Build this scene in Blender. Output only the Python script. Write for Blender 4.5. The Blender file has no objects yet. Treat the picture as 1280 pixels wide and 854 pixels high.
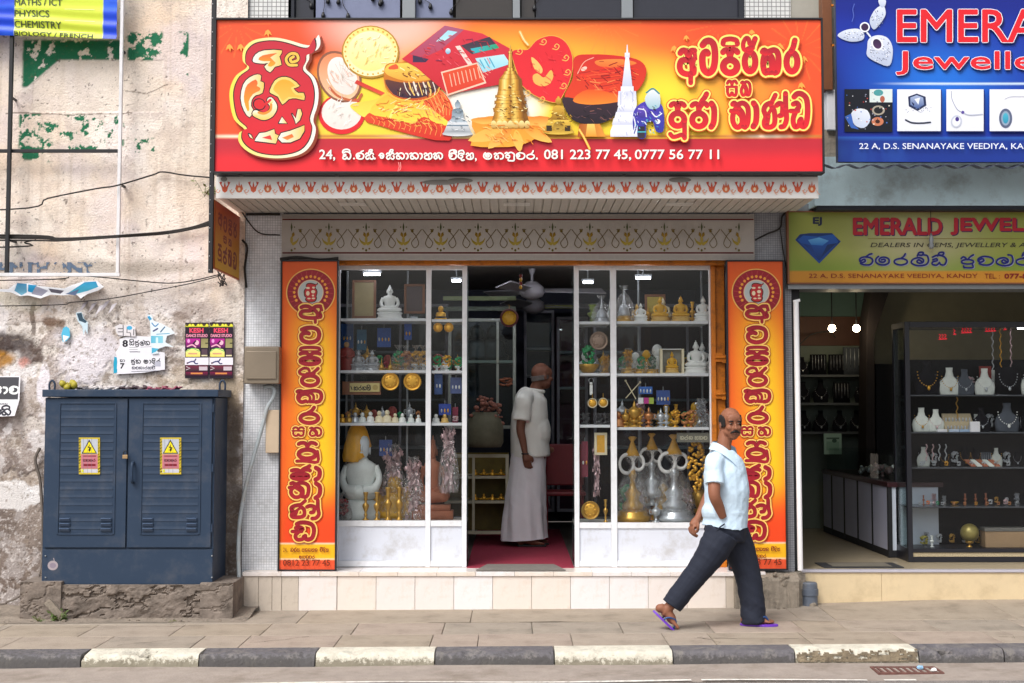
import bpy,bmesh,math,random
import numpy as np
from mathutils import Vector,Matrix
from mathutils.geometry import tessellate_polygon
R=math.radians
rnd=random.Random(7)
scene=bpy.context.scene
COL=scene.collection
# ---------------------------------------------------------------- camera
FPX=1700.0
PITCH=R(3.5)
SHIFT=22.0
CAM=Vector((0.0,-10.5,1.556))
cam_d=bpy.data.cameras.new('camera')
cam=bpy.data.objects.new('camera',cam_d)
COL.objects.link(cam)
cam.location=CAM
cam.rotation_euler=(math.pi/2+PITCH,0,0)
cam_d.sensor_width=36.0
cam_d.lens=36.0*FPX/1280.0
cam_d.shift_y=-SHIFT/1280.0
cam_d.clip_end=500
scene.camera=cam
# ---------------------------------------------------------------- light
world=bpy.data.worlds.new('World')
scene.world=world
world.use_nodes=True
wn,wl=world.node_tree.nodes,world.node_tree.links
wn.clear()
SUN_EL,SUN_AZ=R(52),R(215)
sky=wn.new('ShaderNodeTexSky')
sky.sky_type='NISHITA'
sky.sun_disc=False
sky.sun_elevation=SUN_EL
sky.sun_rotation=SUN_AZ
sky.dust_density=5.0
sky.air_density=1.0
hsv=wn.new('ShaderNodeHueSaturation')
hsv.inputs['Saturation'].default_value=0.35
bg=wn.new('ShaderNodeBackground')
bg.inputs['Strength'].default_value=0.15
wo=wn.new('ShaderNodeOutputWorld')
wl.new(sky.outputs[0],hsv.inputs['Color'])
wl.new(hsv.outputs[0],bg.inputs['Color'])
wl.new(bg.outputs[0],wo.inputs['Surface'])
sun_d=bpy.data.lights.new('sun','SUN')
sun_d.energy=1.4
sun_d.angle=R(25)
sun_d.color=(1.0,0.97,0.93)
sun=bpy.data.objects.new('sun',sun_d)
COL.objects.link(sun)
sdir=Vector((math.sin(SUN_AZ)*math.cos(SUN_EL),math.cos(SUN_AZ)*math.cos(SUN_EL),math.sin(SUN_EL)))
sun.rotation_euler=sdir.to_track_quat('Z','Y').to_euler()
sun.location=(-4,-12,12)
scene.view_settings.view_transform='Standard'
scene.view_settings.look='None'
scene.view_settings.exposure=0.36
scene.view_settings.gamma=1.0
scene.cycles.max_bounces=8
scene.cycles.transparent_max_bounces=24
scene.cycles.caustics_reflective=False
scene.cycles.caustics_refractive=False
# ---------------------------------------------------------------- helpers
def at(px,py,Y):
 """point of the vertical plane y=Y seen at photo pixel (px, py)"""
 u=(px-640.0)/FPX
 v=(427.0-py-SHIFT)/FPX
 d=Vector((u,math.cos(PITCH)-v*math.sin(PITCH),v*math.cos(PITCH)+math.sin(PITCH)))
 return CAM+d*((Y-CAM.y)/d.y)
def X(px,Y,py=520):return at(px,py,Y).x
def Z(py,Y):return at(640,py,Y).z
def S(Y):return(Y-CAM.y)/FPX
def lin(h):
 if isinstance(h,str):
  h=h.lstrip('#');c=[int(h[i:i+2],16)/255 for i in(0,2,4)]
 else:c=list(h)[:3]
 return tuple(x/12.92 if x<=0.04045 else((x+0.055)/1.055)**2.4 for x in c)
MATS={}
def mat(name,color='#808080',rough=0.6,metal=0.0,var=0.12,scale=6.0,bump=0.0,bscale=60.0,spec=0.5,
dirt=None,dirt_amt=0.0,dscale=2.5,coat=0.0,emit=None,estr=0.0,sheen=0.0,attr=None,k=1.0,tex=None):
 if name in MATS:return MATS[name]
 m=bpy.data.materials.new(name);m.use_nodes=True
 nt=m.node_tree;N,L=nt.nodes,nt.links
 p=N['Principled BSDF']
 p.inputs['Roughness'].default_value=rough
 p.inputs['Metallic'].default_value=metal
 p.inputs['Specular IOR Level'].default_value=spec
 p.inputs['Coat Weight'].default_value=coat
 tc=N.new('ShaderNodeTexCoord')
 src=None
 c=lin(color);c=tuple(min(1,x*k)for x in c)
 if attr:
  a=N.new('ShaderNodeAttribute');a.attribute_name=attr;src=a.outputs['Color']
 n1=N.new('ShaderNodeTexNoise');n1 .inputs['Scale'].default_value=scale;n1 .inputs['Detail'].default_value=6
 n1 .inputs['Roughness'].default_value=0.65
 L.new(tc.outputs['Object'],n1 .inputs['Vector'])
 mr=N.new('ShaderNodeMapRange');mr.inputs['From Min'].default_value=0.25;mr.inputs['From Max'].default_value=0.75
 mr.inputs['To Min'].default_value=1-var;mr.inputs['To Max'].default_value=1+var
 L.new(n1 .outputs['Fac'],mr.inputs['Value'])
 mx=N.new('ShaderNodeMix');mx.data_type='RGBA';mx.blend_type='MULTIPLY';mx.inputs['Factor'].default_value=1
 if src is None:mx.inputs['A'].default_value=(*c,1)
 else:L.new(src,mx.inputs['A'])
 L.new(mr.outputs[0],mx.inputs['B'])
 out=mx.outputs['Result']
 if dirt_amt>0:
  n2=N.new('ShaderNodeTexNoise');n2 .inputs['Scale'].default_value=dscale;n2 .inputs['Detail'].default_value=8
  n2 .inputs['Roughness'].default_value=0.7
  L.new(tc.outputs['Object'],n2 .inputs['Vector'])
  m2=N.new('ShaderNodeMapRange');m2 .inputs['From Min'].default_value=0.5;m2 .inputs['From Max'].default_value=0.68
  m2 .inputs['To Max'].default_value=dirt_amt
  L.new(n2 .outputs['Fac'],m2 .inputs['Value'])
  mm=N.new('ShaderNodeMix');mm.data_type='RGBA'
  L.new(m2 .outputs[0],mm.inputs['Factor']);L.new(out,mm.inputs['A'])
  mm.inputs['B'].default_value=(*lin(dirt or '#4a3a2c'),1)
  out=mm.outputs['Result']
 if tex:out=tex(nt,tc,out)
 L.new(out,p.inputs['Base Color'])
 if bump>0:
  n3=N.new('ShaderNodeTexNoise');n3 .inputs['Scale'].default_value=bscale;n3 .inputs['Detail'].default_value=5
  L.new(tc.outputs['Object'],n3 .inputs['Vector'])
  b=N.new('ShaderNodeBump');b.inputs['Strength'].default_value=bump;b.inputs['Distance'].default_value=0.01
  L.new(n3 .outputs['Fac'],b.inputs['Height']);L.new(b.outputs[0],p.inputs['Normal'])
 if emit:
  p.inputs['Emission Color'].default_value=(*lin(emit),1);p.inputs['Emission Strength'].default_value=estr
 MATS[name]=m
 return m
def glass_mat(name,tint=(0.93,0.97,0.97),refl=1.0,dust=0.02):
 if name in MATS:return MATS[name]
 m=bpy.data.materials.new(name);m.use_nodes=True
 nt=m.node_tree;N,L=nt.nodes,nt.links;N.clear()
 o=N.new('ShaderNodeOutputMaterial');t=N.new('ShaderNodeBsdfTransparent');g=N.new('ShaderNodeBsdfGlossy')
 d=N.new('ShaderNodeBsdfDiffuse');fr=N.new('ShaderNodeFresnel');mu=N.new('ShaderNodeMath');mu.operation='MULTIPLY'
 mu.inputs[1].default_value=refl;fr.inputs['IOR'].default_value=1.5
 t.inputs['Color'].default_value=(*tint,1);g.inputs['Roughness'].default_value=0.02
 d.inputs['Color'].default_value=(0.6,0.58,0.55,1)
 m1=N.new('ShaderNodeMixShader');m2=N.new('ShaderNodeMixShader');m2 .inputs['Fac'].default_value=dust
 L.new(fr.outputs[0],mu.inputs[0]);L.new(mu.outputs[0],m1 .inputs['Fac'])
 L.new(t.outputs[0],m1 .inputs[1]);L.new(g.outputs[0],m1 .inputs[2])
 L.new(m1 .outputs[0],m2 .inputs[1]);L.new(d.outputs[0],m2 .inputs[2]);L.new(m2 .outputs[0],o.inputs['Surface'])
 MATS[name]=m
 return m
def wrap_mat():
 """crinkled clear plastic wrap: transparent with bright glints"""
 if 'plastic_wrap' in MATS:return MATS['plastic_wrap']
 m=bpy.data.materials.new('plastic_wrap');m.use_nodes=True
 nt=m.node_tree;N,L=nt.nodes,nt.links;N.clear()
 o=N.new('ShaderNodeOutputMaterial');t=N.new('ShaderNodeBsdfTransparent');g=N.new('ShaderNodeBsdfGlossy')
 g.inputs['Roughness'].default_value=0.12
 tc=N.new('ShaderNodeTexCoord');n=N.new('ShaderNodeTexNoise');n.inputs['Scale'].default_value=22;n.inputs['Detail'].default_value=6
 n.inputs['Distortion'].default_value=1.2
 b=N.new('ShaderNodeBump');b.inputs['Strength'].default_value=1.0;b.inputs['Distance'].default_value=0.03
 L.new(tc.outputs['Object'],n.inputs['Vector']);L.new(n.outputs['Fac'],b.inputs['Height']);L.new(b.outputs[0],g.inputs['Normal'])
 r=N.new('ShaderNodeMapRange');r.inputs['From Min'].default_value=.45;r.inputs['From Max'].default_value=.62
 r.inputs['To Min'].default_value=.12;r.inputs['To Max'].default_value=.5
 L.new(n.outputs['Fac'],r.inputs['Value'])
 mx=N.new('ShaderNodeMixShader');L.new(r.outputs[0],mx.inputs['Fac']);L.new(t.outputs[0],mx.inputs[1]);L.new(g.outputs[0],mx.inputs[2])
 L.new(mx.outputs[0],o.inputs['Surface'])
 MATS['plastic_wrap']=m
 return m
WL={}
def wloc(o):return WL.get(o.name,Vector((0,0,0)))if o else Vector((0,0,0))
def tag(o,label=None,cat=None,group=None,kind=None):
 if label:o['label']=label
 if cat:o['category']=cat
 if group:o['group']=group
 if kind:o['kind']=kind
 return o
def thing(name,label,cat,loc=(0,0,0),group=None,kind=None):
 o=bpy.data.objects.new(name,None);COL.objects.link(o)
 o.empty_display_size=0.1
 o.location=loc;WL[o.name]=Vector(loc)
 return tag(o,label,cat,group,kind)
def kids(o):
 return[c for c in bpy.data.objects if c.parent==o]
def copy_tree(o,parent=None,lst=None):
 c=o.copy();COL.objects.link(c);c.parent=parent
 for ch in KIDS.get(o.name,[]):copy_tree(ch,c)
 return c
KIDS={}
def place_copy(proto,loc,label,group=None,rz=0,sc=1.0):
 c=copy_tree(proto);c.location=loc;c.rotation_euler=(0,0,rz);c.scale=(sc,)*3 if not isinstance(sc,tuple)else sc
 c['label']=label
 if group:c['group']=group
 return c
def rm(o):
 for ch in KIDS.get(o.name,[]):rm(ch)
 bpy.data.objects.remove(o)
def link(name,me,parent=None,origin=None,m=None):
 """origin: world position of the mesh's local zero"""
 o=bpy.data.objects.new(name,me);COL.objects.link(o)
 org=Vector(origin)if origin is not None else wloc(parent)
 if parent:
  o.parent=parent;o.location=org-wloc(parent);KIDS.setdefault(parent.name,[]).append(o)
 else:o.location=org
 WL[o.name]=org
 if m is not None and not me.materials:
  for q in(m if isinstance(m,(list,tuple))else[m]):me.materials.append(q)
 return o
class MB:
 def __init__(s):s.v=[];s.f=[];s.c=[];s.mi=[];s.cur=0
 def add(s,vs,fs,col=None,mi=None):
  b=len(s.v);s.v+=[tuple(v)for v in vs]
  for f in fs:
   s.f.append(tuple(b+i for i in f));s.c.append(col);s.mi.append(s.cur if mi is None else mi)
  return s
 def box(s,x0,x1,y0,y1,z0,z1,**k):
  if x0>x1:x0,x1=x1,x0
  if y0>y1:y0,y1=y1,y0
  if z0>z1:z0,z1=z1,z0
  vs=[(x,y,z)for z in(z0,z1)for y in(y0,y1)for x in(x0,x1)]
  return s.add(vs,[(0,2,3,1),(4,5,7,6),(0,1,5,4),(2,6,7,3),(0,4,6,2),(1,3,7,5)],**k)
 def tube(s,pts,r,n=8,closed=False,cap=True,ry=None,**k):
  pts=[Vector(p)for p in pts];m=len(pts)
  if m<2:return s
  rs=r if isinstance(r,(list,tuple))else[r]*m
  vs=[];fs=[]
  up=None
  for i,p in enumerate(pts):
   if closed:t=(pts[(i+1)%m]-pts[i-1])
   else:t=pts[min(i+1,m-1)]-pts[max(i-1,0)]
   if t.length<1e-9:t=Vector((0,0,1))
   t.normalize()
   if up is None:up=Vector((0,1,0))if abs(t.y)<.9 else Vector((1,0,0))
   a=t.cross(up)
   if a.length<1e-6:a=t.orthogonal()
   a.normalize();b=a.cross(t).normalized();up=b
   for j in range(n):
    an=2*math.pi*j/n
    q=rs[i]if not isinstance(rs[i],tuple)else None
    r1,r2=(rs[i]if q is None else(q,q))
    vs.append(p+a*(math.cos(an)*r1)+b*(math.sin(an)*r2))
  for i in range(m if closed else m-1):
   for j in range(n):
    i2=(i+1)%m
    fs.append((i*n+j,i*n+(j+1)%n,i2*n+(j+1)%n,i2*n+j))
  if cap and not closed:
   fs.append(tuple(range(n))[::-1]);fs.append(tuple((m-1)*n+j for j in range(n)))
  return s.add(vs,fs,**k)
 def lathe(s,prof,c=(0,0,0),n=20,ax='z',sx=1,sy=1,**k):
  """prof: (r, h) list from bottom to top, closed with caps"""
  vs=[];fs=[];m=len(prof)
  for r,h in prof:
   for j in range(n):
    a=2*math.pi*j/n
    if ax=='z':q=(c[0]+r*sx*math.cos(a),c[1]+r*sy*math.sin(a),c[2]+h)
    elif ax=='y':q=(c[0]+r*math.cos(a)*sx,c[1]-h,c[2]+r*math.sin(a)*sy)
    else:q=(c[0]+h,c[1]+r*math.cos(a),c[2]+r*math.sin(a))
    vs.append(q)
  for i in range(m-1):
   for j in range(n):
    fs.append((i*n+j,i*n+(j+1)%n,(i+1)*n+(j+1)%n,(i+1)*n+j))
  fs.append(tuple(range(n))[::-1]);fs.append(tuple((m-1)*n+j for j in range(n)))
  return s.add(vs,fs,**k)
 def ell(s,c,r,n=12,m=8,rot=None,**k):
  if not isinstance(r,(list,tuple)):r=(r,r,r)
  vs=[];fs=[]
  for i in range(1,m):
   ph=math.pi*i/m
   for j in range(n):
    a=2*math.pi*j/n
    q=Vector((r[0]*math.sin(ph)*math.cos(a),r[1]*math.sin(ph)*math.sin(a),r[2]*math.cos(ph)))
    if rot:q.rotate(rot)
    vs.append(q+Vector(c))
  t=Vector((0,0,r[2]));b=Vector((0,0,-r[2]))
  if rot:t.rotate(rot);b.rotate(rot)
  vs+=[t+Vector(c),b+Vector(c)]
  T=(m-1)*n
  for i in range(m-2):
   for j in range(n):
    fs.append((i*n+j,(i+1)*n+j,(i+1)*n+(j+1)%n,i*n+(j+1)%n))
  for j in range(n):
   fs.append((T,j,(j+1)%n));fs.append((T+1,(m-2)*n+(j+1)%n,(m-2)*n+j))
  return s.add(vs,fs,**k)
 def prism(s,poly,y0,y1,**k):
  """poly: list of (x, z), extruded from y0 (front) to y1"""
  n=len(poly)
  vs=[(x,y0,z)for x,z in poly]+[(x,y1,z)for x,z in poly]
  tri=tessellate_polygon([[Vector((x,z,0))for x,z in poly]])
  fs=[tuple(t)for t in tri]+[tuple(n+i for i in t[::-1])for t in tri]
  fs+=[(i,(i+1)%n,n+(i+1)%n,n+i)for i in range(n)]
  return s.add(vs,fs,**k)
 def build(s,name,m,parent=None,origin=None,smooth=False,bevel=0.0,seg=2,auto=None):
  org=Vector(origin)if origin is not None else wloc(parent)
  me=bpy.data.meshes.new(name)
  me.from_pydata([(v[0]-org.x,v[1]-org.y,v[2]-org.z)for v in s.v],[],s.f)
  ms=m if isinstance(m,(list,tuple))else[m]
  for q in ms:me.materials.append(q)
  if len(ms)>1:me.polygons.foreach_set('material_index',s.mi)
  bm=bmesh.new();bm.from_mesh(me);bmesh.ops.recalc_face_normals(bm,faces=bm.faces)
  if bevel>0:
   es=[e for e in bm.edges if len(e.link_faces)==2 and e.calc_face_angle(0)>0.6]
   bmesh.ops.bevel(bm,geom=es,offset=bevel,segments=seg,affect='EDGES',profile=0.6,clamp_overlap=True)
  bm.to_mesh(me);bm.free()
  if smooth:
   me.polygons.foreach_set('use_smooth',[True]*len(me.polygons))
   if auto:
    try:me.set_sharp_from_angle(angle=R(auto))
    except Exception:pass
  o=link(name,me,parent,org)
  return o
def curve_pts(pts,n=6,closed=False):
 """Catmull-Rom through the points"""
 P=[Vector(p)for p in pts];m=len(P);out=[]
 if m<3:return P
 rng=range(m)if closed else range(m-1)
 for i in rng:
  p0=P[i-1]if(closed or i>0)else P[0]*2-P[1]
  p1=P[i];p2=P[(i+1)%m]
  p3=P[(i+2)%m]if(closed or i+2<m)else P[m-1]*2-P[m-2]
  for k in range(n):
   t=k/n
   out.append(0.5*((2*p1)+(p2-p0)*t+(2*p0-5*p1+4*p2-p3)*t*t+(-p0+3*p1-3*p2+p3)*t**3))
 if not closed:out.append(P[-1])
 return out
def vnoise(x,y,seed=0):
 xi=np.floor(x).astype(np.int64);yi=np.floor(y).astype(np.int64)
 fx=x-xi;fy=y-yi
 fx=fx*fx*(3-2*fx);fy=fy*fy*(3-2*fy)
 def h(a,b):
  n=(a*374761393+b*668265263+seed*69069)&0xffffffff
  n=((n^(n>>13))*1274126177)&0xffffffff
  return((n^(n>>16))&0xffff)/65535.0
 return(h(xi,yi)*(1-fx)+h(xi+1,yi)*fx)*(1-fy)+(h(xi,yi+1)*(1-fx)+h(xi+1,yi+1)*fx)*fy
def fbm(x,y,seed=0,o=5,g=0.55):
 a=1;s=0;t=0
 for i in range(o):
  s=s+a*vnoise(x*2**i,y*2**i,seed+i*17);t+=a;a*=g
 return s/t
def sstep(a,b,x):
 t=np.clip((x-a)/(b-a),0,1);return t*t*(3-2*t)
def LC(h):return np.array(lin(h))
def mixc(a,b,f):return a*(1-f[...,None])+b*f[...,None]
def grid_sheet(name,P,C,m,parent=None,origin=(0,0,0),smooth=True,label=None):
 """P: (h,w,3) positions, C: (h,w,3) linear colours stored as a colour attribute"""
 h,w,_=P.shape
 me=bpy.data.meshes.new(name)
 idx=np.arange(h*w).reshape(h,w)
 q=np.stack([idx[:-1,:-1],idx[:-1,1:],idx[1:,1:],idx[1:,:-1]],-1).reshape(-1,4)
 V=(P.reshape(-1,3)-np.array(origin)[None]).astype(np.float32)
 me.vertices.add(h*w);me.vertices.foreach_set('co',V.ravel())
 me.loops.add(q.size);me.loops.foreach_set('vertex_index',q.ravel().astype(np.int32))
 me.polygons.add(len(q));me.polygons.foreach_set('loop_start',np.arange(0,q.size,4,dtype=np.int32))
 try:me.polygons.foreach_set('loop_total',np.full(len(q),4,dtype=np.int32))
 except Exception:pass
 me.update(calc_edges=True)
 if C is not None:
  a=me.color_attributes.new('Col','FLOAT_COLOR','POINT')
  cc=np.ones((h*w,4),np.float32);cc[:,:3]=np.clip(C,0,1).reshape(-1,3)
  a.data.foreach_set('color',cc.ravel())
 me.polygons.foreach_set('use_smooth',[smooth]*len(q))
 me.materials.append(m)
 return link(name,me,parent,origin)
 # ---------------------------------------------------------------- flat print
_tc={}
def text_mesh(s,bold=0.0,shear=0.0):
 key=(s,bold,shear)
 if key in _tc:return _tc[key]
 c=bpy.data.curves.new('t','FONT');c.body=s;c.size=1.0;c.offset=bold;c.shear=shear;c.resolution_u=3
 o=bpy.data.objects.new('t',c);COL.objects.link(o)
 bpy.context.view_layer.update()
 dg=bpy.context.evaluated_depsgraph_get()
 me=o.evaluated_get(dg).to_mesh()
 vs=[(v.co.x,v.co.y)for v in me.vertices];fs=[tuple(p.vertices)for p in me.polygons]
 o.evaluated_get(dg).to_mesh_clear()
 bpy.data.objects.remove(o);bpy.data.curves.remove(c)
 _tc[key]=(vs,fs)
 return vs,fs
class Art:
 """flat print on a vertical plane; shapes are given in photo pixels on that plane"""
 def __init__(s,Y,org=None,warp=None):s.Y=Y;s.v=[];s.f=[];s.c=[];s.lay=0.0;s.warp=warp
 def P(s,x,y):
  if s.warp:return s.warp(x,y,s.lay)
  q=at(x,y,s.Y-s.lay);return(q.x,q.y,q.z)
 def up(s,d=0.00006):s.lay+=d;return s
 def tris(s,pts,faces,col,col2=None,ax=1):
  """col2: second colour of a gradient along y (ax=1) or x (ax=0)"""
  b=len(s.v)
  c1=np.array(lin(col));c2=np.array(lin(col2))if col2 else c1
  q=[p[ax]for p in pts];lo,hi=min(q),max(q)+1e-6
  for p in pts:
   s.v.append(s.P(p[0],p[1]));t=(p[ax]-lo)/(hi-lo);s.c.append(tuple(c1*(1-t)+c2*t))
  s.f+=[tuple(b+i for i in f)for f in faces]
  return s
 def poly(s,pts,col,col2=None,ax=1,holes=None,smooth=0,up=True):
  if up:s.up()
  if smooth:pts=[(p.x,p.y)for p in curve_pts([(a,b,0)for a,b in pts],smooth,True)]
  loops=[[Vector((a,b,0))for a,b in pts]]
  if holes:
   for h in holes:
    if smooth:h=[(p.x,p.y)for p in curve_pts([(a,b,0)for a,b in h],smooth,True)]
    loops.append([Vector((a,b,0))for a,b in h])
  tri=tessellate_polygon(loops)
  flat=[(v.x,v.y)for lp in loops for v in lp]
  return s.tris(flat,tri,col,col2,ax)
 def rect(s,x0,y0,x1,y1,col,col2=None,ax=1):return s.poly([(x0,y0),(x1,y0),(x1,y1),(x0,y1)],col,col2,ax)
 def oval(s,cx,cy,rx,ry,col,col2=None,ax=1,n=28,rot=0):
  c,sn=math.cos(rot),math.sin(rot)
  pts=[]
  for i in range(n):
   a=2*math.pi*i/n;x,y=rx*math.cos(a),ry*math.sin(a)
   pts.append((cx+x*c-y*sn,cy+x*sn+y*c))
  return s.poly(pts,col,col2,ax)
 def stroke(s,pts,w,col,col2=None,smooth=5,closed=False,up=0.000008,taper=None,caps=True):
  s.lay+=up
  P=[Vector((a,b))for a,b in pts]
  if smooth and len(P)>2:P=[Vector((q.x,q.y))for q in curve_pts([(a,b,0)for a,b in pts],smooth,closed)]
  m=len(P);out=[]
  for i in range(m):
   t=(P[(i+1)%m]-P[i-1])if closed else(P[min(i+1,m-1)]-P[max(i-1,0)])
   if t.length<1e-6:t=Vector((1,0))
   t.normalize();n=Vector((-t.y,t.x))*(w/2*(taper(i/(m-1))if taper else 1))
   out.append((P[i]+n,P[i]-n))
  pts2=[tuple(q)for ab in out for q in ab]
  fs=[(2*i,2*i+1,2*i+3,2*i+2)for i in range(m-1)]
  if closed:fs.append((2*m-2,2*m-1,1,0))
  s.tris(pts2,fs,col,col2)
  if not closed and not taper and caps:
   for q in(P[0],P[-1]):
    s.lay+=up
    s.tris([(q.x+w/2*math.cos(a*math.pi/5),q.y+w/2*math.sin(a*math.pi/5))for a in range(10)],[tuple(range(10))],col,col2)
  return s
 def text(s,t,x0,y0,x1,y1,col,bold=0.0,shear=0.0,col2=None,skew=0.0):
  if bold:
   w=abs(y1-y0)*bold
   for i in range(8):
    a=i*.7854;s.text(t,x0+w+w*math.cos(a),y0+w+w*math.sin(a),x1-w+w*math.cos(a),y1-w+w*math.sin(a),col,0,shear,col2,skew)
   return s
  s.up(.00002)
  vs,fs=text_mesh(t,0,shear)
  if not vs:return s
  a0,a1=min(v[0]for v in vs),max(v[0]for v in vs);b0,b1=min(v[1]for v in vs),max(v[1]for v in vs)
  pts=[(x0+(v[0]-a0)/(a1-a0)*(x1-x0),y1-(v[1]-b0)/(b1-b0)*(y1-y0)+skew*(v[0]-a0)/(a1-a0))for v in vs]
  return s.tris(pts,fs,col,col2)
 def glyph(s,g,x0,y0,x1,y1,w,col,col2=None,extra=0.0,shift=(0,0)):
  bx0,by0,bx1,by1,strokes=GLY[g]
  for st in strokes:
   kw=1.0;pts=st
   if isinstance(st[0],(int,float)):kw=st[0];pts=st[1]
   cl=False
   if pts and pts[0]=='o':cl=True;pts=pts[1:]
   q=[(x0+(a-bx0)/(bx1-bx0)*(x1-x0)+shift[0],y0+(b-by0)/(by1-by0)*(y1-y0)+shift[1])for a,b in pts]
   s.stroke(q,w*kw+extra,col,col2,closed=cl)
  return s
 def build(s,name,m,parent=None,origin=None):
  org=Vector(origin)if origin is not None else wloc(parent)
  me=bpy.data.meshes.new(name)
  me.from_pydata([(v[0]-org.x,v[1]-org.y,v[2]-org.z)for v in s.v],[],s.f)
  a=me.color_attributes.new('Col','FLOAT_COLOR','POINT')
  cc=np.ones((len(s.v),4),np.float32);cc[:,:3]=np.array(s.c,np.float32)
  a.data.foreach_set('color',cc.ravel())
  me.materials.append(m)
  return link(name,me,parent,org)
def ring(cx,cy,rx,ry,n=10,a0=0.0):
 return['o']+[(cx+rx*math.cos(a0+2*math.pi*i/n),cy+ry*math.sin(a0+2*math.pi*i/n))for i in range(n)]
GLY={}
HK=lambda x0,x1,y,h:[(x0+8,y+h),(x0+22,y+h*.3),(x0+(x1-x0)*.33,y+4),((x0+x1)/2,y+h*.95),(x1-(x1-x0)*.33,y+4),(x1-22,y+h*.3),(x1-8,y+h)]
GLY['a']=(60,195,315,675,[[(105,265),(130,235),(170,240),(205,290),(240,240),(280,235)],
[(205,290),(190,345),(120,360),(97,430),(120,500),(190,530),(250,515),(255,430),(235,350),(205,290)],
(.8,[(235,520),(235,640)]),(.55,[(270,235),(285,330),(265,430),(290,450),(285,520),(250,540)]),(.55,[(290,260),(298,340)])])
GLY['tta']=(335,70,582,568,[(1.12,[(385,165),(425,120),(480,115),(527,175),(540,320),(518,460),(455,515),(395,460),(380,340),(395,275),(430,250),(448,270)])])
GLY['pi']=(600,55,858,562,[(.85,[(640,150),(655,105),(730,88),(805,105),(822,150)]),(.35,[(640,172),(735,178),(822,172)]),
[(640,255),(665,232),(700,235),(728,290),(760,232),(800,232),(822,255)],(1.1,[(728,280),(728,350)]),(1.15,ring(730,432,86,82,12))])
GLY['pa']=(50,315,292,672,[[(88,370),(112,350),(150,355),(172,405),(200,350),(235,352),(255,372)],(1.1,[(172,400),(172,460)]),(1.15,ring(172,548,82,80,12))])
GLY['ri']=(60,45,285,560,[(1.05,ring(176,375,66,118,12)),(.75,[(150,240),(98,215),(92,140),(125,80),(158,90),(170,150)]),(.9,[(176,250),(205,180),(240,85)]),(.8,[(150,210),(210,200)])])
GLY['ka']=(300,190,572,555,[[(335,250),(355,232),(378,260),(350,320),(340,400),(352,480),(375,515),(405,490)],
(.7,[(350,440),(370,350),(405,325),(435,370),(440,460),(420,520)]),[(372,262),(420,245),(480,228),(525,270),(535,390),(520,490),(490,515)],
(.7,[(420,270),(465,330),(470,450),(450,510)]),(.6,[(385,515),(405,470)]),(.6,[(440,520),(490,520)])])
GLY['ra']=(595,70,808,555,[(1.05,ring(702,378,68,118,12)),(.95,[(690,245),(718,190),(738,105)])])
GLY['sa']=(665,598,832,822,[[(695,645),(712,618),(735,622),(752,655),(768,622),(795,618),(812,645)],(1.0,[(752,640),(752,680)]),(.8,[(685,690),(815,690)]),(1.0,[(700,690),(696,750),(712,795),(740,790),(748,765)]),(1.0,[(805,690),(808,750),(795,795),(765,790),(756,765)])])
GLY['ha']=(42,602,197,818,[[(68,640),(85,628),(98,650),(75,700),(66,750),(85,795),(118,780),(122,725),(100,680)],[(95,650),(135,625),(170,655),(178,730),(165,785),(142,795)],(.8,[(115,655),(140,720),(135,790)])])
GLY['puu']=(45,315,295,815,[[(88,370),(112,350),(150,355),(172,405),(200,350),(235,352),(255,372)],(1.1,[(172,400),(172,460)]),(1.15,ring(172,548,82,80,12)),(.9,[(258,560),(258,700),(258,780)]),(.85,[(258,770),(220,740),(170,755),(115,765),(78,730)])])
GLY['ja']=(315,200,565,682,[[(352,372),(380,350),(415,355),(440,405)],[(440,405),(475,320),(510,270),(535,225)],[(450,390),(490,345),(525,350),(540,372)],(1.1,[(438,400),(438,460)]),(1.15,ring(438,552,84,82,12))])
GLY['aa']=(565,318,665,680,[(1.15,[(595,345),(625,400),(630,500),(620,590),(592,640)])])
GLY['bha']=(65,308,338,682,[[(108,355),(130,342),(155,375),(140,430),(112,490),(112,570),(145,635),(190,640),(225,590),(220,510),(175,455)],(.9,[(90,440),(160,438)]),[(150,390),(195,350),(250,345),(298,400),(304,520),(290,610),(262,645)],(.8,[(190,400),(240,470),(245,580),(235,640)])])
GLY['nna']=(465,215,668,672,[[(600,335),(530,365),(500,430),(525,510),(505,580),(520,635),(590,640),(635,590),(632,450),(595,380)],(.9,[(590,350),(620,290),(645,240)]),(.7,[(545,500),(590,420),(600,400)]),(.8,[(540,620),(560,500)])])
GLY['hal']=(640,190,822,675,[(1.0,[(660,370),(695,345),(735,370),(730,480),(700,500)]),(1.0,[(772,220),(775,400),(785,540),(755,625),(715,640)]),(.9,[(735,360),(775,400)])])
GLY['dda']=(820,185,1085,675,[(1.1,[(880,262),(920,225),(980,230),(1035,290),(1050,430),(1035,580),(1000,635),(965,610),(965,545)]),[(870,355),(915,340),(940,385),(905,440),(872,520),(870,590),(895,640),(940,620),(950,560)],(.9,[(835,440),(930,440)])])
def G(n,*st):GLY[n]=(0,0,100,100,list(st))
hook=[(8,50),(20,38),(36,44),(48,60),(60,44),(80,38),(92,50)]
G('s_pa',hook,['o',(50,58),(85,70),(85,90),(50,100),(15,90),(15,70)])
G('s_sa',hook,[(50,58),(20,66),(10,85),(25,100),(42,92),(50,78),(58,92),(78,100),(92,85),(84,66)])
G('s_ya',hook,[(50,58),(20,66),(12,85),(30,98),(70,100),(92,80),(88,45)],[(60,98),(60,70)])
G('s_ka',[(5,52),(18,38),(32,48),(20,66),(10,82),(25,98),(42,86),(36,68)],[(32,48),(60,34),(92,48),(96,80),(78,98),(64,88),(58,60)])
G('s_ha',[(5,48),(18,38),(30,50),(12,74),(22,96),(45,90),(42,66)],[(30,50),(65,36),(95,60),(88,92),(68,98)])
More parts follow.
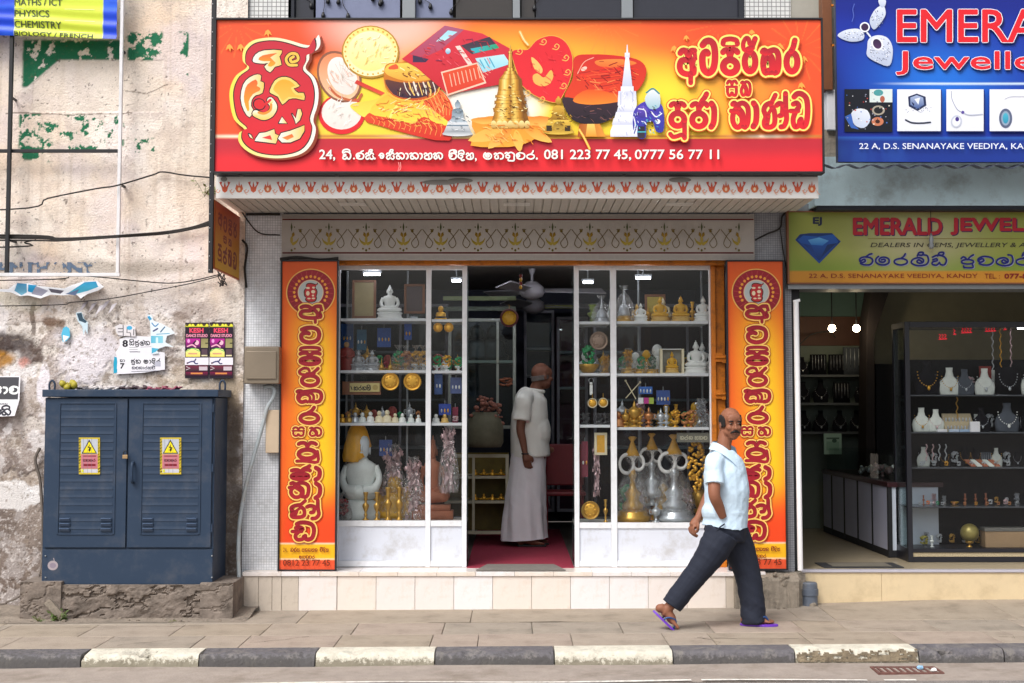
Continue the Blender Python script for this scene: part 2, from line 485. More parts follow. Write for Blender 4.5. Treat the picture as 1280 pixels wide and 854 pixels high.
G('s_na',[(5,46),(20,38),(32,50),(14,70),(18,94),(45,96),(48,74),(30,66)],[(32,50),(62,36),(94,55),(94,84),(72,98),(60,84)])
G('s_nu',[(5,40),(20,32),(32,44),(14,62),(18,84),(45,86),(48,66),(30,58)],[(32,44),(62,30),(94,48),(94,78),(90,115),(40,115),(35,105)])
G('s_va',[(16,62),(34,52),(42,66),(24,78),(10,68),(14,48),(45,34),(85,44),(96,70),(76,96),(40,99),(16,88)])
G('s_vii',[(16,62),(34,52),(42,66),(24,78),(10,68),(14,48),(45,38),(85,46),(96,70),(76,96),(40,99),(16,88)],[(12,38),(20,14),(60,4),(92,14),(94,34)],ring(78,20,12,10,6))
G('s_di',[(85,48),(45,40),(14,56),(14,80),(45,92),(68,80),(66,62),(45,62)],[(45,92),(60,112),(88,108)],[(14,36),(24,16),(70,10),(90,34)])
G('s_ra',['o',(50,50),(86,62),(86,86),(50,99),(14,86),(14,62)],[(50,50),(68,34),(78,14)])
G('s_ma',[(40,60),(56,56),(62,68),(50,78),(32,74),(26,58),(40,42),(66,42),(84,58),(82,84),(60,98),(30,96),(8,78),(8,52),(22,34)])
G('s_e',[(18,66),(38,56),(45,70),(26,80),(10,70),(12,50),(40,38),(82,46),(94,70),(76,96),(40,98),(14,88)],[(48,38),(70,20),(88,14)])
G('s_al',[(24,12),(14,34),(30,44)],[(60,4),(66,14),(56,22)])
G('s_la',[(60,72),(46,60),(36,74),(50,86),(68,78),(68,56),(46,44),(16,56),(8,84),(40,104),(80,98),(96,70),(90,30),(70,22)])
G('s_dda',[(12,40),(40,26),(78,34),(95,62),(84,96),(62,96),(54,80)],[(14,60),(36,52),(40,66),(14,76),(12,94),(36,100),(52,84)])
G('s_ju',hook[:4]+[(66,38),(88,22)],['o',(50,58),(85,66),(85,84),(50,92),(15,84),(15,66)],[(80,88),(84,118),(30,118),(24,108)])
G('s_aa',[(20,42),(70,48),(76,80),(40,98)])
G('s_ee',[(60,70),(36,62),(30,82),(56,90),(78,72),(66,46),(34,42),(10,62)])
G('s_hal',[(40,30),(52,6),(80,4),(74,24),(52,24)])
G('s_ii',[(8,32),(16,12),(55,2),(90,12),(94,32)])
def sinhala(A,x0,y0,seq,cw,h,w,col,shadow=None,gap=0.0,slope=0.0):
 """seq: list of (glyph, relative width) or a number for a space; marks listed as ('+glyph', dx) sit on the previous letter"""
 for pas in([1,0]if shadow else[0]):
  x=x0
  A.up()
  px=x
  for g in seq:
   if isinstance(g,(int,float)):x+=g*cw;continue
   n,k=g
   dx,c=((shadow[0],shadow[1])if pas else(0,col))
   if n.startswith('+'):
    A.glyph(n[1:],px+k*cw,y0,px+k*cw+cw*.9,y0+h,w,c,shift=(dx,dx*.6));continue
   px=x
   A.glyph(n,x,y0+slope*(x-x0),x+cw*k,y0+h+slope*(x-x0),w,c,shift=(dx,dx*.6));x+=cw*k+gap
 return x
 # ================================================================ materials
def wavy(nt,tc,out):return out
M_print=mat('printed_vinyl',attr='Col',rough=0.42,var=0.05,scale=1.5,spec=0.35)
M_paint=mat('painted_print',attr='Col',rough=0.75,var=0.06,scale=30,spec=0.2)
M_plaster=mat('old_plaster',attr='Col',rough=0.92,var=0.10,scale=90,bump=0.8,bscale=70,spec=0.15)
M_alu=mat('white_aluminium','#e6e8ec',rough=0.38,var=0.04,spec=0.4,dirt='#8b867c',dirt_amt=.25,dscale=5)
M_greyalu=mat('grey_aluminium','#8d9296',rough=0.4,var=0.06,metal=.3)
M_black=mat('black_frame','#17181d',rough=0.5,var=0.2)
M_navy=mat('dark_blue_steel','#3b4257',rough=0.5,var=0.15,dirt='#7b6a5a',dirt_amt=.3,dscale=8)
M_orange=mat('orange_steel','#d17710',rough=0.5,var=0.12,dirt='#6e3a14',dirt_amt=.6,dscale=14,bump=.2,bscale=40)
M_gold=mat('gold_metal','#eab040',rough=0.32,metal=0.6,var=0.15,scale=30)
M_brass=mat('brass','#c79a45',rough=0.32,metal=0.6,var=0.2,scale=20)
M_silver=mat('silver_metal','#c4c9cf',rough=0.28,metal=0.6,var=0.15,scale=30)
M_marble=mat('white_marble','#e9ebe8',rough=0.35,var=0.04,coat=.2)
M_cream=mat('cream_marble','#e5d9b8',rough=0.4,var=0.06)
M_goldpaint=mat('gold_painted_plaster','#d9a520',rough=0.4,var=0.08)
M_yelwood=mat('yellow_cedar','#d8b060',rough=0.45,var=0.08)
M_glass=glass_mat('window_glass',tint=(.97,.98,.98),refl=.45,dust=.003)
M_glass2=glass_mat('inner_glass',tint=(.85,.92,.92),refl=.5,dust=.006)
M_wrap=wrap_mat()
M_wire=mat('cable_rubber','#26221f',rough=.7,var=.2)
M_dark=mat('dark_interior_paint','#262a33',rough=.8,var=.15)
# ================================================================ ground
def pz(x):return 0.006*x+0.014
KB,KF=-10.5+8.90,-10.5+8.68
YP=0.0
road_z=-0.059
def road_tex(nt,tc,out):
 N,L=nt.nodes,nt.links
 n=N.new('ShaderNodeTexNoise');n.inputs['Scale'].default_value=180;n.inputs['Detail'].default_value=3
 L.new(tc.outputs['Object'],n.inputs['Vector'])
 r=N.new('ShaderNodeMapRange');r.inputs['From Min'].default_value=.35;r.inputs['From Max'].default_value=.7
 r.inputs['To Min'].default_value=.6;r.inputs['To Max'].default_value=1.9
 L.new(n.outputs['Fac'],r.inputs['Value'])
 m=N.new('ShaderNodeMix');m.data_type='RGBA';m.blend_type='MULTIPLY';m.inputs['Factor'].default_value=1
 L.new(out,m.inputs['A']);L.new(r.outputs[0],m.inputs['B'])
 return m.outputs['Result']
M_asph=mat('asphalt','#7c7672',rough=.9,var=.15,bump=.8,bscale=150,tex=road_tex)
M_gutter=mat('gutter_concrete','#9a8f86',rough=.92,var=.16,scale=9,bump=.5,bscale=60,dirt='#6f6254',dirt_amt=.5,dscale=4)
def sheet(name,x0,x1,y0,y1,zf,m,nx=40,ny=4,parent=None,kind='structure',origin=(0,0,0)):
 xs=np.linspace(x0,x1,nx);ys=np.linspace(y0,y1,ny)
 XX,YY=np.meshgrid(xs,ys);P=np.stack([XX,YY,zf(XX,YY)],-1)
 o=grid_sheet(name,P,None,m,parent,origin)
 if kind:tag(o,kind=kind)
 return o
sheet('road',-60,60,-70,-10.5+8.145,lambda x,y:0.006*np.clip(x,-6,6)+road_z-.012+0*y,M_asph,30,30)
sheet('gutter',-60,60,-10.5+8.135,KF+.02,lambda x,y:0.006*np.clip(x,-6,6)+road_z-.006+.004*np.sin(x*3+y*9)+0.012*(y-KF),M_gutter,400,8)
M_line=mat('road_line_paint','#e6e2da',rough=.8,var=.12,scale=25,dirt='#8d857c',dirt_amt=.75,dscale=22)
lx=-9.0;ln=0
yl=-10.5+8.155
for(a,b)in((-9,-2.05),(-1.98,1.06),(1.12,2.1),(2.2,2.39),(3.55,9)):
 sheet('road_line',a,b,yl-.018,yl+.016,lambda x,y:0.006*np.clip(x,-6,6)+road_z+.002+0.012*(y-KF)+.004*np.sin(x*3+y*9),M_line,max(4,int((b-a)*40)),2)
M_earth=mat('grey_dirt','#8a7f73',rough=.95,var=.22,scale=12,bump=.9,bscale=40,dirt='#4d463f',dirt_amt=.6,dscale=6)
sheet('ground',-60,60,-1.62,60,lambda x,y:0.006*np.clip(x,-8,8)-0.014+0*y,M_earth,30,30)
kerb=thing('kerb',None,None,(0,KF,0),kind='structure')
def kerb_wear(worn,amt=1.0,lim=-.040):
 def f(nt,tc,out):
  N,L=nt.nodes,nt.links
  sp=N.new('ShaderNodeSeparateXYZ');L.new(tc.outputs['Object'],sp.inputs[0])
  n=N.new('ShaderNodeTexNoise');n.inputs['Scale'].default_value=28;n.inputs['Detail'].default_value=8;n.inputs['Roughness'].default_value=.75
  L.new(tc.outputs['Object'],n.inputs['Vector'])
  m=N.new('ShaderNodeMath');m.operation='MULTIPLY_ADD';m.inputs[1].default_value=.22;m.inputs[2].default_value=-.11-lim
  L.new(n.outputs['Fac'],m.inputs[0])
  a_=N.new('ShaderNodeMath');a_.operation='ADD';L.new(m.outputs[0],a_.inputs[0]);L.new(sp.outputs[2],a_.inputs[1])
  r=N.new('ShaderNodeMapRange');r.inputs['From Min'].default_value=.012;r.inputs['From Max'].default_value=-.012;r.inputs['To Max'].default_value=amt
  L.new(a_.outputs[0],r.inputs['Value'])
  x=N.new('ShaderNodeMix');x.data_type='RGBA';L.new(r.outputs[0],x.inputs['Factor']);L.new(out,x.inputs['A']);x.inputs['B'].default_value=(*lin(worn),1)
  return x.outputs['Result']
 return f
M_kw=mat('kerb_white','#cfcabb',rough=.88,var=.12,scale=14,bump=.8,bscale=60,dirt='#8a8474',dirt_amt=.45,dscale=9,tex=kerb_wear('#77705e',.85,-.034))
M_kb=mat('kerb_black','#625f63',rough=.85,var=.2,scale=14,bump=.8,bscale=60,dirt='#8f897c',dirt_amt=.5,dscale=7,tex=kerb_wear('#4c4a48',.8,-.012))
M_kstone=mat('kerb_worn','#8a7d68',rough=.95,var=.35,scale=18,bump=1,bscale=45,dirt='#4b423a',dirt_amt=.8,dscale=12)
dK=8.71
edges=[-215,-60,110,262-7,398,545,692,838,988,1140,1245,1395,1545]
def kx(px):return(px-640)*dK/FPX
def rough_block(x0,x1,y0,y1,z0,z1,nx,jit,seed,chips=0.0,zf=None):
 """a stone block with a rounded, slightly chipped front edge"""
 prof=[(y1,z1),(y0+.05,z1+.001),(y0+.018,z1-.004),(y0+.004,z1-.016),(y0-.004,z1-.04),(y0-.008,z0)]
 xs=np.linspace(x0,x1,nx);mb=MB();vs=[];n=len(prof)
 for i,x in enumerate(xs):
  for j,(y,z)in enumerate(prof):
   k=fbm(np.array([x*14+seed]),np.array([j*1.3+seed]),seed)[0]-.5
   k2=max(0,fbm(np.array([x*7.0+seed*3]),np.array([j*.4]),seed+5)[0]-.62)*chips
   vs.append((x,y+jit*k*(1 if 0<j else 0)+k2*(j in(2,3)),z+(zf(x)if zf else 0)+jit*k*.6*(j<5 and j>0)-k2*.7*(j in(1,2,3))))
 fs=[(i*n+j,(i+1)*n+j,(i+1)*n+j+1,i*n+j+1)for i in range(nx-1)for j in range(n-1)]
 mb.add(vs,fs)
 b=len(mb.v)
 for i in(0,nx-1):
  q=[vs[i*n+j]for j in range(n)]+[(xs[i],y1,z0)]
  mb.add(q,[tuple(range(len(q)))])
 return mb
for i in range(len(edges)-1):
 a,b=kx(edges[i])+.004,kx(edges[i+1])-.004
 m=M_kw if i in(0,2,4,6)else M_kb
 if i==8:m=M_kw
 z1=0.0
 mb=rough_block(a,b,KF,KB,road_z-.03,z1,40,.012,i,chips=(.35 if i in(2,8,9)else .15),zf=lambda x:pz(x))
 o=mb.build('kerb_stone',m,kerb,origin=((a+b)/2,KF,0),smooth=True)
 if i==8:o['label']='worn chipped white kerb stone above the drain'
for i in(8,):
 a,b=kx(edges[i])+.01,kx(edges[i+1])-.01
 xs=np.linspace(a,b,110);zs=np.linspace(0,1,9);mb=MB()
 for ii in range(len(xs)-1):
  for jj in range(8):
   t=jj/8.0
   nn=fbm(np.array([xs[ii]*22]),np.array([jj*.9]),31+i)[0]
   if nn>.42+.35*t+(0 if i!=8 else-.12):
    x0,x1=xs[ii],xs[ii+1]
    z0=road_z-.01+t*.075+pz(x0);z1=z0+.0095
    mb.box(x0,x1,KF-.0128+t*.004-.001,KF+.01,z0,z1)
 if mb.f:mb.build('bare_patch',M_kstone,kerb,smooth=False)['kind']='stuff'
pave=thing('pavement',None,None,(0,KB,0),kind='structure')
def slab_tex(nt,tc,out):
 return out
SL=[mat('paving_slab_%s'%n,c,rough=.9,var=.16,scale=9,bump=.5,bscale=110,dirt=d,dirt_amt=.75,dscale=4.5)for n,c,d in
(('buff','#a39688','#7d7266'),('sand','#a09383','#786d60'),('pinkish','#a59689','#7e7066'),('grey','#9c9184','#70685f'))]
rs=random.Random(3)
rows=[(-10.5+8.905,-10.5+9.37,714,9.1),(-10.5+9.376,-10.5+9.87,665,9.6)]
def rise(x):return .052*float(sstep(2.15,2.55,x))
def slab(x0,x1,y0,y1,z,m):
 mb=MB();g=.002;k1=rise(x0)if y1>-.2 else 0;k2=rise(x1)if y1>-.2 else 0
 d1,d2,d3,d4=[rs.uniform(-.001,.001)for _ in range(4)]
 vs=[(x0+g,y0+g,pz(x0)+z+d1),(x1-g,y0+g,pz(x1)+z+d2),(x1-g,y1-g,pz(x1)+z+d3+k2),(x0+g,y1-g,pz(x0)+z+d4+k1)]
 vs+=[(a,b,c-.03)for a,b,c in vs]
 mb.add(vs,[(0,1,2,3),(0,4,5,1),(1,5,6,2),(2,6,7,3),(3,7,4,0)])
 mb.build('paving_slab',m,pave,origin=((x0+x1)/2,(y0+y1)/2,z),bevel=.003,seg=1)
for y0,y1,jx,d in rows:
 x=(jx-640)*d/FPX-.62*10
 while x<5.2:
  w=.62*(1 if rs.random()<.8 else rs.choice((.5,1.0)))
  if x+w>-5.2:slab(x,x+w,y0,y1,0,rs.choice(SL))
  x+=w
x=-5.2
for w in(1.55,1.2,.9,1.25,1.4,.98,.25,1.3,1.6):
 slab(x,x+w,-10.5+9.876,.42 if x>1.9 else .06,.002,SL[1 if w>1.2 else 3]);x+=w
cr=MB()
rc=random.Random(11)
def crack(p,q,n=9,w=.004,amp=.03,y=None):
 pts=[]
 for i in range(n+1):
  t=i/n
  a=Vector(p).lerp(Vector(q),t)+Vector((rc.uniform(-amp,amp),rc.uniform(-amp,amp)*.5,0))
  pts.append((a.x,a.y,pz(a.x)+.0035))
 for a,b in zip(pts,pts[1:]):
  ww=w*rc.uniform(.4,1.4)
  cr.add([(a[0],a[1]-ww,a[2]),(b[0],b[1]-ww,b[2]),(b[0],b[1]+ww,b[2]),(a[0],a[1]+ww,a[2])],[(0,1,2,3)])
for p,q in(((-3.35,-.78,0),(-2.2,-.72,0)),((-2.6,-1.5,0),(-2.25,-1.3,0)),((-1.75,-1.45,0),(-1.35,-1.2,0)),
((1.2,-1.35,0),(2.1,-1.42,0)),((2.35,-.95,0),(2.75,-1.1,0)),((2.9,-.5,0),(4.1,-.42,0)),((3.2,-1.38,0),(3.5,-1.4,0)),((1.25,-1.3,0),(1.35,-1.55,0)),((-.6,-.62,0),(2.3,-.66,0)),((3.3,-1.45,0),(3.45,-.2,0))):
 crack(p,q)
cr.build('crack',mat('crack_dirt','#4e443a',rough=1),pave)['kind']='stuff'
dm=MB();rb=random.Random(5)
for i in range(420):
 x=rb.uniform(-4.2,-1.95)if i<330 else rb.uniform(2.0,2.6)
 yy=rb.triangular(-.58,0.05,-.40)if i<330 else rb.uniform(-.12,.1)
 r=rb.uniform(.004,.016)*(1.5 if rb.random()<.1 else 1)
 dm.ell((x,yy,pz(x)+r*.3),(r,r*.9,r*.6),n=5,m=3,rot=Matrix.Rotation(rb.uniform(0,3),3,'Z'))
o=dm.build('rubble',mat('rubble_stone','#7d7266',rough=1,var=.3));tag(o,'small grey stones and crumbs at the foot of the wall','rubble',kind='stuff')
xs=np.linspace(-4.4,-1.93,240);ys=np.linspace(-.56,.12,60);XX,YY=np.meshgrid(xs,ys)
zz=pz(XX)+.004+.05*sstep(-.5,-.1,YY+.12*(fbm(XX*3,YY*3,4)-.5))*(.4+.8*fbm(XX*5,YY*5,8))+.012*(fbm(XX*22,YY*22,9)-.5)*sstep(-.56,-.46,YY)
tag(grid_sheet('dirt_bank',np.stack([XX,YY,zz],-1),None,M_earth),'dirt heaped along the foot of the old plaster wall','dirt',kind='stuff')
dr=thing('drain_grate','rusty iron drain grate in the gutter under the worn kerb stone','drain grate',((1125-640)*8.45/FPX,-10.5+8.42,road_z+.03))
M_rust=mat('rusty_iron','#6a4740',rough=.85,var=.35,scale=25,bump=.5)
gx,gy,gz=wloc(dr)
gz=0.006*gx+road_z-.004
mb=MB();mb.box(gx-.19,gx+.19,gy-.10,gy-.085,gz-.02,gz+.006);mb.box(gx-.19,gx+.19,gy+.085,gy+.10,gz-.02,gz+.006)
mb.box(gx-.2,gx-.185,gy-.10,gy+.1,gz-.02,gz+.006);mb.box(gx+.185,gx+.2,gy-.10,gy+.1,gz-.02,gz+.006)
mb.build('frame',M_rust,dr,bevel=.002)
for i in range(9):
 mb=MB();xx=gx-.16+i*.04;mb.box(xx-.008,xx+.008,gy-.084,gy+.084,gz-.015,gz+.003);mb.build('bar',M_rust,dr,origin=(xx,gy,gz))
mb=MB();mb.box(gx-.185,gx+.185,gy-.084,gy+.084,gz-.012,gz-.006);mb.build('sump',mat('sump_black','#2a1f1c',rough=1),dr)
for(dx,dy,c,lb)in((.09,.02,'#8fb8d8','crumpled pale blue wrapper lying on the drain grate'),(.15,-.05,'#e8e8e6','crumpled white paper scrap at the right end of the drain grate')):
 mb=MB();mb.ell((gx+dx,gy+dy,gz+.012),(.022,.014,.012),n=7,m=5);bmj=mb
 bmj.v=[(a+rb.uniform(-.005,.005),b+rb.uniform(-.004,.004),c_+rb.uniform(-.004,.004))for a,b,c_ in bmj.v]
 tag(bmj.build('paper_scrap',mat('scrap_'+c[1:3],c,rough=.7),origin=(gx+dx,gy+dy,gz)),lb,'litter')
def weed(x,y,z,n,h,label,seed,col='#5f7a2c',droop=.6):
 rr=random.Random(seed)
 t=thing('weed_plant',label,'plant',(x,y,z))
 lf=MB();st=MB()
 for i in range(n):
  a=rr.uniform(0,6.28);l=h*rr.uniform(.5,1.1)
  e=Vector((x+math.cos(a)*l*.8,y+math.sin(a)*l*.5,z+l*rr.uniform(.2,.9)))
  st.tube([(x,y,z),((x+e.x)/2,(y+e.y)/2,z+l*.5),e],.0015,n=4)
  for k in range(4):
   p=Vector((x,y,z)).lerp(e,.35+.2*k);w=rr.uniform(.008,.016)*h/.09;ll=w*2.2
   d=Vector((math.cos(a+rr.uniform(-1,1)),math.sin(a+rr.uniform(-1,1))*.6,rr.uniform(-.4,.6))).normalized()
   s=d.orthogonal().normalized()*w*.5
   lf.add([p,p+d*ll*.5+s,p+d*ll,p+d*ll*.5-s],[(0,1,2,3)])
 lf.build('foliage',mat('leaf_'+col[1:],col,rough=.6,var=.3,k=.6),t)
 st.build('stem',mat('weed_stem','#6a6a3a',rough=.8),t)
weed(X(75,-.42,772),-.46,.0,26,.085,'small green weed growing at the left foot of the cabinet plinth',1)
weed(X(52,-.42,770),-.50,.0,10,.05,'tiny weed sprout left of the larger weed by the cabinet plinth',2)
weed(X(215,-.5,776),-.52,-.01,9,.04,'tiny dry weed in the dirt below the cabinet plinth',3,'#6b6a3c')
# ================================================================ old plaster wall on the left
YW=0.10
wx0,wx1=-4.55,X(304,YW,500)
wz1=Z(-45,YW)
step_=0.0062
nx=int((wx1-wx0)/step_);nz=int((wz1+.05)/step_)
xs=np.linspace(wx0,wx1,nx);zs=np.linspace(-.05,wz1,nz)
XX,ZZ=np.meshgrid(xs,zs)
PX=640+XX*FPX/(YW+10.5);PY=509-(ZZ-CAM.z)*FPX/(YW+10.5)
n1=fbm(XX*2.2,ZZ*2.2,1);n2=fbm(XX*7,ZZ*7,2,6);n3=fbm(XX*26,ZZ*26,3,4,.7);n4=fbm(XX*9,ZZ*2.0,4);nb=fbm(XX*1.1,ZZ*1.1,12)
warp=10*(n2-.5)
col=mixc(LC('#ecdccb')+0*XX[...,None],LC('#f6ece2'),sstep(.35,.65,n1))
spk=sstep(.55,.75,fbm(XX*60,ZZ*60,90,3,.7))
col=mixc(col,LC('#b7a99c'),spk*.35*sstep(.4,.6,n2))
col=mixc(col,LC('#f0cfb0'),sstep(.52,.75,nb)*.5)
col=mixc(col,LC('#c9b7ac'),sstep(.55,.72,n2)*.45)
col=mixc(col,LC('#dfd3dc'),sstep(.5,.7,fbm(XX*1.6,ZZ*1.6,30))*.45)
col=mixc(col,LC('#cbb9a8'),sstep(.55,.8,fbm(XX*30,ZZ*1.2,44))*.4)
low=sstep(335,420,PY+warp*3)
gr=fbm(XX*4,ZZ*4,6,6,.6)
base_low=mixc(LC('#c2b6b0')+0*col,LC('#8a7d7a'),sstep(.40,.62,gr))
base_low=mixc(base_low,LC('#e6dfd8'),sstep(.50,.62,n2)*.8)
base_low=mixc(base_low,LC('#6f655e'),sstep(.60,.72,fbm(XX*20,ZZ*20,93,5,.7))*.8)
base_low=mixc(base_low,LC('#8d8072'),sstep(.57,.68,fbm(XX*12,ZZ*12,71,5))*.7)
col=mixc(col,base_low,low*.9)
low2=sstep(500,620,PY+warp*6)
bl2=mixc(LC('#94877e')+0*col,LC('#736760'),sstep(.35,.65,gr))
bl2=mixc(bl2,LC('#b9a999'),sstep(.56,.66,n2)*.6)
col=mixc(col,bl2,low2*.9)
col=mixc(col,LC('#695a52'),sstep(640,730,PY+warp*3)*.7)
def blob(cx,cy,rx,ry,soft=.35,amp=1.6,noise=None):
 nn=n2 if noise is None else noise
 d=np.sqrt(((PX-cx)/rx)**2+((PY-cy)/ry)**2)+amp*(nn-.5)
 return 1-sstep(1-soft,1+soft,d)
def paint(m,h,k=1.0):
 global col
 col=mixc(col,LC(h),np.clip(m,0,1)*k)
fine=fbm(XX*45,ZZ*45,101,5,.75)
paint(low*sstep(.60,.72,fine),'#6b6058',.65);paint(low*(1-sstep(.33,.42,fine)),'#ddd6d2',.6)
paint((1-low)*sstep(.66,.76,fine),'#b8a898',.4)
paint(low*(1-low2*.7)*sstep(.55,.60,fbm(XX*5.5,ZZ*5.5,120,6,.65)),'#ebe6e6',.8)
paint(blob(15,428,32,16),'#3d302e',.9);paint(blob(35,445,20,14),'#55453f',.8)
paint(blob(5,450,20,10),'#a8741c',.9);paint(blob(28,453,10,8),'#c9877a',.8)
paint((np.abs(PX-37-2*(n1-.5)*10)<3)*sstep(372,385,PY)*(1-sstep(415,425,PY)),'#5a4c42',.75)
paint(blob(62,402,10,6,.3,1),'#6a5140',.85);paint(blob(76,404,6,5,.3,1),'#6a5140',.85)
paint(blob(105,445,35,38),'#ece6ec',.8);paint(blob(55,478,7,26,.2,1.2),'#f0eaf0',.9)
paint(blob(22,612,34,17,.1,2.4),'#dcd8d6',.95);paint(blob(48,615,12,14,.1,1.4),'#e2dfde',.95)
paint(blob(290,400,14,60),'#d9d0c6',.6);paint(blob(286,520,12,60),'#6f6358',.7);paint(blob(293,640,10,100),'#5d534b',.7)
paint(blob(225,395,12,8),'#8a7a70',.8);paint(blob(235,385,25,14,.4,2.2),'#9a8c86',.6)
paint(blob(100,335,160,9,.5,1.5),'#9c9184',.6)
fl=fbm(XX*17,ZZ*17,21,5,.65)
def region(x0,y0,x1,y1,cut,e=2.0):
 ins=sstep(x0-e,x0+e,PX)*(1-sstep(x1-e,x1+e,PX))*sstep(y0-e,y0+e,PY)*(1-sstep(y1-e,y1+e,PY))
 return ins*sstep(cut,cut+.03,fl)
G1='#2c7353'
paint(region(20,44,148,70,.36),G1);paint(region(152,34,197,71,.47),G1)
tri_=sstep(0,4,(100-PY)-(PX-34)*.88+0)*region(20,60,66,105,.36)
paint(tri_,G1);paint(region(216,33,230,107,.57,1),G1)
paint(region(17,138,44,198,.46),G1);paint(region(44,140,150,186,.60),G1);paint(region(44,170,60,200,.48),G1)
paint(region(155,170,190,197,.60),G1)
ins=((PY>70)&(PY<137)&(PX>34)&(PX<198)&((100-PY)-(PX-34)*.88<0))
paint(ins*.8,'#e3d6c8',.75)
paint(sstep(.715,.75,fbm(XX*38,ZZ*38,55,4,.6))*(.35+.65*sstep(.45,.6,n1)),'#5c5046',.75)
paint(sstep(.66,.70,fbm(XX*24,ZZ*24,57,4,.7))*(.25+low*.75),'#8b7d70',.6)
for cx_ in((0,137,160,138),(150,110,205,100)):
 yy=np.interp(PX,[cx_[0],(cx_[0]+cx_[2])/2,cx_[2]],[cx_[1],cx_[1]+3,cx_[3]])+5*(fbm(XX*6,0*ZZ,61)-.5)
 paint((np.abs(PY-yy)<.8)*(PX>cx_[0])*(PX<cx_[2]),'#6d5f52',.7)
paint(blob(20,375,30,12),'#b9b48c',.3);paint(blob(250,480,60,25),'#cbb89a',.4)
hgt=.010*(n1-.5)+.004*(n2-.5)+.0025*(n3-.5)
flake=np.clip(region(20,44,230,200,.42),0,1)
hgt=hgt-.006*low*sstep(.5,.6,n2)-.004*ins
P=np.stack([XX,YW-hgt,ZZ],-1)
pw=thing('plaster_wall','tall old peeling plaster wall behind the blue electricity cabinet','wall',(wx0,YW,0),kind='structure')
grid_sheet('wall_face',P,col,M_plaster,pw,wloc(pw))
mb=MB();mb.box(wx0,wx1,YW+.012,YW+.3,-.1,wz1+.5);mb.build('wall_core',M_dark,pw);mb=MB();mb.box(wx0-3,wx0-.001,YW-.004,YW+.3,-.1,wz1+.5);mb.build('wall_core',mat('plain_old_plaster','#bcafa4',rough=.95,var=.2,scale=3,bump=.6,bscale=50,dirt='#7a6e66',dirt_amt=.6,dscale=2),pw)
A=Art(YW-.006)
def faded(text,x0,y0,x1,y1,c,seed,keep=.45):
 vs,fs=text_mesh(text,.05)
 A2=Art(YW-.006)
 a0,a1=min(v[0]for v in vs),max(v[0]for v in vs);b1=max(v[1]for v in vs);b0=min(v[1]for v in vs)
 import bisect
 tris=[[vs[i]for i in f]for f in fs]
 out=MB();px=.9
 rr=random.Random(seed)
 def inside(x,y):
  for t in tris:
   k=False;n=len(t)
   for i in range(n):
    (xa,ya),(xb,yb)=t[i],t[i-1]
    if(ya>y)!=(yb>y)and x<(xb-xa)*(y-ya)/(yb-ya)+xa:k=not k
   if k:return True
  return False
 yy=y0
 while yy<y1:
  xx=x0
  while xx<x1:
   u=a0+(xx-x0)/(x1-x0)*(a1-a0);v=b1-(yy-y0)/(y1-y0)*(b1-b0)
   nn=fbm(np.array([xx*.16]),np.array([yy*.16]),seed)[0]
   if nn>keep and inside(u,v):
    A2 .tris([(xx,yy),(xx+px,yy),(xx+px,yy+px),(xx,yy+px)],[(0,1,2,3)],c)
   xx+=px
  yy+=px
 return A2
faded('ANTHONY',-8,327,120,341,'#65768c',5,.47).build('painted_lettering',M_paint,pw)
# ================================================================ the shop building
def mosaic_tex(sz=.02,grout='#b6b2ac',a=1.0):
 def f(nt,tc,out):
  N,L=nt.nodes,nt.links
  b=N.new('ShaderNodeTexBrick');b.offset=0.0
  b.inputs['Scale'].default_value=1.0;b.inputs['Brick Width'].default_value=sz;b.inputs['Row Height'].default_value=sz
  b.inputs['Mortar Size'].default_value=sz*.09;b.inputs['Mortar Smooth'].default_value=.3
  b.inputs['Color1'].default_value=(1,1,1,1);b.inputs['Color2'].default_value=(.86,.87,.88,1)
  b.inputs['Mortar'].default_value=(*[x*a for x in lin(grout)],1)
  mp=N.new('ShaderNodeMapping');mp.inputs['Rotation'].default_value=(R(90),0,0)
  L.new(tc.outputs['Object'],mp.inputs['Vector']);L.new(mp.outputs[0],b.inputs['Vector'])
  m=N.new('ShaderNodeMix');m.data_type='RGBA';m.blend_type='MULTIPLY';m.inputs['Factor'].default_value=1
  L.new(out,m.inputs['A']);L.new(b.outputs['Color'],m.inputs['B'])
  return m.outputs['Result']
 return f
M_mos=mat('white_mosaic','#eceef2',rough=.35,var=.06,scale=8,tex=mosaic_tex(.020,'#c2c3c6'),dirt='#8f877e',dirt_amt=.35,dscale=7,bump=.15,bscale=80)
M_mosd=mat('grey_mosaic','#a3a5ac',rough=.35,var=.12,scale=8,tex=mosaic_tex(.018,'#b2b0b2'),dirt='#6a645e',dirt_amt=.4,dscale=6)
M_tile=[mat('step_tile_%s'%n,c,rough=.25,var=.05,scale=7,spec=.5,dirt='#bfa98c',dirt_amt=.35,dscale=6)for n,c in(('pale','#e8e0dc'),('white','#ebe6e6'),('cream','#e6dacf'),('warm','#e8ddd4'))]
M_tiled=mat('step_tile_dirty','#c8bcae',rough=.5,var=.12,scale=9,dirt='#7c6d5e',dirt_amt=.5,dscale=9)
M_frieze=mat('frieze_board','#b5afa9',rough=.7,var=.05,dirt='#8b8177',dirt_amt=.3)
M_soffit=mat('soffit_pvc','#c8c5bd',rough=.6,var=.06)
M_conc=mat('rough_concrete','#8f8578',rough=.95,var=.25,scale=10,bump=1,bscale=30,dirt='#4d463e',dirt_amt=.6,dscale=8)
shop=thing('shop_building','white tiled shop house with a canopy, selling religious goods','shop',(0,.1,0),kind='structure')
FL=0.298
xl,xr=X(303,.1),X(993,.1)
zt=Z(-45,.1)
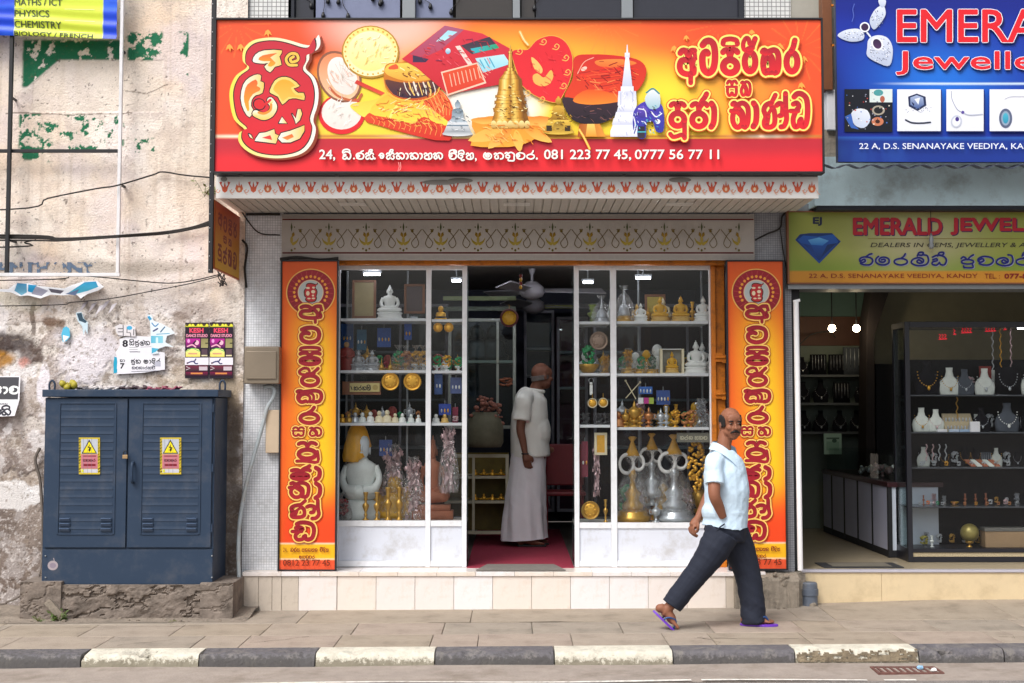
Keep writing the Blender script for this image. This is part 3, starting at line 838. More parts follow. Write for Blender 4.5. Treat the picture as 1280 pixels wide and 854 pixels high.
def vbox(px0,px1,py0,py1,Y,depth,name,m,parent,mid=None,**k):
 """upright box whose front face shows between those photo pixels at depth Y"""
 ym=(py0+py1)/2 if mid is None else mid
 x0,x1=at(px0,ym,Y).x,at(px1,ym,Y).x
 mb=MB();mb.box(x0,x1,Y,Y+depth,Z(py1,Y),Z(py0,Y))
 return mb.build(name,m,parent,origin=((x0+x1)/2,Y,Z(py1,Y)),**k)
mb=MB();xa,xb=X(303,.12),X(352,.12);mb.box(xa,xb,.12,.5,0.15,Z(262,.12));mb.build('pillar',M_mos,shop,origin=(xa,.12,0))
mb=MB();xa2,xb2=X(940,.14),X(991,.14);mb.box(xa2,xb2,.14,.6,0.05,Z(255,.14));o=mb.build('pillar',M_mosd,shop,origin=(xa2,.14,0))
UY=.16
zs0=Z(248,-.70)
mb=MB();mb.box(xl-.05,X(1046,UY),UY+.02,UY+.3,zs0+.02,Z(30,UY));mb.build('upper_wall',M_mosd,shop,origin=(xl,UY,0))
vbox(262,300,-40,30,UY-.02,.1,'wall_end',M_dark,shop)
vbox(305,364,-40,30,UY-.03,.2,'tiled_pier',mat('pier_tiles','#e2e2e0',rough=.3,tex=mosaic_tex(.035,'#8a8a8a'),var=.04),shop)
vbox(930,988,-40,30,UY-.03,.2,'tiled_pier',MATS['pier_tiles'],shop)
vbox(988,1026,-40,30,UY-.02,.2,'plain_pier',mat('pier_render','#a9a69c',rough=.9,var=.12),shop)
vbox(364,930,-45,-30,UY-.02,.2,'window_head',M_dark,shop)
mb=MB();mb.box(xl+.012,xr,.5,6.2,zt-.02,zt+.1);mb.build('flat_roof',M_dark,shop)
mb=MB();mb.box(xl-.0,xl+.1,.5,6.2,0,zt);mb.build('side_wall',M_dark,shop)
uw=thing('upper_window','aluminium window strip above the big red banner, blue curtains behind','window',(X(640,UY),UY,Z(22,UY)))
M_curt=mat('blue_grey_curtain','#8087a3',rough=.85,var=.08);M_dwin=mat('dark_window','#2b2c36',rough=.15,var=.1);M_dwin2=mat('brown_dark_window','#3a3532',rough=.2,var=.1)
for a,b,m,n in((366,392,M_dwin,'pane'),(395,500,M_curt,'curtain'),(520,566,M_curt,'curtain'),(570,640,M_dwin2,'pane'),(652,668,M_dwin2,'pane'),(670,776,M_dwin,'pane'),(792,928,M_dwin,'pane')):
 vbox(a,b,-40,28,UY+.02,.02,n,m,uw)
for a,b in((360,368),(503,519),(641,650),(777,791),(924,931)):
 vbox(a,b,-40,28,UY-.03,.05,'frame',M_greyalu if a>400 and a!=924 else M_dark,uw,bevel=.003)
bs=thing('bulb_string','string of dark decorative bulbs hanging inside the upper window','string lights',(X(450,UY),UY-.0,Z(-10,UY)))
rb=random.Random(21)
for i,(bx,by)in enumerate(((410,2),(423,3),(404,20),(466,-1),(477,3),(475,5),(435,21),(525,2),(538,9),(564,16),(668,11),(389,8))):
 p=at(bx,by,UY+.005);mb=MB()
 mb.lathe([(.003,.03),(.01,.027),(.011,.018),(.016,.008),(.017,-.004),(.012,-.016),(.003,-.02)],c=p,n=10)
 mb.build('bulb',M_black,bs,origin=p,smooth=True)
 mb=MB();q=at(bx+rb.uniform(-14,14),-38,UY+.005);mid=(p+q)/2+Vector((rb.uniform(-.06,.06),0,-.05))
 mb.tube(curve_pts([p+Vector((0,0,.03)),mid,q],6),.0025,n=5);mb.build('cord',M_wire,bs)
 # ---- canopy
YC=-.70
can_x0,can_x1=X(270,YC,235),X(1023,YC,235)
mb=MB();mb.box(can_x0,can_x1,YC,YC+.02,Z(248,YC),Z(221,YC));fascia=mb.build('fascia',mat('fascia_white','#ece9e4',rough=.5,var=.04),shop)
A=Art(YC-.001)
A.rect(272,223,1021,246,'#f1efec')
for i in range(42):
 x=281+i*17.9;y=235
 if i%2==0:
  c1,c2='#c63f2a','#e2683e'
  A.poly([(x-7,y-7),(x-4,y-1),(x-3,y+4),(x,y+6),(x+3,y+4),(x+4,y-1),(x+7,y-7),(x+3.4,y-8),(x+4,y-4),(x+1.5,y-1),(x,y-8),(x-1.5,y-1),(x-4,y-4),(x-3.4,y-8)],c1,c2)
 else:
  A.poly([(x-3,y-5),(x-5,y+1),(x-3,y+5),(x,y+6),(x+3,y+5),(x+5,y+1),(x+3,y-5),(x+1,y-2),(x,y-9),(x-1,y-2)],'#cf4a2e','#e07a44')
  A.oval(x,y+1.5,1.6,2.2,'#f4d9b8')
 A.stroke([(x-6,y+3),(x-8,y+6),(x-11,y+4),(x-9,y+2)],1.0,'#e2a084',smooth=4)
 A.stroke([(x+6,y+3),(x+8,y+7),(x+10,y+8)],.9,'#e8b59c',smooth=4)
for(cx,cy,rx)in((550,228,22),(575,226,16),(850,225,14),(280,224,4)):
 A.oval(cx,cy,rx,3.2,'#8d8882','#a39e97')
A.build('lotus_print',M_print,fascia)
sof=MB();soz=Z(248,YC)+.012;sof.box(can_x0,can_x1,YC+.02,.2,soz+.012,soz+.03);soffit=sof.build('soffit',M_soffit,shop,origin=(can_x0,YC,soz))
nsl=66;wsl=(can_x1-can_x0)/nsl
mb=MB();mb.box(0,wsl-.010,YC+.022,.12,0,.0119)
sm=None
for i in range(nsl):
 x=can_x0+i*wsl
 if sm is None:
  o=mb.build('soffit_slat',M_soffit,soffit,origin=(0,0,0));sm=o.data
  o.location=Vector((x,0,soz))-wloc(soffit)
 else:
  o=bpy.data.objects.new('soffit_slat',sm);COL.objects.link(o);o.parent=soffit;o.location=Vector((x,0,soz))-wloc(soffit)
mb=MB();mb.box(can_x0,can_x1,YC+.03,.2,soz+.1,soz+.16);mb.box(can_x0,can_x1,YC+.02,YC+.04,soz+.03,soz+.16);mb.build('canopy_deck',M_dark,shop)
for px in(440,646,850):
 q=at(px,255,YC+.3);mb=MB();mb.box(q.x-.10,q.x+.10,YC+.28,YC+.42,soz-.006,soz-.0005);mb.build('light_panel',mat('soffit_light_off','#dcdbd6',rough=.4),shop,origin=q)
YF=.10
fr=vbox(352,943,268,325,YF,.04,'frieze_board',M_frieze,shop)
A=Art(YF-.001)
A.rect(353,269,942,273,'#9d9893');A.rect(353,273.5,942,275.4,'#6a3333');A.rect(353,315.3,942,317.2,'#6a3333');A.rect(353,319,942,324,'#a9a49f')
for i in range(13):
 x=364.5+i*46.6
 if x>935:break
 y=296
 for s in(-1,1):
  if 355<x+s*23<942:
   A.stroke([(x+s*22.5,y-9),(x+s*14,y+2),(x+s*10,y+8),(x+s*14,y+14),(x+s*19,y+9),(x+s*16,y),(x+s*12,y-5),(x+s*9,y-9),(x+s*13,y-9)],.9,'#7a6a4a')
   A.oval(x+s*11,y-7,1.7,1.7,'#7b6a40')
   A.poly([(x,y+8),(x+s*6,y+5),(x+s*9,y+1),(x+s*7,y+7),(x+s*2,y+11)],'#9a8a3e','#b8a24a',smooth=3)
   A.poly([(x,y+2),(x+s*4,y-2),(x+s*3,y-6),(x+s*.5,y-4)],'#8d7434','#a7843a')
   A.oval(x+s*4,y+15,1.2,1.2,'#8b7b48');A.oval(x+s*3.5,y-12,.9,.9,'#6f7450')
 A.poly([(x,y-18),(x-1.2,y-12),(x,y-6),(x+1.2,y-12)],'#5d6446')
 A.oval(x,y+4,1.8,4.4,'#b09b52');A.oval(x,y+17,1.3,1.6,'#6e6838')
A.build('flower_print',M_paint,fr)
mb=MB()
for k in range(3):
 mb.tube(curve_pts([at(350,323+k,YF-.03),at(372,321+k,YF-.04),at(400,324,YF-.03),at(423,322+k,YF-.04)],5),.006,n=6)
o=mb.build('cable_bundle',M_wire);tag(o,'black cable bundle tucked above the left orange panel','cable')
mb=MB();mb.tube(curve_pts([at(944,300,.05),at(960,292,.1),at(975,285,.1),at(978,270,.1),at(990,262,.08)],6),.007,n=6)
mb.tube(curve_pts([at(975,285,.1),at(980,320,.12),at(986,350,.12)],6),.004,n=6)
tag(mb.build('loose_cable',M_wire),'black cable hanging over the grey tiles right of the flower frieze','cable')
mb=MB();mb.tube(curve_pts([at(303,300,.1),at(309,310,.09),at(306,335,.09),at(308,360,.1)],5),.009,n=6);mb.tube(curve_pts([at(300,262,.1),at(322,290,.1),at(350,294,.1)],5),.005,n=6)
mb.tube([at(308,268,.1),at(350,268,.09)],.01,n=6)
tag(mb.build('loose_cable',M_wire),'black cables in the corner between the side board and the white pillar','cable')
YL=.20
li=vbox(352,906,323.5,331,YL,.08,'lintel',M_orange,shop,bevel=.004)
zb_l=FL+.01
xo0,xo1=X(889.5,.3),X(907,.3)
post=MB();post.box(xo0,xo0+.035,.27,.33,FL,Z(329,.3));post.box(xo0+.04,xo1,.30,.36,FL,Z(329,.3));post.box(xo0+.034,xo0+.041,.31,.35,FL,Z(329,.3))
po=post.build('shutter_post',M_orange,shop,bevel=.003)
for py in(447,493):
 mb=MB();q=at(899,py,.27)
 mb.box(q.x-.03,q.x+.03,.255,.27,q.z-.035,q.z+.035);mb.tube([(q.x-.035,.245,q.z+.0),(q.x+.045,.245,q.z)],.008,n=8)
 mb.box(q.x+.02,q.x+.05,.25,.262,q.z-.045,q.z+.02)
 mb.build('hinge',M_orange,po,bevel=.002)
 # ---- step and its tiles
SY=0.0
zst=FL-.004
step=thing('entrance_step',None,None,(xl,SY,0),kind='structure')
sx0,sx1=X(303,SY,740),X(925,SY,740)
mb=MB();mb.box(sx0+.004,xr+.05,SY+.008,.45,-.02,FL-.014);mb.build('step_core',M_conc,step)
def tilep(x0,x1,z0,z1,m,y=SY,dz=0):
 mb=MB();mb.box(x0+.0015,x1-.0015,y+dz,y+.012,z0,z1)
 return mb.build('tile',m,step,origin=((x0+x1)/2,y,z0),bevel=.0015,seg=1)
tz1=FL-.034
rt=random.Random(9)
e=[303,323,340,352,373,421]
for a,b in zip(e,e[1:]):
 x0,x1=X(a,SY,740),X(b,SY,740);tilep(x0,x1,pz(x0)-.01,tz1,M_tiled if b<400 else rt.choice(M_tile),dz=rt.uniform(-.001,.001))
px=421.5
while px<900:
 x0,x1=X(px,SY,740),X(px+48.6,SY,740)
 tilep(x0,x1,pz(x0)-.01,tz1,rt.choice(M_tile),dz=rt.uniform(-.001,.001));px+=48.6
x0,x1=X(px,SY,740),X(918,SY,740);tilep(x0,x1,pz(x0)-.01,tz1,M_tiled)
px=303
while px<955:
 x0,x1=X(px,SY,715),X(min(px+48.6,957),SY,715)
 mb=MB();mb.box(x0+.001,x1-.001,SY-.012,SY+.012,FL-.032,FL);mb.build('nosing',M_alu if 0 else rt.choice(M_tile),step,origin=(x0,SY,FL),bevel=.002,seg=1)
 mb=MB();mb.box(x0+.001,x1-.001,SY+.0135,.31,FL-.014,FL-.0005);mb.build('tread_tile',rt.choice(M_tile),step,origin=(x0,SY,FL),bevel=.0015,seg=1)
 px+=48.6
mb=rough_block(X(918,-.04,735),X(998,-.04,735),-.06,.3,.0,FL-.02,26,.05,77,chips=.25)
mb.build('broken_corner',M_conc,step,smooth=False)
rock=MB();rr=random.Random(14)
for i in range(70):
 q=at(rr.uniform(930,996),rr.uniform(718,752),-.055);rr_=rr.uniform(.012,.035)
 rock.ell(q,(rr_,.014,rr_*.7),n=6,m=4,rot=Matrix.Rotation(rr.uniform(0,3),3,'Y'))
o=rock.build('rubble_face',M_conc,step);o['kind']='stuff'
# ---- interior shell
M_inw=mat('interior_wall','#3a3d4a',rough=.8,var=.1);M_inc=mat('interior_ceiling','#8b8680',rough=.85,var=.08)
M_carpet=mat('maroon_carpet','#8c1f38',rough=.95,var=.12,scale=20,bump=.4,bscale=200)
M_infl=mat('interior_floor','#5b554e',rough=.35,var=.1)
YB=4.6;zc=2.86
def slabbox(n,x0,x1,y0,y1,z0,z1,m,par=shop,**k):
 mb=MB();mb.box(x0,x1,y0,y1,z0,z1);return mb.build(n,m,par,**k)
ix0,ix1=X(352,.35),X(960,.35)
slabbox('floor',ix0,ix1,.32,YB,FL-.05,FL-.006,M_infl)
slabbox('back_wall',ix0,ix1,YB,YB+.1,FL,zc+.1,M_inw)
slabbox('inner_wall',ix0-.1,ix0,.35,YB,FL,zc+.1,M_inw)
slabbox('inner_wall',ix1,ix1+.08,.35,YB,FL,zc+.1,M_inw)
slabbox('ceiling',ix0-.1,ix1+.08,.285,YB+.1,zc,zc+.08,M_inc)
slabbox('door_head',ix0-.1,ix1+.08,.282,.40,Z(331,.28),zc,M_frieze)
# ================================================================ signs
def frame_box(px0,py0,px1,py1,Y,t,depth,name,m,parent,over=0.0):
 """four bars round a board"""
 c=[at(px0,py0,Y),at(px1,py0,Y),at(px1,py1,Y),at(px0,py1,Y)]
 x0,x1,z0,z1=(c[0].x+c[3].x)/2,(c[1].x+c[2].x)/2,c[2].z,c[0].z
 for n,b in(('bar',(x0-t,x1+t,z1,z1+t)),('bar',(x0-t,x1+t,z0-t,z0)),('bar',(x0-t,x0,z0,z1)),('bar',(x1,x1+t,z0,z1))):
  mb=MB();mb.box(b[0],b[1],Y-.012,Y+depth,b[2],b[3]);mb.build(name,m,parent,origin=(b[0],Y,b[2]),bevel=.002,seg=1)
 return x0,x1,z0,z1
 # ---------------- main banner: (267,22)-(1030,217)
YS=-.82
bx0,by0,bx1,by1=269.5,25,1027,214.5
q0,q1=at(bx0,(by0+by1)/2,YS),at(bx1,(by0+by1)/2,YS)
main=thing('shop_sign','large red and yellow shop banner with offering bowls and a golden stupa','sign',((q0 .x+q1 .x)/2,YS,Z(by1,YS)))
nx,nz=620,160
XS=np.linspace(q0 .x,q1 .x,nx);ZS=np.linspace(Z(by1,YS),Z(by0,YS),nz);XX,ZZ=np.meshgrid(XS,ZS)
PXX=bx0+(XX-q0 .x)/(q1 .x-q0 .x)*(bx1-bx0);PYY=by1-(ZZ-ZZ.min())/(ZZ.max()-ZZ.min())*(by1-by0)
col=LC('#f0552c')+0*XX[...,None]
d=np.sqrt(((PXX-640)/330)**2+((PYY-150)/150)**2)
col=mixc(col,LC('#f8a030'),1-sstep(.45,1.05,d));col=mixc(col,LC('#fbd93a'),1-sstep(.25,.85,d))
d2=np.sqrt(((PXX-830)/110)**2+((PYY-150)/80)**2);col=mixc(col,LC('#fbe23c'),(1-sstep(.4,1.2,d2))*.95)
d4=np.sqrt(((PXX-925)/80)**2+((PYY-125)/70)**2);col=mixc(col,LC('#f7a83a'),(1-sstep(.3,1.2,d4))*.7)
d3=np.sqrt(((PXX-480)/90)**2+((PYY-30)/45)**2);col=mixc(col,LC('#f9cdbc'),(1-sstep(.3,1.3,d3))*.85)
d5=np.sqrt(((PXX-440)/75)**2+((PYY-140)/60)**2);col=mixc(col,LC('#fbdf45'),(1-sstep(.5,1.2,d5))*.9)
dw=np.sqrt(((PXX-610)/80)**2+((PYY-135)/38)**2);col=mixc(col,LC('#fbf6ea'),(1-sstep(.6,1.05,dw))*(PYY>95))
for fx_,fy_ in((296,30),(760,28),(900,30),(1000,60)):
 an=np.arctan2(PYY-fy_,PXX-fx_);rr_=np.hypot(PXX-fx_,PYY-fy_)
 col=mixc(col,LC('#fb8a3c'),sstep(.93,.99,np.cos(an*15))*(rr_<42)*(rr_>8)*.45)
red=sstep(172.5,173.5,PYY)
rc_=mixc(LC('#c22a38')+0*col,LC('#ea2a33'),sstep(180,206,PYY))
col=mixc(col,rc_,red)
line=np.exp(-((PYY-170.5)/1.9)**2)
lc=mixc(LC('#c77a2c')+0*col,LC('#fbeed2'),np.clip(np.exp(-((PXX-300)/60)**2)+np.exp(-((PXX-560)/60)**2)+np.exp(-((PXX-960)/30)**2),0,1))
col=mixc(col,lc,np.clip(line,0,1))
col=col*(1+.05*(fbm(XX*3,ZZ*3,3)[...,None]-.5))
yy=YS+.004*np.sin(XX*1.7)+.002*np.sin(XX*5+ZZ*3)
P=np.stack([XX,yy+.006,ZZ],-1)
grid_sheet('printed_face',P,col,M_print,main,wloc(main))
A=Art(YS-.003)
W='#f8f4ec'
rr=random.Random(4)
for(x,y,s)in((287,60,5),(301,60,5),(335,42,5),(905,62,5),(858,48,4),(843,62,5),(975,60,6),(1005,75,5),(1002,108,5),(940,42,5)):
 A.poly([(x-s,y+s*.6),(x-s*.6,y-s*.6),(x,y-s),(x+s*.6,y-s*.4),(x+s,y+s*.5),(x+s*.3,y),(x+s*.2,y+s),(x-s*.3,y+s*.1)],'#f9a94a')
A.oval(427,143,29,25,'#e0242c');A.oval(427,141,25,21,'#f2ece4','#e6ddd6')
A.oval(424,96,26,34,'#8d5a44',rot=-.5);A.oval(424,96,23.5,31,'#e9895a','#f5c9a0',rot=-.5);A.oval(428,95,17,25,'#f3ece6','#e6dcd4',rot=-.45)
for k in range(9):
 a=-2.2+k*.35;A.stroke([(428,97),(428+15*math.cos(a),97+21*math.sin(a))],.5,'#c9bdb2',smooth=0)
A.stroke([(412,110),(424,121),(445,126),(452,118)],3,'#c4643c')
A.oval(463,65,36,33,'#b98a2c');A.oval(463,64.5,34,31,'#fbe07a','#fdf3c0');A.oval(463,64,28,25,'#fcf3c4','#fbe488')
for k in range(30):
 a=k*.2094;A.oval(463+31.5*math.cos(a),64.5+28.5*math.sin(a),1.3,1.3,'#e0a93c',n=6)
A.poly([(446,100),(481,116),(479,120),(443,104)],'#c8302a','#e5553a')
A.poly([(440,130),(470,124),(486,116),(520,128),(500,140),(462,148),(442,138)],'#f6c545','#fbe05a',smooth=4)
A.poly([(460,142),(515,128),(566,150),(562,176),(520,170),(470,156),(458,152)],'#e85a2a','#d32a22',smooth=2)
for k in range(14):
 x=464+k*6.5;A.stroke([(x,146+k*.6),(x+4,151+k*.8),(x+2,156+k*1.1)],.8,'#f49a4c',smooth=3)
A.poly([(462,141),(480,120),(505,118),(530,130),(555,148),(566,158),(545,154),(530,146),(515,154),(490,148)],'#f9b83c','#fbe050',smooth=3)
A.poly([(506,118),(540,108),(562,125),(566,150),(540,135),(520,128)],'#ea6a30','#e64a28',smooth=3)
for k in range(9):A.stroke([(515+k*5,118),(522+k*5,132),(530+k*4,144)],.7,'#f7a85a',smooth=3)
A.stroke([(499,130),(492,138),(488,146)],3,'#fbe77a');A.stroke([(503,130),(520,133),(528,128)],4,'#f9c646')
A.poly([(480,90),(484,80),(500,78),(530,77),(545,82),(551,96),(549,112),(535,122),(512,125),(492,120),(481,106)],'#d08a22','#c2541f',smooth=4)
A.poly([(481,100),(500,103),(530,103),(549,96),(548,110),(534,120),(512,123),(492,118)],'#6b3a2a','#35203a',smooth=3)
for k in range(7):A.stroke([(505+k*6,103),(508+k*6,112),(513+k*5,119)],1.1+(k%3)*.6,'#f3c86a' if k%2 else '#e9e0d0',smooth=3)
A.poly([(482,92),(486,81),(505,79),(530,78),(546,84),(549,95),(530,101),(505,101)],'#f7d25a','#e2a036',smooth=4)
A.poly([(486,84),(495,80),(498,86),(487,87)],'#e05a30',smooth=2)
def streaks(cx,cy,rx,ry,n,cols,ln=5,w=.6,ang=.6,seed=1):
 r_=random.Random(seed)
 for _ in range(n):
  a=r_.uniform(0,6.28);r=math.sqrt(r_.random());x,y=cx+rx*r*math.cos(a),cy+ry*r*math.sin(a);t=ang+r_.uniform(-.7,.7);l=ln*r_.uniform(.4,1.2)
  A.stroke([(x,y),(x+l*math.cos(t)*.5+r_.uniform(-.6,.6),y+l*math.sin(t)*.5),(x+l*math.cos(t),y+l*math.sin(t))],w*r_.uniform(.6,1.6),r_.choice(cols),smooth=2,caps=False)
streaks(512,150,42,11,60,('#f9a040','#b81e18','#f7c860','#e03a20'),9,.7,.4,2);streaks(500,134,32,9,40,('#fbe98a','#e0902a','#f0702a','#fdf3b0'),8,.8,-.3,3);streaks(546,130,16,17,36,('#f49a50','#b82418','#f9c070'),8,.7,1.1,4)
streaks(516,89,26,7,26,('#fdf0a8','#b06a1c','#f9d050','#8a4a18'),6,.9,.1,5);streaks(520,112,26,7,24,('#20141e','#c87c3a','#f6e2b0','#7a3a28'),6,.8,1.2,6);A.stroke([(479,100),(484,116),(500,125),(526,126),(545,118),(551,104)],1.2,'#f3c050')
streaks(463,64,24,20,40,('#fdf8d8','#f3d468','#f9e6a0'),7,.7,-.7,7);streaks(427,142,20,16,18,('#ffffff','#dcd0c8'),7,.6,-.5,8);streaks(426,96,18,24,26,('#d9c2b4','#fbf3ee','#f0b090'),8,.6,1.0,9)
A.poly([(502,74),(556,32),(603,42),(640,62),(634,104),(560,118),(520,84)],'#d43246','#c8242e')
A.poly([(512,68),(556,32),(580,37),(552,62),(530,72)],'#a85a78','#b4405a')
A.poly([(545,52),(560,38),(572,40),(556,51)],'#9ed6ea','#b8e2ee');A.poly([(516,69),(536,74),(532,78),(516,78)],'#3b2c4a')
A.poly([(576,57),(612,46),(624,60),(590,68)],'#3a3040','#4a3a48');A.poly([(588,61),(620,55),(624,60),(592,67)],'#39b6c8','#2aa06a',ax=0)
A.poly([(594,73),(630,68),(638,80),(604,91)],'#bfe6ef','#8fd4e6');
for k in range(3):A.stroke([(600+k*6,75-k),(606+k*6,86-k)],1.6,'#4fa8c4',smooth=0)
A.poly([(569,58),(575,57),(592,82),(587,84)],'#f3d6cc');A.oval(560,64,3.2,3.6,'#dfe8ee','#5aa8cc')
A.poly([(551,90),(597,78),(608,104),(559,120)],'#f3c9b0');A.poly([(553,91.5),(596,80),(605.5,102.5),(560,117.5)],'#e0522c','#d93c2a')
for k in range(8):A.stroke([(562+k*5,93-k*1.2),(565+k*5,108-k*1.5)],1.2,'#f4b49a',smooth=2)
for k in range(5):A.stroke([(600+2*k,95-3*k),(604+3*k,100-3*k)],.7,'#f6a890',smooth=0)
hp=[(660,62),(672,50),(690,45),(706,52),(715,70),(714,94),(704,118),(694,128),(672,121),(656,110),(650,100),(640,68),(648,62)]
A.poly([(x*1.02-13.7,y*1.02-1.7)for x,y in hp],'#e4b04a',smooth=5);A.poly(hp,'#dd2430','#e32a34',smooth=5)
for(x,y)in((680,52),(696,58),(708,72),(710,90),(705,107),(660,116),(678,124),(650,64)):
 A.stroke([(x-5,y+3),(x,y+4),(x+3,y),(x,y-3),(x-3,y),(x-1,y+1)],1.1,'#f0b45a',smooth=4)
A.poly([(666,95),(672,92),(680,97),(688,88),(692,93),(688,104),(678,108),(668,104)],'#f2b45a',smooth=4)
A.poly([(664,72),(671,76),(678,86),(676,92),(668,86)],'#f6c06a',smooth=4)
A.stroke([(650,40),(655,50),(660,56)],3.6,'#f7b860');A.stroke([(650,40),(655,50),(660,56)],1.2,'#f3e4b0')
A.poly([(718,72),(740,68),(775,70),(800,76),(808,90),(798,112),(770,128),(735,122),(712,124),(706,118),(716,98)],'#cf2a24','#e0421f',smooth=4)
for k in range(7):A.stroke([(722+k*4,92+k*3),(750,88+k*5),(790-k*4,84+k*5)],.9,'#f2603a' if k%2 else '#a31c1c',smooth=4)
A.poly([(745,76),(775,74),(796,79),(775,84),(750,83)],'#f58a3c','#e86a2c',smooth=4);A.stroke([(722,92),(730,78),(742,72)],1,'#f6b09a')
A.oval(730,86,4,2.4,'#f4c9b8',rot=-.5)
A.poly([(704,122),(740,128),(775,127),(772,140),(756,153),(730,155),(712,146)],'#3a2530','#201824',smooth=4)
A.poly([(724,155),(750,155),(757,171),(722,171)],'#a8521c','#e89a3a',ax=0);A.poly([(734,155),(743,155),(746,171),(732,171)],'#f7cf6a','#e8962c')
A.poly([(716,126),(735,112),(770,118),(778,126),(740,131)],'#e8561f','#f28a2c',smooth=4)
streaks(758,96,38,20,70,('#f4552c','#8f1414','#f98a4a','#f03020'),11,.8,.3,11);streaks(742,142,30,9,20,('#5a3c48','#140e14','#8a5a50'),8,.7,.2,12);streaks(570,62,50,18,44,('#b01c34','#f06070','#e83a3a','#7c2a50'),8,.7,.5,13);streaks(682,86,26,30,24,('#e8404a','#c81824'),8,.6,.8,14)
def buddha_art(x,y,s,c1,c2,base):
 A.poly([(x-1*s,y-28*s),(x+1*s,y-28*s),(x+2*s,y-22*s),(x-2*s,y-22*s)],c1)
 A.oval(x,y-30*s+8*s,3.6*s,4.6*s,c1,c2);A.poly([(x-6*s,y-16*s),(x+6*s,y-16*s),(x+7.5*s,y-5*s),(x+12*s,y+1*s),(x-12*s,y+1*s),(x-7.5*s,y-5*s)],c1,c2,smooth=3)
 A.poly([(x-12*s,y),(x+12*s,y),(x+17*s,y+12*s),(x+19*s,y+16*s),(x-19*s,y+16*s),(x-17*s,y+12*s)],base[0],base[1]);A.oval(x,y+14*s,19*s,3.4*s,base[1],base[0])
 A.stroke([(x-13*s,y+4*s),(x+13*s,y+4*s)],1.5*s,c1,smooth=0);A.stroke([(x-5*s,y-8*s),(x,y-4*s),(x+5*s,y-9*s)],.9*s,base[1])
for px_ in([(590,150),(640,144),(700,152),(675,170),(650,182),(620,184),(588,182),(595,168)],):
 A.poly(px_,'#f0912c','#f6aa3a',smooth=2)
for(a,b,c_)in(((640,160),(585,176),'#f7b04a'),((640,160),(610,186),'#ee8a2a'),((645,162),(650,190),'#f9b84c'),((655,160),(690,178),'#f39a34'),((650,152),(700,152),'#ea7c22'),((620,152),(588,150),'#ee8626')):
 dx,dy=b[0]-a[0],b[1]-a[1];A.poly([a,(a[0]+dx*.5-dy*.22,a[1]+dy*.5+dx*.14),b,(a[0]+dx*.5+dy*.22,a[1]+dy*.5-dx*.14)],c_,'#f8c05c',smooth=3)
buddha_art(572,153,1.0,'#6f8494','#b9c6d0',('#e2e6ea','#8d959c'))
g1,g2='#f7d878','#8a5a16'
def band(x,y,w0,w1,h):
 n=8;seq=['#8a5a18','#d69a30','#fbe58c','#e8b545','#a56e1e','#f3cf66','#c98c28','#7a4a12']
 for i in range(n):
  a,b=-1+2*i/n,-1+2*(i+1)/n
  A.poly([(x+a*w0,y),(x+b*w0,y),(x+b*w1,y+h),(x+a*w1,y+h)],seq[i],seq[(i+1)%n],ax=0,up=(i==0))
 A.stroke([(x-w1,y+h),(x+w1,y+h)],.7,'#7a4a14',smooth=0)
X0=638
for(y,w0,w1,h)in((56,.4,1.2,8),(64,2.4,2.6,3),(67,1.8,3.2,18),(85,5,5,4),(89,7,9,4),(93,9,14,6),(99,14,15.5,14),(113,15.5,17,6),(119,19,19,3),(122,17,18,4),(126,20,20,4),(130,18,20,5),(135,22,21,5),(140,20,22,8),(148,22,24,6),(154,23,20,6)):band(X0,y,w0,w1,h)
for k in range(7):A.oval(X0-21+k*7,156,3.6,5.2,'#fbe9a0','#b98228')
buddha_art(698,150,1.05,'#d9ab3c','#8d6414',('#e7c24e','#a87c1e'));A.oval(698,158,6.5,6,'#8d6c20','#c9a340');A.rect(683,157,690,164,'#3a2a18');A.rect(706,157,713,164,'#3a2a18')
A.stroke([(724,162),(730,172),(737,186)],3,'#f0a83c');A.stroke([(724,162),(730,172),(737,186)],1,'#fbe27a')
for(y,w0,w1,h,c1,c2)in((56,.5,1.2,10,'#d8dcf0','#eceef8'),(66,3,3.2,6,'#eef0fa','#d0d4ea'),(72,2.2,6.5,36,'#f2f3fb','#c9cfe6'),(108,8,8,6,'#e4e6f4','#f4f5fc'),(114,11,12,18,'#d5d9ee','#eef0fa'),(132,11,13,8,'#f4f5fc','#cdd2e8'),(140,14,16,8,'#e2e5f4','#f4f5fc'),(148,17,19,8,'#f2f3fb','#c8cde4'),(156,18,21,8,'#e6e8f6','#f2f3fb'),(164,21,21,7,'#f8f8fd','#d5d9ec')):
 A.poly([(784-w0,y),(784+w0,y),(784+w1,y+h),(784-w1,y+h)],c1,c2)
A.stroke([(776,116),(776,131)],.8,'#a9b0d0',smooth=0);A.stroke([(791,116),(791,131)],.8,'#a9b0d0',smooth=0)
A.poly([(792,140),(800,130),(812,126),(826,130),(830,144),(829,164),(820,164),(816,152),(808,154),(807,172),(797,172),(797,156),(793,168),(791,158)],'#4a3ab0','#2c3a9c',smooth=3)
A.oval(803,140,7,7.5,'#6a52c0','#3a3090');A.poly([(806,124),(812,114),(820,113),(825,120),(824,134),(812,136)],'#e6eaf2','#9cc4d0',smooth=3);A.stroke([(808,116),(816,111),(824,117)],2,'#3a8a96')
A.poly([(798,158),(806,158),(806,173),(797,173)],'#2c2430','#3a3040');A.stroke([(792,146),(794,156),(791,168)],1.4,'#e8ecf4');A.stroke([(814,140),(820,146),(827,142)],1.6,'#f0f0f6');A.stroke([(798,136),(806,138),(808,146)],1.2,'#f0f0f6');A.stroke([(797,165),(807,165)],1.6,'#4ab0c0');A.oval(822,152,3.4,3,'#efeef6')
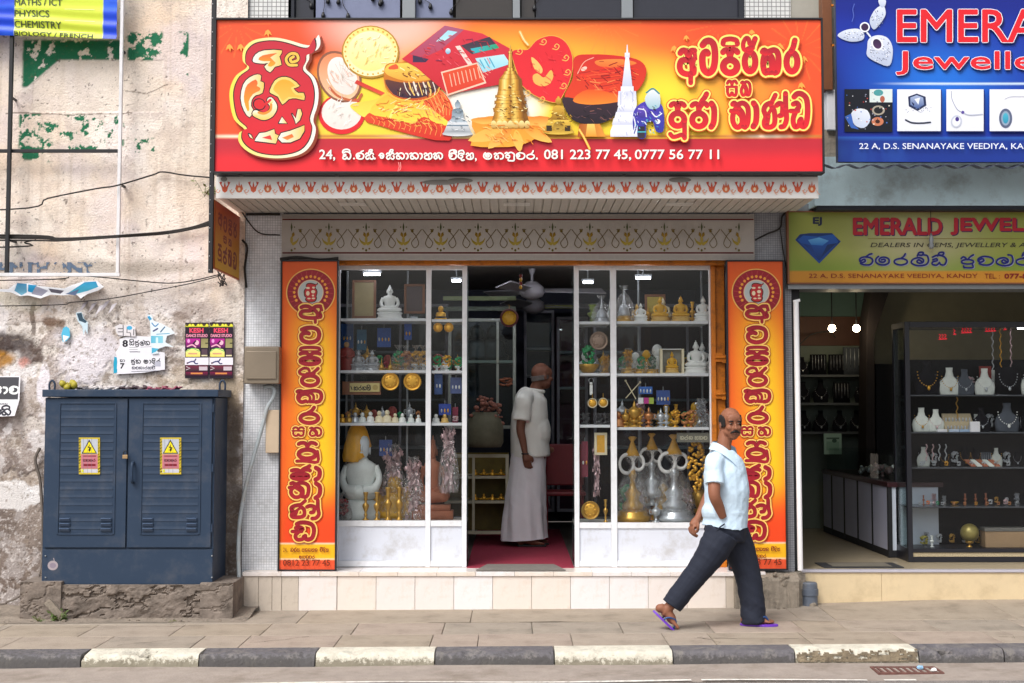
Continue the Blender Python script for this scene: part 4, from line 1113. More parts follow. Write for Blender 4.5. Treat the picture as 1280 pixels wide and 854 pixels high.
streaks(640,165,44,14,50,('#f9c05a','#d8701c','#f28a2a','#fbd27a'),8,.7,.5,15);streaks(638,132,18,26,60,('#fdf2b0','#7a4a10','#e0a030','#5a3408'),4,.8,.1,16);streaks(698,148,15,14,34,('#fbe890','#6a480c','#c8962a'),3.5,.7,.3,17);streaks(572,150,13,14,26,('#f4f6f8','#55626c','#9aa6b0'),3.5,.7,.2,18);streaks(810,148,16,20,50,('#dfe6f6','#2a2470','#7a62d0','#4ab0c8','#181430'),3.2,.8,.9,19);streaks(784,140,12,30,30,('#ffffff','#b4bcdc'),5,.6,1.5,20)
CR,CY_,CG='#d6262e','#f7e27c','#f3f0ea'
def E(z):return[(280+z[i]/5.177,40+z[i+1]/5.177)for i in range(0,len(z),2)]
out_=E([165,238,140,200,145,130,190,80,260,60,340,58,420,75,500,100,545,100,575,55,588,42,597,90,580,130,535,150,530,190,510,245,560,300,585,380,580,470,555,560,570,620,550,700,500,760,420,790,320,797,220,780,150,740,115,690,120,640,150,620,90,560,65,460,65,370,100,290])
def scl(pts,k,cx=343,cy=122):return[(cx+(x-cx)*k[0],cy+(y-cy)*k[1])for x,y in pts]
A.poly([(x+2.5,y+2)for x,y in scl(out_,(1.12,1.06))],'#8c3a24',smooth=4)
A.poly(scl(out_,(1.10,1.055)),'#fbe04a','#f7f3ea',ax=0,smooth=4);A.poly(scl(out_,(1.012,1.008)),'#241c22',smooth=4);A.poly(scl(out_,(.985,.99)),'#c22a3c','#dd2630',smooth=4)
def inl(z,z2=None,c='#e8642c',c2='#f2a62c',e='#f6f2e6',sm=2,k=1.0):
 pts=E(z);A.stroke(pts+pts[:1],2.6,'#241c22',smooth=sm,closed=False)
 A.poly(pts,e,'#f8c860',ax=0,smooth=sm);
 if z2:A.poly(E(z2),c,c2,smooth=sm)
inl([185,185,205,145,260,120,375,120,358,160,372,212,330,225,298,262,262,225,290,200,260,205,205,200],[222,180,250,152,345,137,300,165,335,200,305,225,282,215,300,190,262,190])
A.stroke(E([470,215,420,212,402,175,430,142,470,145,478,180,440,195,430,175,450,160]),5.4,'#241c22');A.stroke(E([470,215,420,212,402,175,430,142,470,145,478,180,440,195,430,175,450,160]),3.4,'#f6c250')
inl([215,275,240,285,235,320,258,330,248,395,205,410,180,440,175,480,190,510,165,552,130,510,108,430,125,340,165,295],[205,308,218,335,212,350,235,362,228,382,188,402,160,450,164,500,152,512,130,450,132,390,152,340])
inl([300,370,330,315,375,292,430,300,490,350,450,365,480,395,515,395,520,440,470,430,420,435,378,470,350,420,300,395],[318,372,342,328,378,308,425,316,460,348,432,362,462,405,500,412,505,428,420,420,380,450,352,405],'#f2a62c','#f6bc50','#f9d67c')
A.stroke(E([300,445,322,485,300,530,255,548,205,528]),11,'#241c22');A.stroke(E([300,445,322,485,300,530,255,548,205,528]),8.4,'#f6f0e0','#f7c860',smooth=5);A.stroke(E([305,470,300,505,262,528,225,522]),3,'#ee8e34')
A.oval(*E([228,468])[0],8.2,7.4,'#241c22',rot=.4);A.oval(*E([229,468])[0],6.8,6.2,'#d6262e',rot=.4);A.stroke(E([300,440,262,470,215,480]),3,'#d6262e')
inl([355,590,375,550,408,592],None,sm=0);inl([440,530,465,560,478,500,495,500,505,530,490,570,465,595,455,560],None,sm=1)
inl([205,690,230,655,270,650,325,630,330,660,355,670,335,722,200,705],[245,685,300,668,312,700],'#d6262e','#e05040',sm=0);inl([350,690,370,655,430,640,520,605,520,640,490,690,430,715,375,715],[375,685,440,660,452,680,410,700],'#e8642c','#f09040',sm=1)
inl([160,660,175,668,188,692,168,680],None,sm=0)
T1,T2='#d93a1c','#fbe566'
def words(lst,w):
 for ex,c,c2 in((w*.95,'#d8541c',None),(w*.62,'#fbe977',None),(0,'#ad2230','#e32630')):
  A.up()
  for g,x0,y0,x1,y1 in lst:A.glyph(g,x0,y0,x1,y1,w,c,c2,extra=ex)
def zA(x,y,ox,oy,k=10.04):return(ox+x/k,oy+y/k)
def place(g,ox,oy,k=10.04,grow=0):
 b=GLY[g][:4];return(g,ox+b[0]/k,oy+b[1]/k,ox+b[2]/k,oy+b[3]/k)
words([place('a',840,40),place('tta',840,40),place('pi',840,40),place('ri',920,40),place('ka',920,40),place('ra',920,40)],7.6)
words([place('puu',830,95),place('ja',830,95),place('aa',830,95),place('bha',905,95),('aa',905+340/10.05,95+315/10.05,905+445/10.05,95+675/10.05),place('nna',905,95),place('hal',905,95),place('dda',905,95)],6.6)
words([place('sa',840,40),place('ha',920,40)],4.0)
sinhala(A,427.5,186.5,[('s_dda',1.0),('+s_ii',0),.12],11.5,12.5,1.9,W,(1.2,'#7a1820'))
A.oval(442.5,198.3,1.2,1.2,W)
xx=sinhala(A,444.5,187,[('s_e',.95),('s_sa',1.0),('+s_hal',.05)],11.5,12.0,1.9,W,(1.2,'#7a1820'),gap=.8);A.oval(468.5,198.3,1.3,1.3,W)
sinhala(A,473,187,[('s_ee',.75),('s_sa',1.0),('+s_hal',.05),('s_na',1.0),('s_aa',.42),('s_na',1.0),('s_aa',.42),('s_ya',1.0),('s_ka',1.05)],11.3,12.0,1.9,W,(1.2,'#7a1820'),gap=.75)
sinhala(A,560.5,187,[('s_vii',1.0),('s_di',.9),('s_ya',1.0)],10.4,12.0,1.9,W,(1.2,'#7a1820'),gap=.9)
sinhala(A,604,187,[('s_ma',1.0),('s_ha',1.05),('s_nu',1.05),('s_va',1.0),('s_ra',.95)],12.0,12.0,1.9,W,(1.2,'#7a1820'),gap=1.1)
A.oval(671,198.3,1.3,1.3,W)
for t,a,b in(('24,',399,419),('081 223 77 45,',680,789),('0777 56 77 11',793.5,899)):
 yb=201 if t.endswith(',')else 199.2
 A.text(t,a+1,187.6,b+1,yb+.6,'#7a1820',bold=.02);A.text(t,a,187,b,yb,W,bold=.02)
A.text(',',593.5,197.5,596,202,W,bold=.03)
A.stroke([(498,203),(499,208),(497.5,214)],1.0,'#f08a8a');A.stroke([(500.5,203),(501,210),(499.5,213)],.8,'#f2a09c')
A.build('banner_artwork',M_print,main)
frame_box(bx0,by0,bx1,by1,YS,.014,.10,'frame',M_black,main)
vb=MB();a_=q0 .x;vb.box(a_-.005,q1 .x+.005,YS+.02,YS+.045,Z(by1,YS),Z(by0,YS));vb.build('back_board',M_dark,main)
for px in(300,420,540,660,780,900,1000):
 q=at(px,219,YS+.05);mb=MB();mb.box(q.x-.012,q.x+.012,YS+.048,YC+.002 if False else-.705,q.z+.0,q.z+.03);mb.build('bracket',M_black,main)
side=thing('side_board','narrow orange side board at the left end of the canopy, seen edge on','sign',(X(265,YS),YS,Z(335,YS)))
px0=X(262.2,YS,200);px1=X(267.3,YS,200)
mb=MB();mb.box(px0,px1,YS-.01,YS+.03,Z(341,YS),Z(-45,YS));mb.build('pole',M_black,side,bevel=.002)
for k in range(22):
 q=at(263.5,-30+k*17.5,YS-.012);mb=MB();mb.ell((px0+.009,YS-.012,q.z),(.004,.003,.004),n=6,m=4);mb.build('rivet',mat('rivet_steel','#b0b2b8',rough=.3,metal=.6),side,origin=(px0+.009,YS-.012,q.z))
zt_,zb_=Z(249,YS),Z(335,YS)
mb=MB();mb.box(px1-.01,px1+.006,YS+.03,.11,zb_,zt_);bd=mb.build('board',mat('side_board_print','#b5561c',rough=.5,var=.2,scale=3),side)
def wp(x,y,lay):
 return(px1+.008+lay,YS+.03+x/100*(.11-YS-.03),zt_+(zb_-zt_)*y/100)
A=Art(0,warp=wp)
A.rect(2,2,98,98,'#b0381a','#d8a51c')
for i,g in enumerate(('a','tta','pi','ri')):A.glyph(g,10+i*20,14,27+i*20,40,3.6,'#7e141a')
for i,g in enumerate(('sa','ha')):A.glyph(g,30+i*20,44,46+i*20,56,2.4,'#7e141a')
for i,g in enumerate(('puu','ja','bha','dda')):A.glyph(g,10+i*20,60,27+i*20,88,3.6,'#7e141a')
A.build('lettering',M_print,bd)
# ---------------- vertical orange panels
VG=[('a',382,398),('tta',407,433),('pi',433,459),('ri',461,485),('ka',487,504),('ra',507,531)]
def vpanel(px0,px1,py0,py1,Yp,label,last,dx=0,dy=0,skew=-5):
 """slightly out of square panel; px0/px1 at mid height"""
 q=at(px0,(py0+py1)/2,Yp);r=at(px1,(py0+py1)/2,Yp)
 z0,z1=Z(py1,Yp),Z(py0,Yp)
 t=thing('panel_sign',label,'sign',((q.x+r.x)/2,Yp,z0))
 nx,nz=90,420
 XS=np.linspace(q.x,r.x,nx);ZS=np.linspace(z0,z1,nz);XX,ZZ=np.meshgrid(XS,ZS)
 u=(XX-q.x)/(r.x-q.x);v=(z1-ZZ)/(z1-z0)
 c=LC('#ee6a1e')+0*XX[...,None]
 c=mixc(c,LC('#fbc81e'),np.exp(-((u-.62+.1*np.cos(v*5))/.34)**2)*(1-sstep(.72,.86,v))*sstep(.06,.3,v))
 c=mixc(c,LC('#f04a1c'),sstep(.68,.88,v));c=mixc(c,LC('#d8541c'),(1-sstep(0,.12,v))*.8)
 c=mixc(c,LC('#ec5a1a'),(1-sstep(.0,.16,u))*.7)
 low_=sstep(.917,.919,v);c=mixc(c,LC('#f8b81e')*(.9+.2*u[...,None]),low_);c=mixc(c,LC('#ee5a34'),sstep(.968,.970,v))
 c=mixc(c,LC('#fbe8c8'),np.exp(-((v-.917)/.0025)**2)*.8);c=mixc(c,LC('#fbe8c8'),np.exp(-((v-.967)/.0022)**2)*.8)
 c=mixc(c,LC('#f2ddb8'),sstep(.985,1,u if last else 1-u)*np.exp(-((v-.64)/.08)**2))
 P=np.stack([XX,Yp+.002*np.sin(ZZ*4)+.004,ZZ],-1)
 grid_sheet('printed_face',P,c,M_print,t,wloc(t))
 H=(py1-py0)
 def wp(x,y,lay):return(q.x+(x-352.0)/70.0*(r.x-q.x),Yp-.001-lay,z1-(y-327.0)/384.0*(z1-z0))
 A=Art(0,warp=wp)
 cx,cy=388.5,366
 A.oval(cx,cy,31.5,30,'#f3b65c',n=48);A.oval(cx,cy,30,28.6,'#a01c2c','#8c1a28',n=48);
 for k in range(24):
  a=k*.2618;A.stroke([(cx+19*math.cos(a),cy+18*math.sin(a)),(cx+28*math.cos(a+.06),cy+27*math.sin(a+.06))],.9,'#b53a3c',smooth=0)
 for k in range(17):
  a=R(150+k*240/16);A.poly([(cx+21*math.cos(a)+2.0*math.cos(a+j*1.2566+math.pi)*(1),cy+20*math.sin(a)+2.0*math.sin(a+j*1.2566+math.pi))for j in range(5)],'#f3a23c')
 A.oval(cx,cy,16.5,16,'#e6c3a0',n=36);A.oval(cx,cy,15.4,15,'#b9bfbd',n=36)
 m=lambda pts:[(cx+(x-343)*.175,cy+(y-120)*.175)for x,y in pts]
 A.poly(m(out_),'#4a2620',smooth=3);A.poly(m(scl(out_,(.85,.9))),'#c02c30',smooth=3)
 for(ax_,ay_,rx_,ry_)in((-3.5,-5.5,2.4,1.3),(3.6,-6,1.8,1.2),(-3.6,1.2,2.3,3.0),(3.2,-.8,2.6,2.2),(3.0,4,1.5,1.2),(-2,7.8,2.2,1.0),(3.5,7.6,2.3,1.0)):A.oval(cx+ax_,cy+ay_,rx_,ry_,'#ecd9b8',n=10)
 gl=[]
 x0,x1=374,403
 for g,y0,y1 in(('a',383,404),('tta',410,430),('pi',435,457),('ri',461,485),('ka',489,504),('ra',510,531)):
  e=3 if g=='ka' else 0
  gl.append((g,x0-3.5-e,y0-1.5,x1+3+e,y1+1.5))
 gl+=[('pa',370,552,402,577)]
 gl2=[('sa',364.5,534,384,547),('ha',386,534,406,547)]
 gl3=[('ja',362,582,393,601),('aa',393,584,407,602),('bha',361,602,392,624),('aa',393,603,408,625),('nna',362,625,387,648),('hal',384,624,406,650),('dda',366,651,400,676)]
 foot=[(398,558),(401,572),(400,577),(385,575),(374,577)]
 for ex,c1,c2 in((5.0,'#b8401c',None),(3.3,'#fbd06a',None),(0,'#8e1626','#a81f2c')):
  A.up()
  for g in gl+gl3:A.glyph(*g,4.9,c1,c2,extra=ex)
  A.up()
  for g in gl2:A.glyph(*g,2.7,c1,c2,extra=ex*.8)
  A.stroke([(399,565),(399.5,578),(385,577),(373,577)],4+ex,c1,c2,smooth=3)
 sinhala(A,357,683.5,['24,' and .0,],4,6,.8,'#8a3a1c')
 A.text('24,',357,684,362,690,'#8a3a1c')
 sinhala(A,366,683,[('s_dda',.9),('s_e',.9),('s_sa',.9),.5,('s_sa',.9),('s_na',.9),('s_na',.9),('s_ya',.9),('s_ka',.9),.6,('s_vii',.9),('s_di',.8),('s_ya',.9)],4.2,5.8,.75,'#8a3a1c',gap=.25)
 sinhala(A,377,692,[('s_ma',.9),('s_ha',.9),('s_nu',.9),('s_va',.9),('s_ra',.9)],4.2,5.5,.75,'#8a3a1c',gap=.25)
 A.text(last,357,698.6,416,706.2,'#7a2c18',bold=.018)
 A.build('panel_artwork',M_print,t)
 for b in((q.x-.012,q.x,z0-.01,z1+.012),(r.x,r.x+.012,z0-.01,z1+.012),(q.x,r.x,z1,z1+.012),(q.x,r.x,z0-.01,z0)):
  mb=MB();mb.box(b[0],b[1],Yp-.012,Yp+.03,b[2],b[3]);mb.build('frame',M_black,t,bevel=.001,seg=1)
 mb=MB();mb.box(q.x,r.x,Yp+.012,Yp+.028,z0,z1);mb.build('back_board',M_dark,t)
 return t
vpanel(351,420,327,712,.05,'tall orange lettered panel on the left side of the showcases','0812 23 77 45')
vpanel(911,980.5,327,711,.05,'tall orange lettered panel behind the walking man, right of the showcases','0812 23 77 45')
# ================================================================ things on and before the old wall
M_wpole=mat('white_steel','#e4e4e6',rough=.4,var=.06,dirt='#9a8f86',dirt_amt=.3)
bf=thing('banner_frame','white and black steel hoarding frame holding the tuition banner on the old wall','frame',(X(149,-.05),-.05,Z(345,-.05)))
YBn=-.05
def vbar(px0,px1,py0,py1,Y,th,name,m,parent,**k):
 mb=MB();mb.box(X(px0,Y,200),X(px1,Y,200),Y,Y+th,Z(py1,Y),Z(py0,Y));return mb.build(name,m,parent,bevel=.002,seg=1,**k)
vbar(147,151,-45,341,YBn,.03,'upright',M_wpole,bf)
vbar(-330,152,341.2,345.4,YBn-.002,.03,'bottom_rail',M_wpole,bf)
vbar(8.5,13,-45,341,YBn+.004,.03,'upright',M_black,bf)
vbar(-330,146.8,186.5,190.5,YBn+.036,.03,'cross_rail',M_black,bf)
for px,py in((149,60),(149,230),(11,120),(11,300)):
 q=at(px,py,YBn);mb=MB();mb.box(q.x-.008,q.x+.008,YBn+.03,.11,q.z-.008,q.z+.008);mb.build('stand_off',M_black,bf)
tb=thing('tuition_banner','blue and lime banner listing maths, physics and chemistry tuition','banner',(X(70,YBn),YBn-.01,Z(46,YBn)))
nx,nz=260,50
XS=np.linspace(X(-330,YBn,20),X(147,YBn,20),nx);ZS=np.linspace(Z(47,YBn),Z(-45,YBn),nz);XX,ZZ=np.meshgrid(XS,ZS)
PXb=640+XX*FPX/(YBn+10.5)
c=LC('#1f49d8')+0*XX[...,None];c=mixc(c,LC('#2a66ea'),sstep(.4,.7,fbm(XX*3,ZZ*9,3)));c=mixc(c,LC('#d9e94a'),(PXb>10)*(PXb<121)*1.0)
def bwave(X_,Z_):return YBn-.016+.007*np.sin(Z_*60+X_*3)*(1-sstep(ZS[0]+.05,ZS[0]+.35,Z_))+.006*np.sin(X_*9)
sag=.018*np.cos(XX*2.2)*(1-sstep(ZS[0],ZS[0]+.4,ZZ))
grid_sheet('banner_cloth',np.stack([XX,bwave(XX,ZZ),ZZ-sag],-1),c,M_print,tb,wloc(tb))
def bw(x,y,lay):
 q=at(x,y,YBn-.016);zz=float(q.z);xx=float(q.x)
 return(xx,float(bwave(xx,zz))-.004-lay,zz-.018*math.cos(xx*2.2)*(1-float(sstep(ZS[0],ZS[0]+.4,zz))))
A=Art(0,warp=bw)
for t,x1,yb in(('MATHS / ICT',78,7.5),('PHYSICS',62,22),('CHEMISTRY',77,36),('BIOLOGY / FRENCH',116,49.5)):
 A.text(t,18,yb-8.5,x1,yb if t[0]!='B' else 46.5,'#4c5a3a',bold=.02)if t[0]!='B' else A.text(t,18,41,116,46.8,'#3a4430',bold=.02)
for y in(11,25,39):A.stroke([(18,y),(118,y+.5)],.6,'#f2f8b0',smooth=0)
A.build('lettering',M_print,tb)
def cable(name,pts,r,label,Y=.06,n=6,col=M_wire,grp=None):
 mb=MB();mb.tube(curve_pts([at(x,y,Y if len(q)==0 else q[0])for x,y,*q in pts],6),r,n=n)
 o=mb.build(name,col,origin=at(pts[0][0],pts[0][1],Y),smooth=True);tag(o,label,'cable',grp);return o
cable('wall_cable',[(-330,268),(10,262,.02),(60,248,.02),(120,236,-.07),(146,232,-.08),(190,219),(203,215),(230,219),(262,222)],.006,'thin cable rising from the left edge to the nail beside the red banner')
mb=MB()
for k,(dy,amp)in enumerate(((0,0),(3,1),(5,-1),(1.5,2))):
 mb.tube(curve_pts([at(-330,292+dy*1.6+amp,.05),at(20,294+dy*1.3,.0),at(75,298+dy*.6,.0),at(140,295+dy*.4,-.085),at(155,294+dy*.4,-.085),at(205,290+dy*.5,.05),at(240,284+dy*.5,.05),at(264,276+dy,.05)],6),.0065,n=6)
mb.tube(curve_pts([at(-330,312,.05),at(10,309,.02),at(30,303,.03),at(45,300,.03)],5),.006,n=6)
o=mb.build('cable_bundle',M_wire,smooth=True);tag(o,'thick bundle of black cables sagging across the old wall above the faded word','cable')
cable('wall_cable',[(-330,353),(40,350),(90,345),(130,347),(180,352),(215,354),(245,350),(275,343)],.0045,'thin cable just under the white bottom rail of the hoarding')
cable('wall_cable',[(-330,386),(40,382),(90,378),(140,373),(200,362),(240,354),(275,345)],.004,'thin cable under the torn blue poster strip')
mb=MB()
for k in range(5):
 rr=random.Random(k);p=at(275,344,.05);mb.tube(curve_pts([p,p+Vector((rr.uniform(-.03,.05),-.02,rr.uniform(-.02,.05))),p+Vector((rr.uniform(0,.08),-.03,rr.uniform(-.1,-.02))),p+Vector((rr.uniform(-.02,.06),-.01,rr.uniform(-.09,.0)))],5),.004,n=5)
tag(mb.build('cable_knot',M_wire),'tangle of cable ends on the wall under the side board','cable')
mb=MB()
mb.tube(curve_pts([at(-330,758,-.35),at(-150,760,-.33),at(-10,756,-.35),at(10,752,-.38),at(25,745,-.38),at(45,728,-.2),at(52,700,.05),at(53,640,.07)],6),.008,n=6)
mb.tube(curve_pts([at(53,640,.07),at(50,600,.07),at(44,575,.06),at(50,560,.06)],5),.012,n=6)
tag(mb.build('ground_cable',mat('grey_cable','#6b625b',rough=.8)),'grey cable running from the ground up the left side of the cabinet','cable')
# posters ------------------------------------------------------------
def paper(name,label,px0,py0,px1,py1,Y,base,art=None,tilt=0.0,jag=0,seed=0,curl=.01,m=None,poly=None,cat='poster'):
 t_=None
 q=at((px0+px1)/2,(py0+py1)/2,Y)
 A=Art(Y,warp=lambda x,y,lay:(lambda p:(p.x,Y-lay-curl*(y-py0)/(py1-py0),p.z))(at(x,y,Y)))
 rr=random.Random(seed)
 if poly is None:
  poly=[]
  for a,b in(((px0,py0),(px1,py0+tilt)),((px1,py0+tilt),(px1,py1+tilt)),((px1,py1+tilt),(px0,py1)),((px0,py1),(px0,py0))):
   for k in range(8):t=k/8;poly.append((a[0]+(b[0]-a[0])*t+rr.uniform(-jag,jag),a[1]+(b[1]-a[1])*t+rr.uniform(-jag,jag)))
 A.poly(poly,base)
 if art:art(A)
 o=A.build(name,M_paint,origin=(q.x,Y,q.z));tag(o,label,cat);
 sm=o.modifiers.new('thick','SOLIDIFY');sm.thickness=.0006;sm.offset=1
 o.modifiers.remove(sm)
 return o
def dance(x0,w):
 def f(A):
  X_=lambda u:x0+u*w;Y_=lambda v:404+v*68
  A.rect(X_(.01),Y_(.03),X_(.99),Y_(.07),'#c9c83a')
  for k in range(8):A.rect(X_(.04+k*.12),Y_(.015),X_(.12+k*.12),Y_(.055),'#efe94a' if k%3 else '#4a4030')
  A.text('KESH',X_(.18),Y_(.09),X_(.78),Y_(.18),'#e8506c',bold=.06)
  A.text('DANCE STUDIO',X_(.05),Y_(.20),X_(.95),Y_(.26),'#ee9ab4',bold=.04)
  A.rect(X_(.03),Y_(.285),X_(.64),Y_(.455),'#c22a9a','#4a1a50');A.oval(X_(.5),Y_(.36),w*.09,3,'#f0c0d0');A.oval(X_(.15),Y_(.33),w*.06,2.4,'#e6a0d8');A.stroke([(X_(.1),Y_(.43)),(X_(.3),Y_(.40)),(X_(.45),Y_(.44))],1.6,'#f3b6c8');A.stroke([(X_(.35),Y_(.38)),(X_(.45),Y_(.33))],1.8,'#2a1430')
  A.rect(X_(.68),Y_(.285),X_(.97),Y_(.455),'#8f8a5c','#a7a070');A.rect(X_(.86),Y_(.36),X_(.97),Y_(.38),'#3a3a28')
  A.poly([(X_(.03),Y_(.62)),(X_(.03),Y_(.52)),(X_(.12),Y_(.48)),(X_(.35),Y_(.46)),(X_(.58),Y_(.48)),(X_(.64),Y_(.53)),(X_(.64),Y_(.62))],'#e9ec9a','#f2e070',smooth=0);A.stroke([(X_(.05),Y_(.52)),(X_(.3),Y_(.465)),(X_(.62),Y_(.52))],.9,'#5ac060');A.text('LEARN',X_(.14),Y_(.54),X_(.55),Y_(.58),'#d8786a',bold=.02)if 0 else A.rect(X_(.14),Y_(.55),X_(.52),Y_(.575),'#d99a80')
  A.rect(X_(.70),Y_(.48),X_(.95),Y_(.58),'#5a4650');A.rect(X_(.70),Y_(.585),X_(.95),Y_(.61),'#e6dcb0')
  A.rect(X_(.0),Y_(.635),X_(1.0),Y_(.77),'#ece8f0');A.stroke([(X_(.1),Y_(.74)),(X_(.25),Y_(.71)),(X_(.4),Y_(.70)),(X_(.46),Y_(.66))],1.6,'#3b3a6c');A.stroke([(X_(.36),Y_(.70)),(X_(.45),Y_(.745)),(X_(.53),Y_(.745))],1.6,'#3b3a6c');A.oval(X_(.11),Y_(.735),1.1,1.1,'#5a3a4a')
  A.rect(X_(.03),Y_(.78),X_(.97),Y_(.88),'#7a2c44','#43303a');A.rect(X_(.6),Y_(.80),X_(.95),Y_(.87),'#cfc0c8');A.stroke([(X_(.06),Y_(.80)),(X_(.22),Y_(.83)),(X_(.06),Y_(.86))],.7,'#e8e0e4',smooth=0)
  A.rect(X_(.03),Y_(.895),X_(.97),Y_(.97),'#7a1c44','#34222e');A.rect(X_(.25),Y_(.91),X_(.75),Y_(.94),'#d88a4c')
 return f
for x0,lb in((231.5,'left one of two black and pink dance class posters beside the junction box'),(262.0,'right one of two black and pink dance class posters, lower corner curling')):
 paper('poster',lb,x0,403.5 if x0<250 else 403,x0+29.5,473,.082,'#2c2430',dance(x0,29.5),seed=3)
def eightart(A):
 A.text('8',153,425,160,434,'#2a2a30',bold=.06)
 sinhala(A,161.5,424,[('s_sa',1.0),('+s_ii',0),('s_ju',.9),('s_la',1.0),('s_na',.95)],6.3,7.5,1.05,'#34343c',gap=.5)
 for k in range(3):A.stroke([(162,434.5+k*2.6),(172,434.3+k*2.6)],.5,'#8a8a94',smooth=0)
 A.stroke([(176,434),(190,433.5)],.5,'#9a9aa6',smooth=0);A.stroke([(163,440),(175,440)],.9,'#6a6a76',smooth=0)
 A.text('7',150.5,454,156,461,'#2a2a30',bold=.05);sinhala(A,150,448,[('s_na',.9),('s_aa',.8)],4,4.5,.7,'#44444e')
 sinhala(A,164,447.5,[('s_ja' if 0 else 's_ju',.8),('s_na',1.0),.5,('s_ma',1.0),('s_aa',.4),('s_di',.8),('s_ra',.9)],6.4,7,1.0,'#34343c',gap=.5)
 sinhala(A,165,457,[('s_na',.9),('s_va',.9),('s_ka',.9),('s_aa',.4),('s_ra',.9),('s_sa',.9),('s_vii',.9)],4.8,4.6,.65,'#5a5a66',gap=.2)
 A.stroke([(165,464.5),(198,463.5)],.7,'#8f8f9c',smooth=0);A.rect(194,452,201,458,'#b9bac8')
paper('poster','torn white notice with the numbers 8 and 7 pasted on the old wall',143,430,206,468,.084,'#e9e8ee',eightart,
poly=[(149,424),(157,421),(170,420),(188,421),(190,438),(206,441),(206.5,462),(180,466),(146,468),(147,452),(145,440),(150,432)])
paper('poster_scrap','narrow turquoise poster edge left of the white notice',142,446,147,467,.083,'#2a9fc0',poly=[(143,446),(146.5,447),(147,466),(142.5,467),(142,455)])
def elart(A):
 for pts in([(148,411),(154,411)],[(148,415),(154,415)],[(154,407),(154.5,420),(148,420)],[(159,409),(159,416),(163,416),(164,420)],[(167.5,412),(167.5,419)]):A.stroke(pts,1.1,'#4a4a50',smooth=0)
 A.oval(162,410,3.4,2.6,'#49a8d2')
paper('poster_scrap','torn white scrap with broken black letters above the numbered notice',144,405,170,421,.085,'#d9d5d8',elart,poly=[(144,408),(150,405),(157,407),(162,405),(169,409),(170,421),(158,420),(150,421),(146,416)])
def sky_art(A):
 A.poly([(187,395),(190,399),(187,401),(184,396)],'#3a9ac8');A.stroke([(190,404),(194,408),(198,405)],1.4,'#3f86b8');A.stroke([(192,414),(197,411)],2,'#44507a');A.stroke([(201,415),(206,409)],1.5,'#3c6c8c');A.stroke([(196,418),(212,417)],1,'#4aa2c4')
 A.rect(189,420,204,429,'#5fb6d2','#8fd0e0',ax=0);A.rect(195,422,198,429,'#d2ecf2');A.poly([(190,435),(199,436),(195,440),(190,442)],'#4fb0d0')
paper('poster_scrap','torn sky blue and white poster remnant right of the numbered notice',184,393,220,442,.080,'#dfeaf0',sky_art,poly=[(184,393),(190,394),(192,401),(203,405),(214,411),(219,417),(209,420),(207,428),(218,434),(207,433),(196,437),(199,442),(190,443),(189,425),(188,410),(187,400)])
def torn(A):
 A.poly([(22,354),(34,355),(36,366),(30,370),(20,364)],'#3b7ea6','#6fa8bf');A.poly([(36,356),(47,357),(44,367),(37,365)],'#1f86b4');A.poly([(46,358),(62,364),(55,371),(42,368)],'#8c8c9c');A.poly([(62,361),(82,364),(78,368),(66,366)],'#55515c')
 A.poly([(86,368),(106,353),(120,352),(124,359),(112,364),(98,368)],'#2482ae','#4aa6bc');A.poly([(84,368),(101,362),(97,370)],'#5a6a88')
paper('torn_poster','long torn strip of blue and white poster under the hoarding frame',14,351,130,373,.078,'#d9dbe0',torn,curl=.06,poly=[(0,362),(12,362),(20,355),(36,354),(50,358),(82,361),(90,357),(104,352),(121,351),(131,359),(124,364),(112,368),(104,374),(97,368),(82,370),(66,369),(54,374),(38,370),(28,371),(16,366),(0,365)])
def mk(A):A.poly([(96,392),(102,391),(104,398),(109,402),(107,404),(99,401)],'#3a5060')
paper('poster_scrap','pale scrap with a dark blue blot hanging on the old wall',95,390,112,420,.083,'#c6dbe6',mk,poly=[(95,391),(102,390),(105,398),(110,403),(110,418),(107,412),(105,420),(103,408),(97,401)])
paper('poster_scrap','small oval turquoise scrap stuck on the old wall',77,408,88,428,.083,'#58b6d8',lambda A:A.poly([(79,419),(87,421),(80,428)],'#eaeef2'),poly=[(79,410),(83,408),(87,411),(88,421),(84,426),(79,428),(77,418)])
rr=random.Random(8)
for i,(x,y)in enumerate(((115,380),(124,383),(131,378),(140,381),(104,379))):
 paper('poster_scrap',None,x,y,x+8,y+10,.079-.004*(i%2),'#b9b5ba' if i%2 else '#8f8a90',poly=[(x,y),(x+6,y-3),(x+3,y+5),(x-2,y+12)],curl=.05)
 o=bpy.data.objects[-1]if 0 else None
LBS=['%s curled paper sliver under the right end of the torn blue strip'%w for w in('second from left','third from left','fourth from left','rightmost','leftmost')][::-1]
for o in[o for o in bpy.data.objects if o.name.startswith('poster_scrap')and 'label' not in o]:
 tag(o,LBS.pop(),'poster scrap','curled paper slivers on the old wall')
def blackposter(A):
 A.rect(-30,471.5,24,499.5,'#4b4a50');sinhala(A,-11,479,[('s_pa',.95),('s_aa',.5),('s_va',.85)],15,13,2.5,'#f0f0f0',gap=.6)
 sinhala(A,2,503,[('s_na',.8)]*3,4,3,.5,'#6a6a70');sinhala(A,-8,507,[('s_na',1.0),('s_na',1.0),('+s_ii',0)],12,12,2.2,'#3a3a42')
paper('poster','black and white notice cut off by the left edge, beside the cabinet',-30,470,26,522,.080,'#e6e4ea',blackposter,poly=[(-30,471),(25.5,470),(26,500),(21,520),(-30,522)],curl=.05)
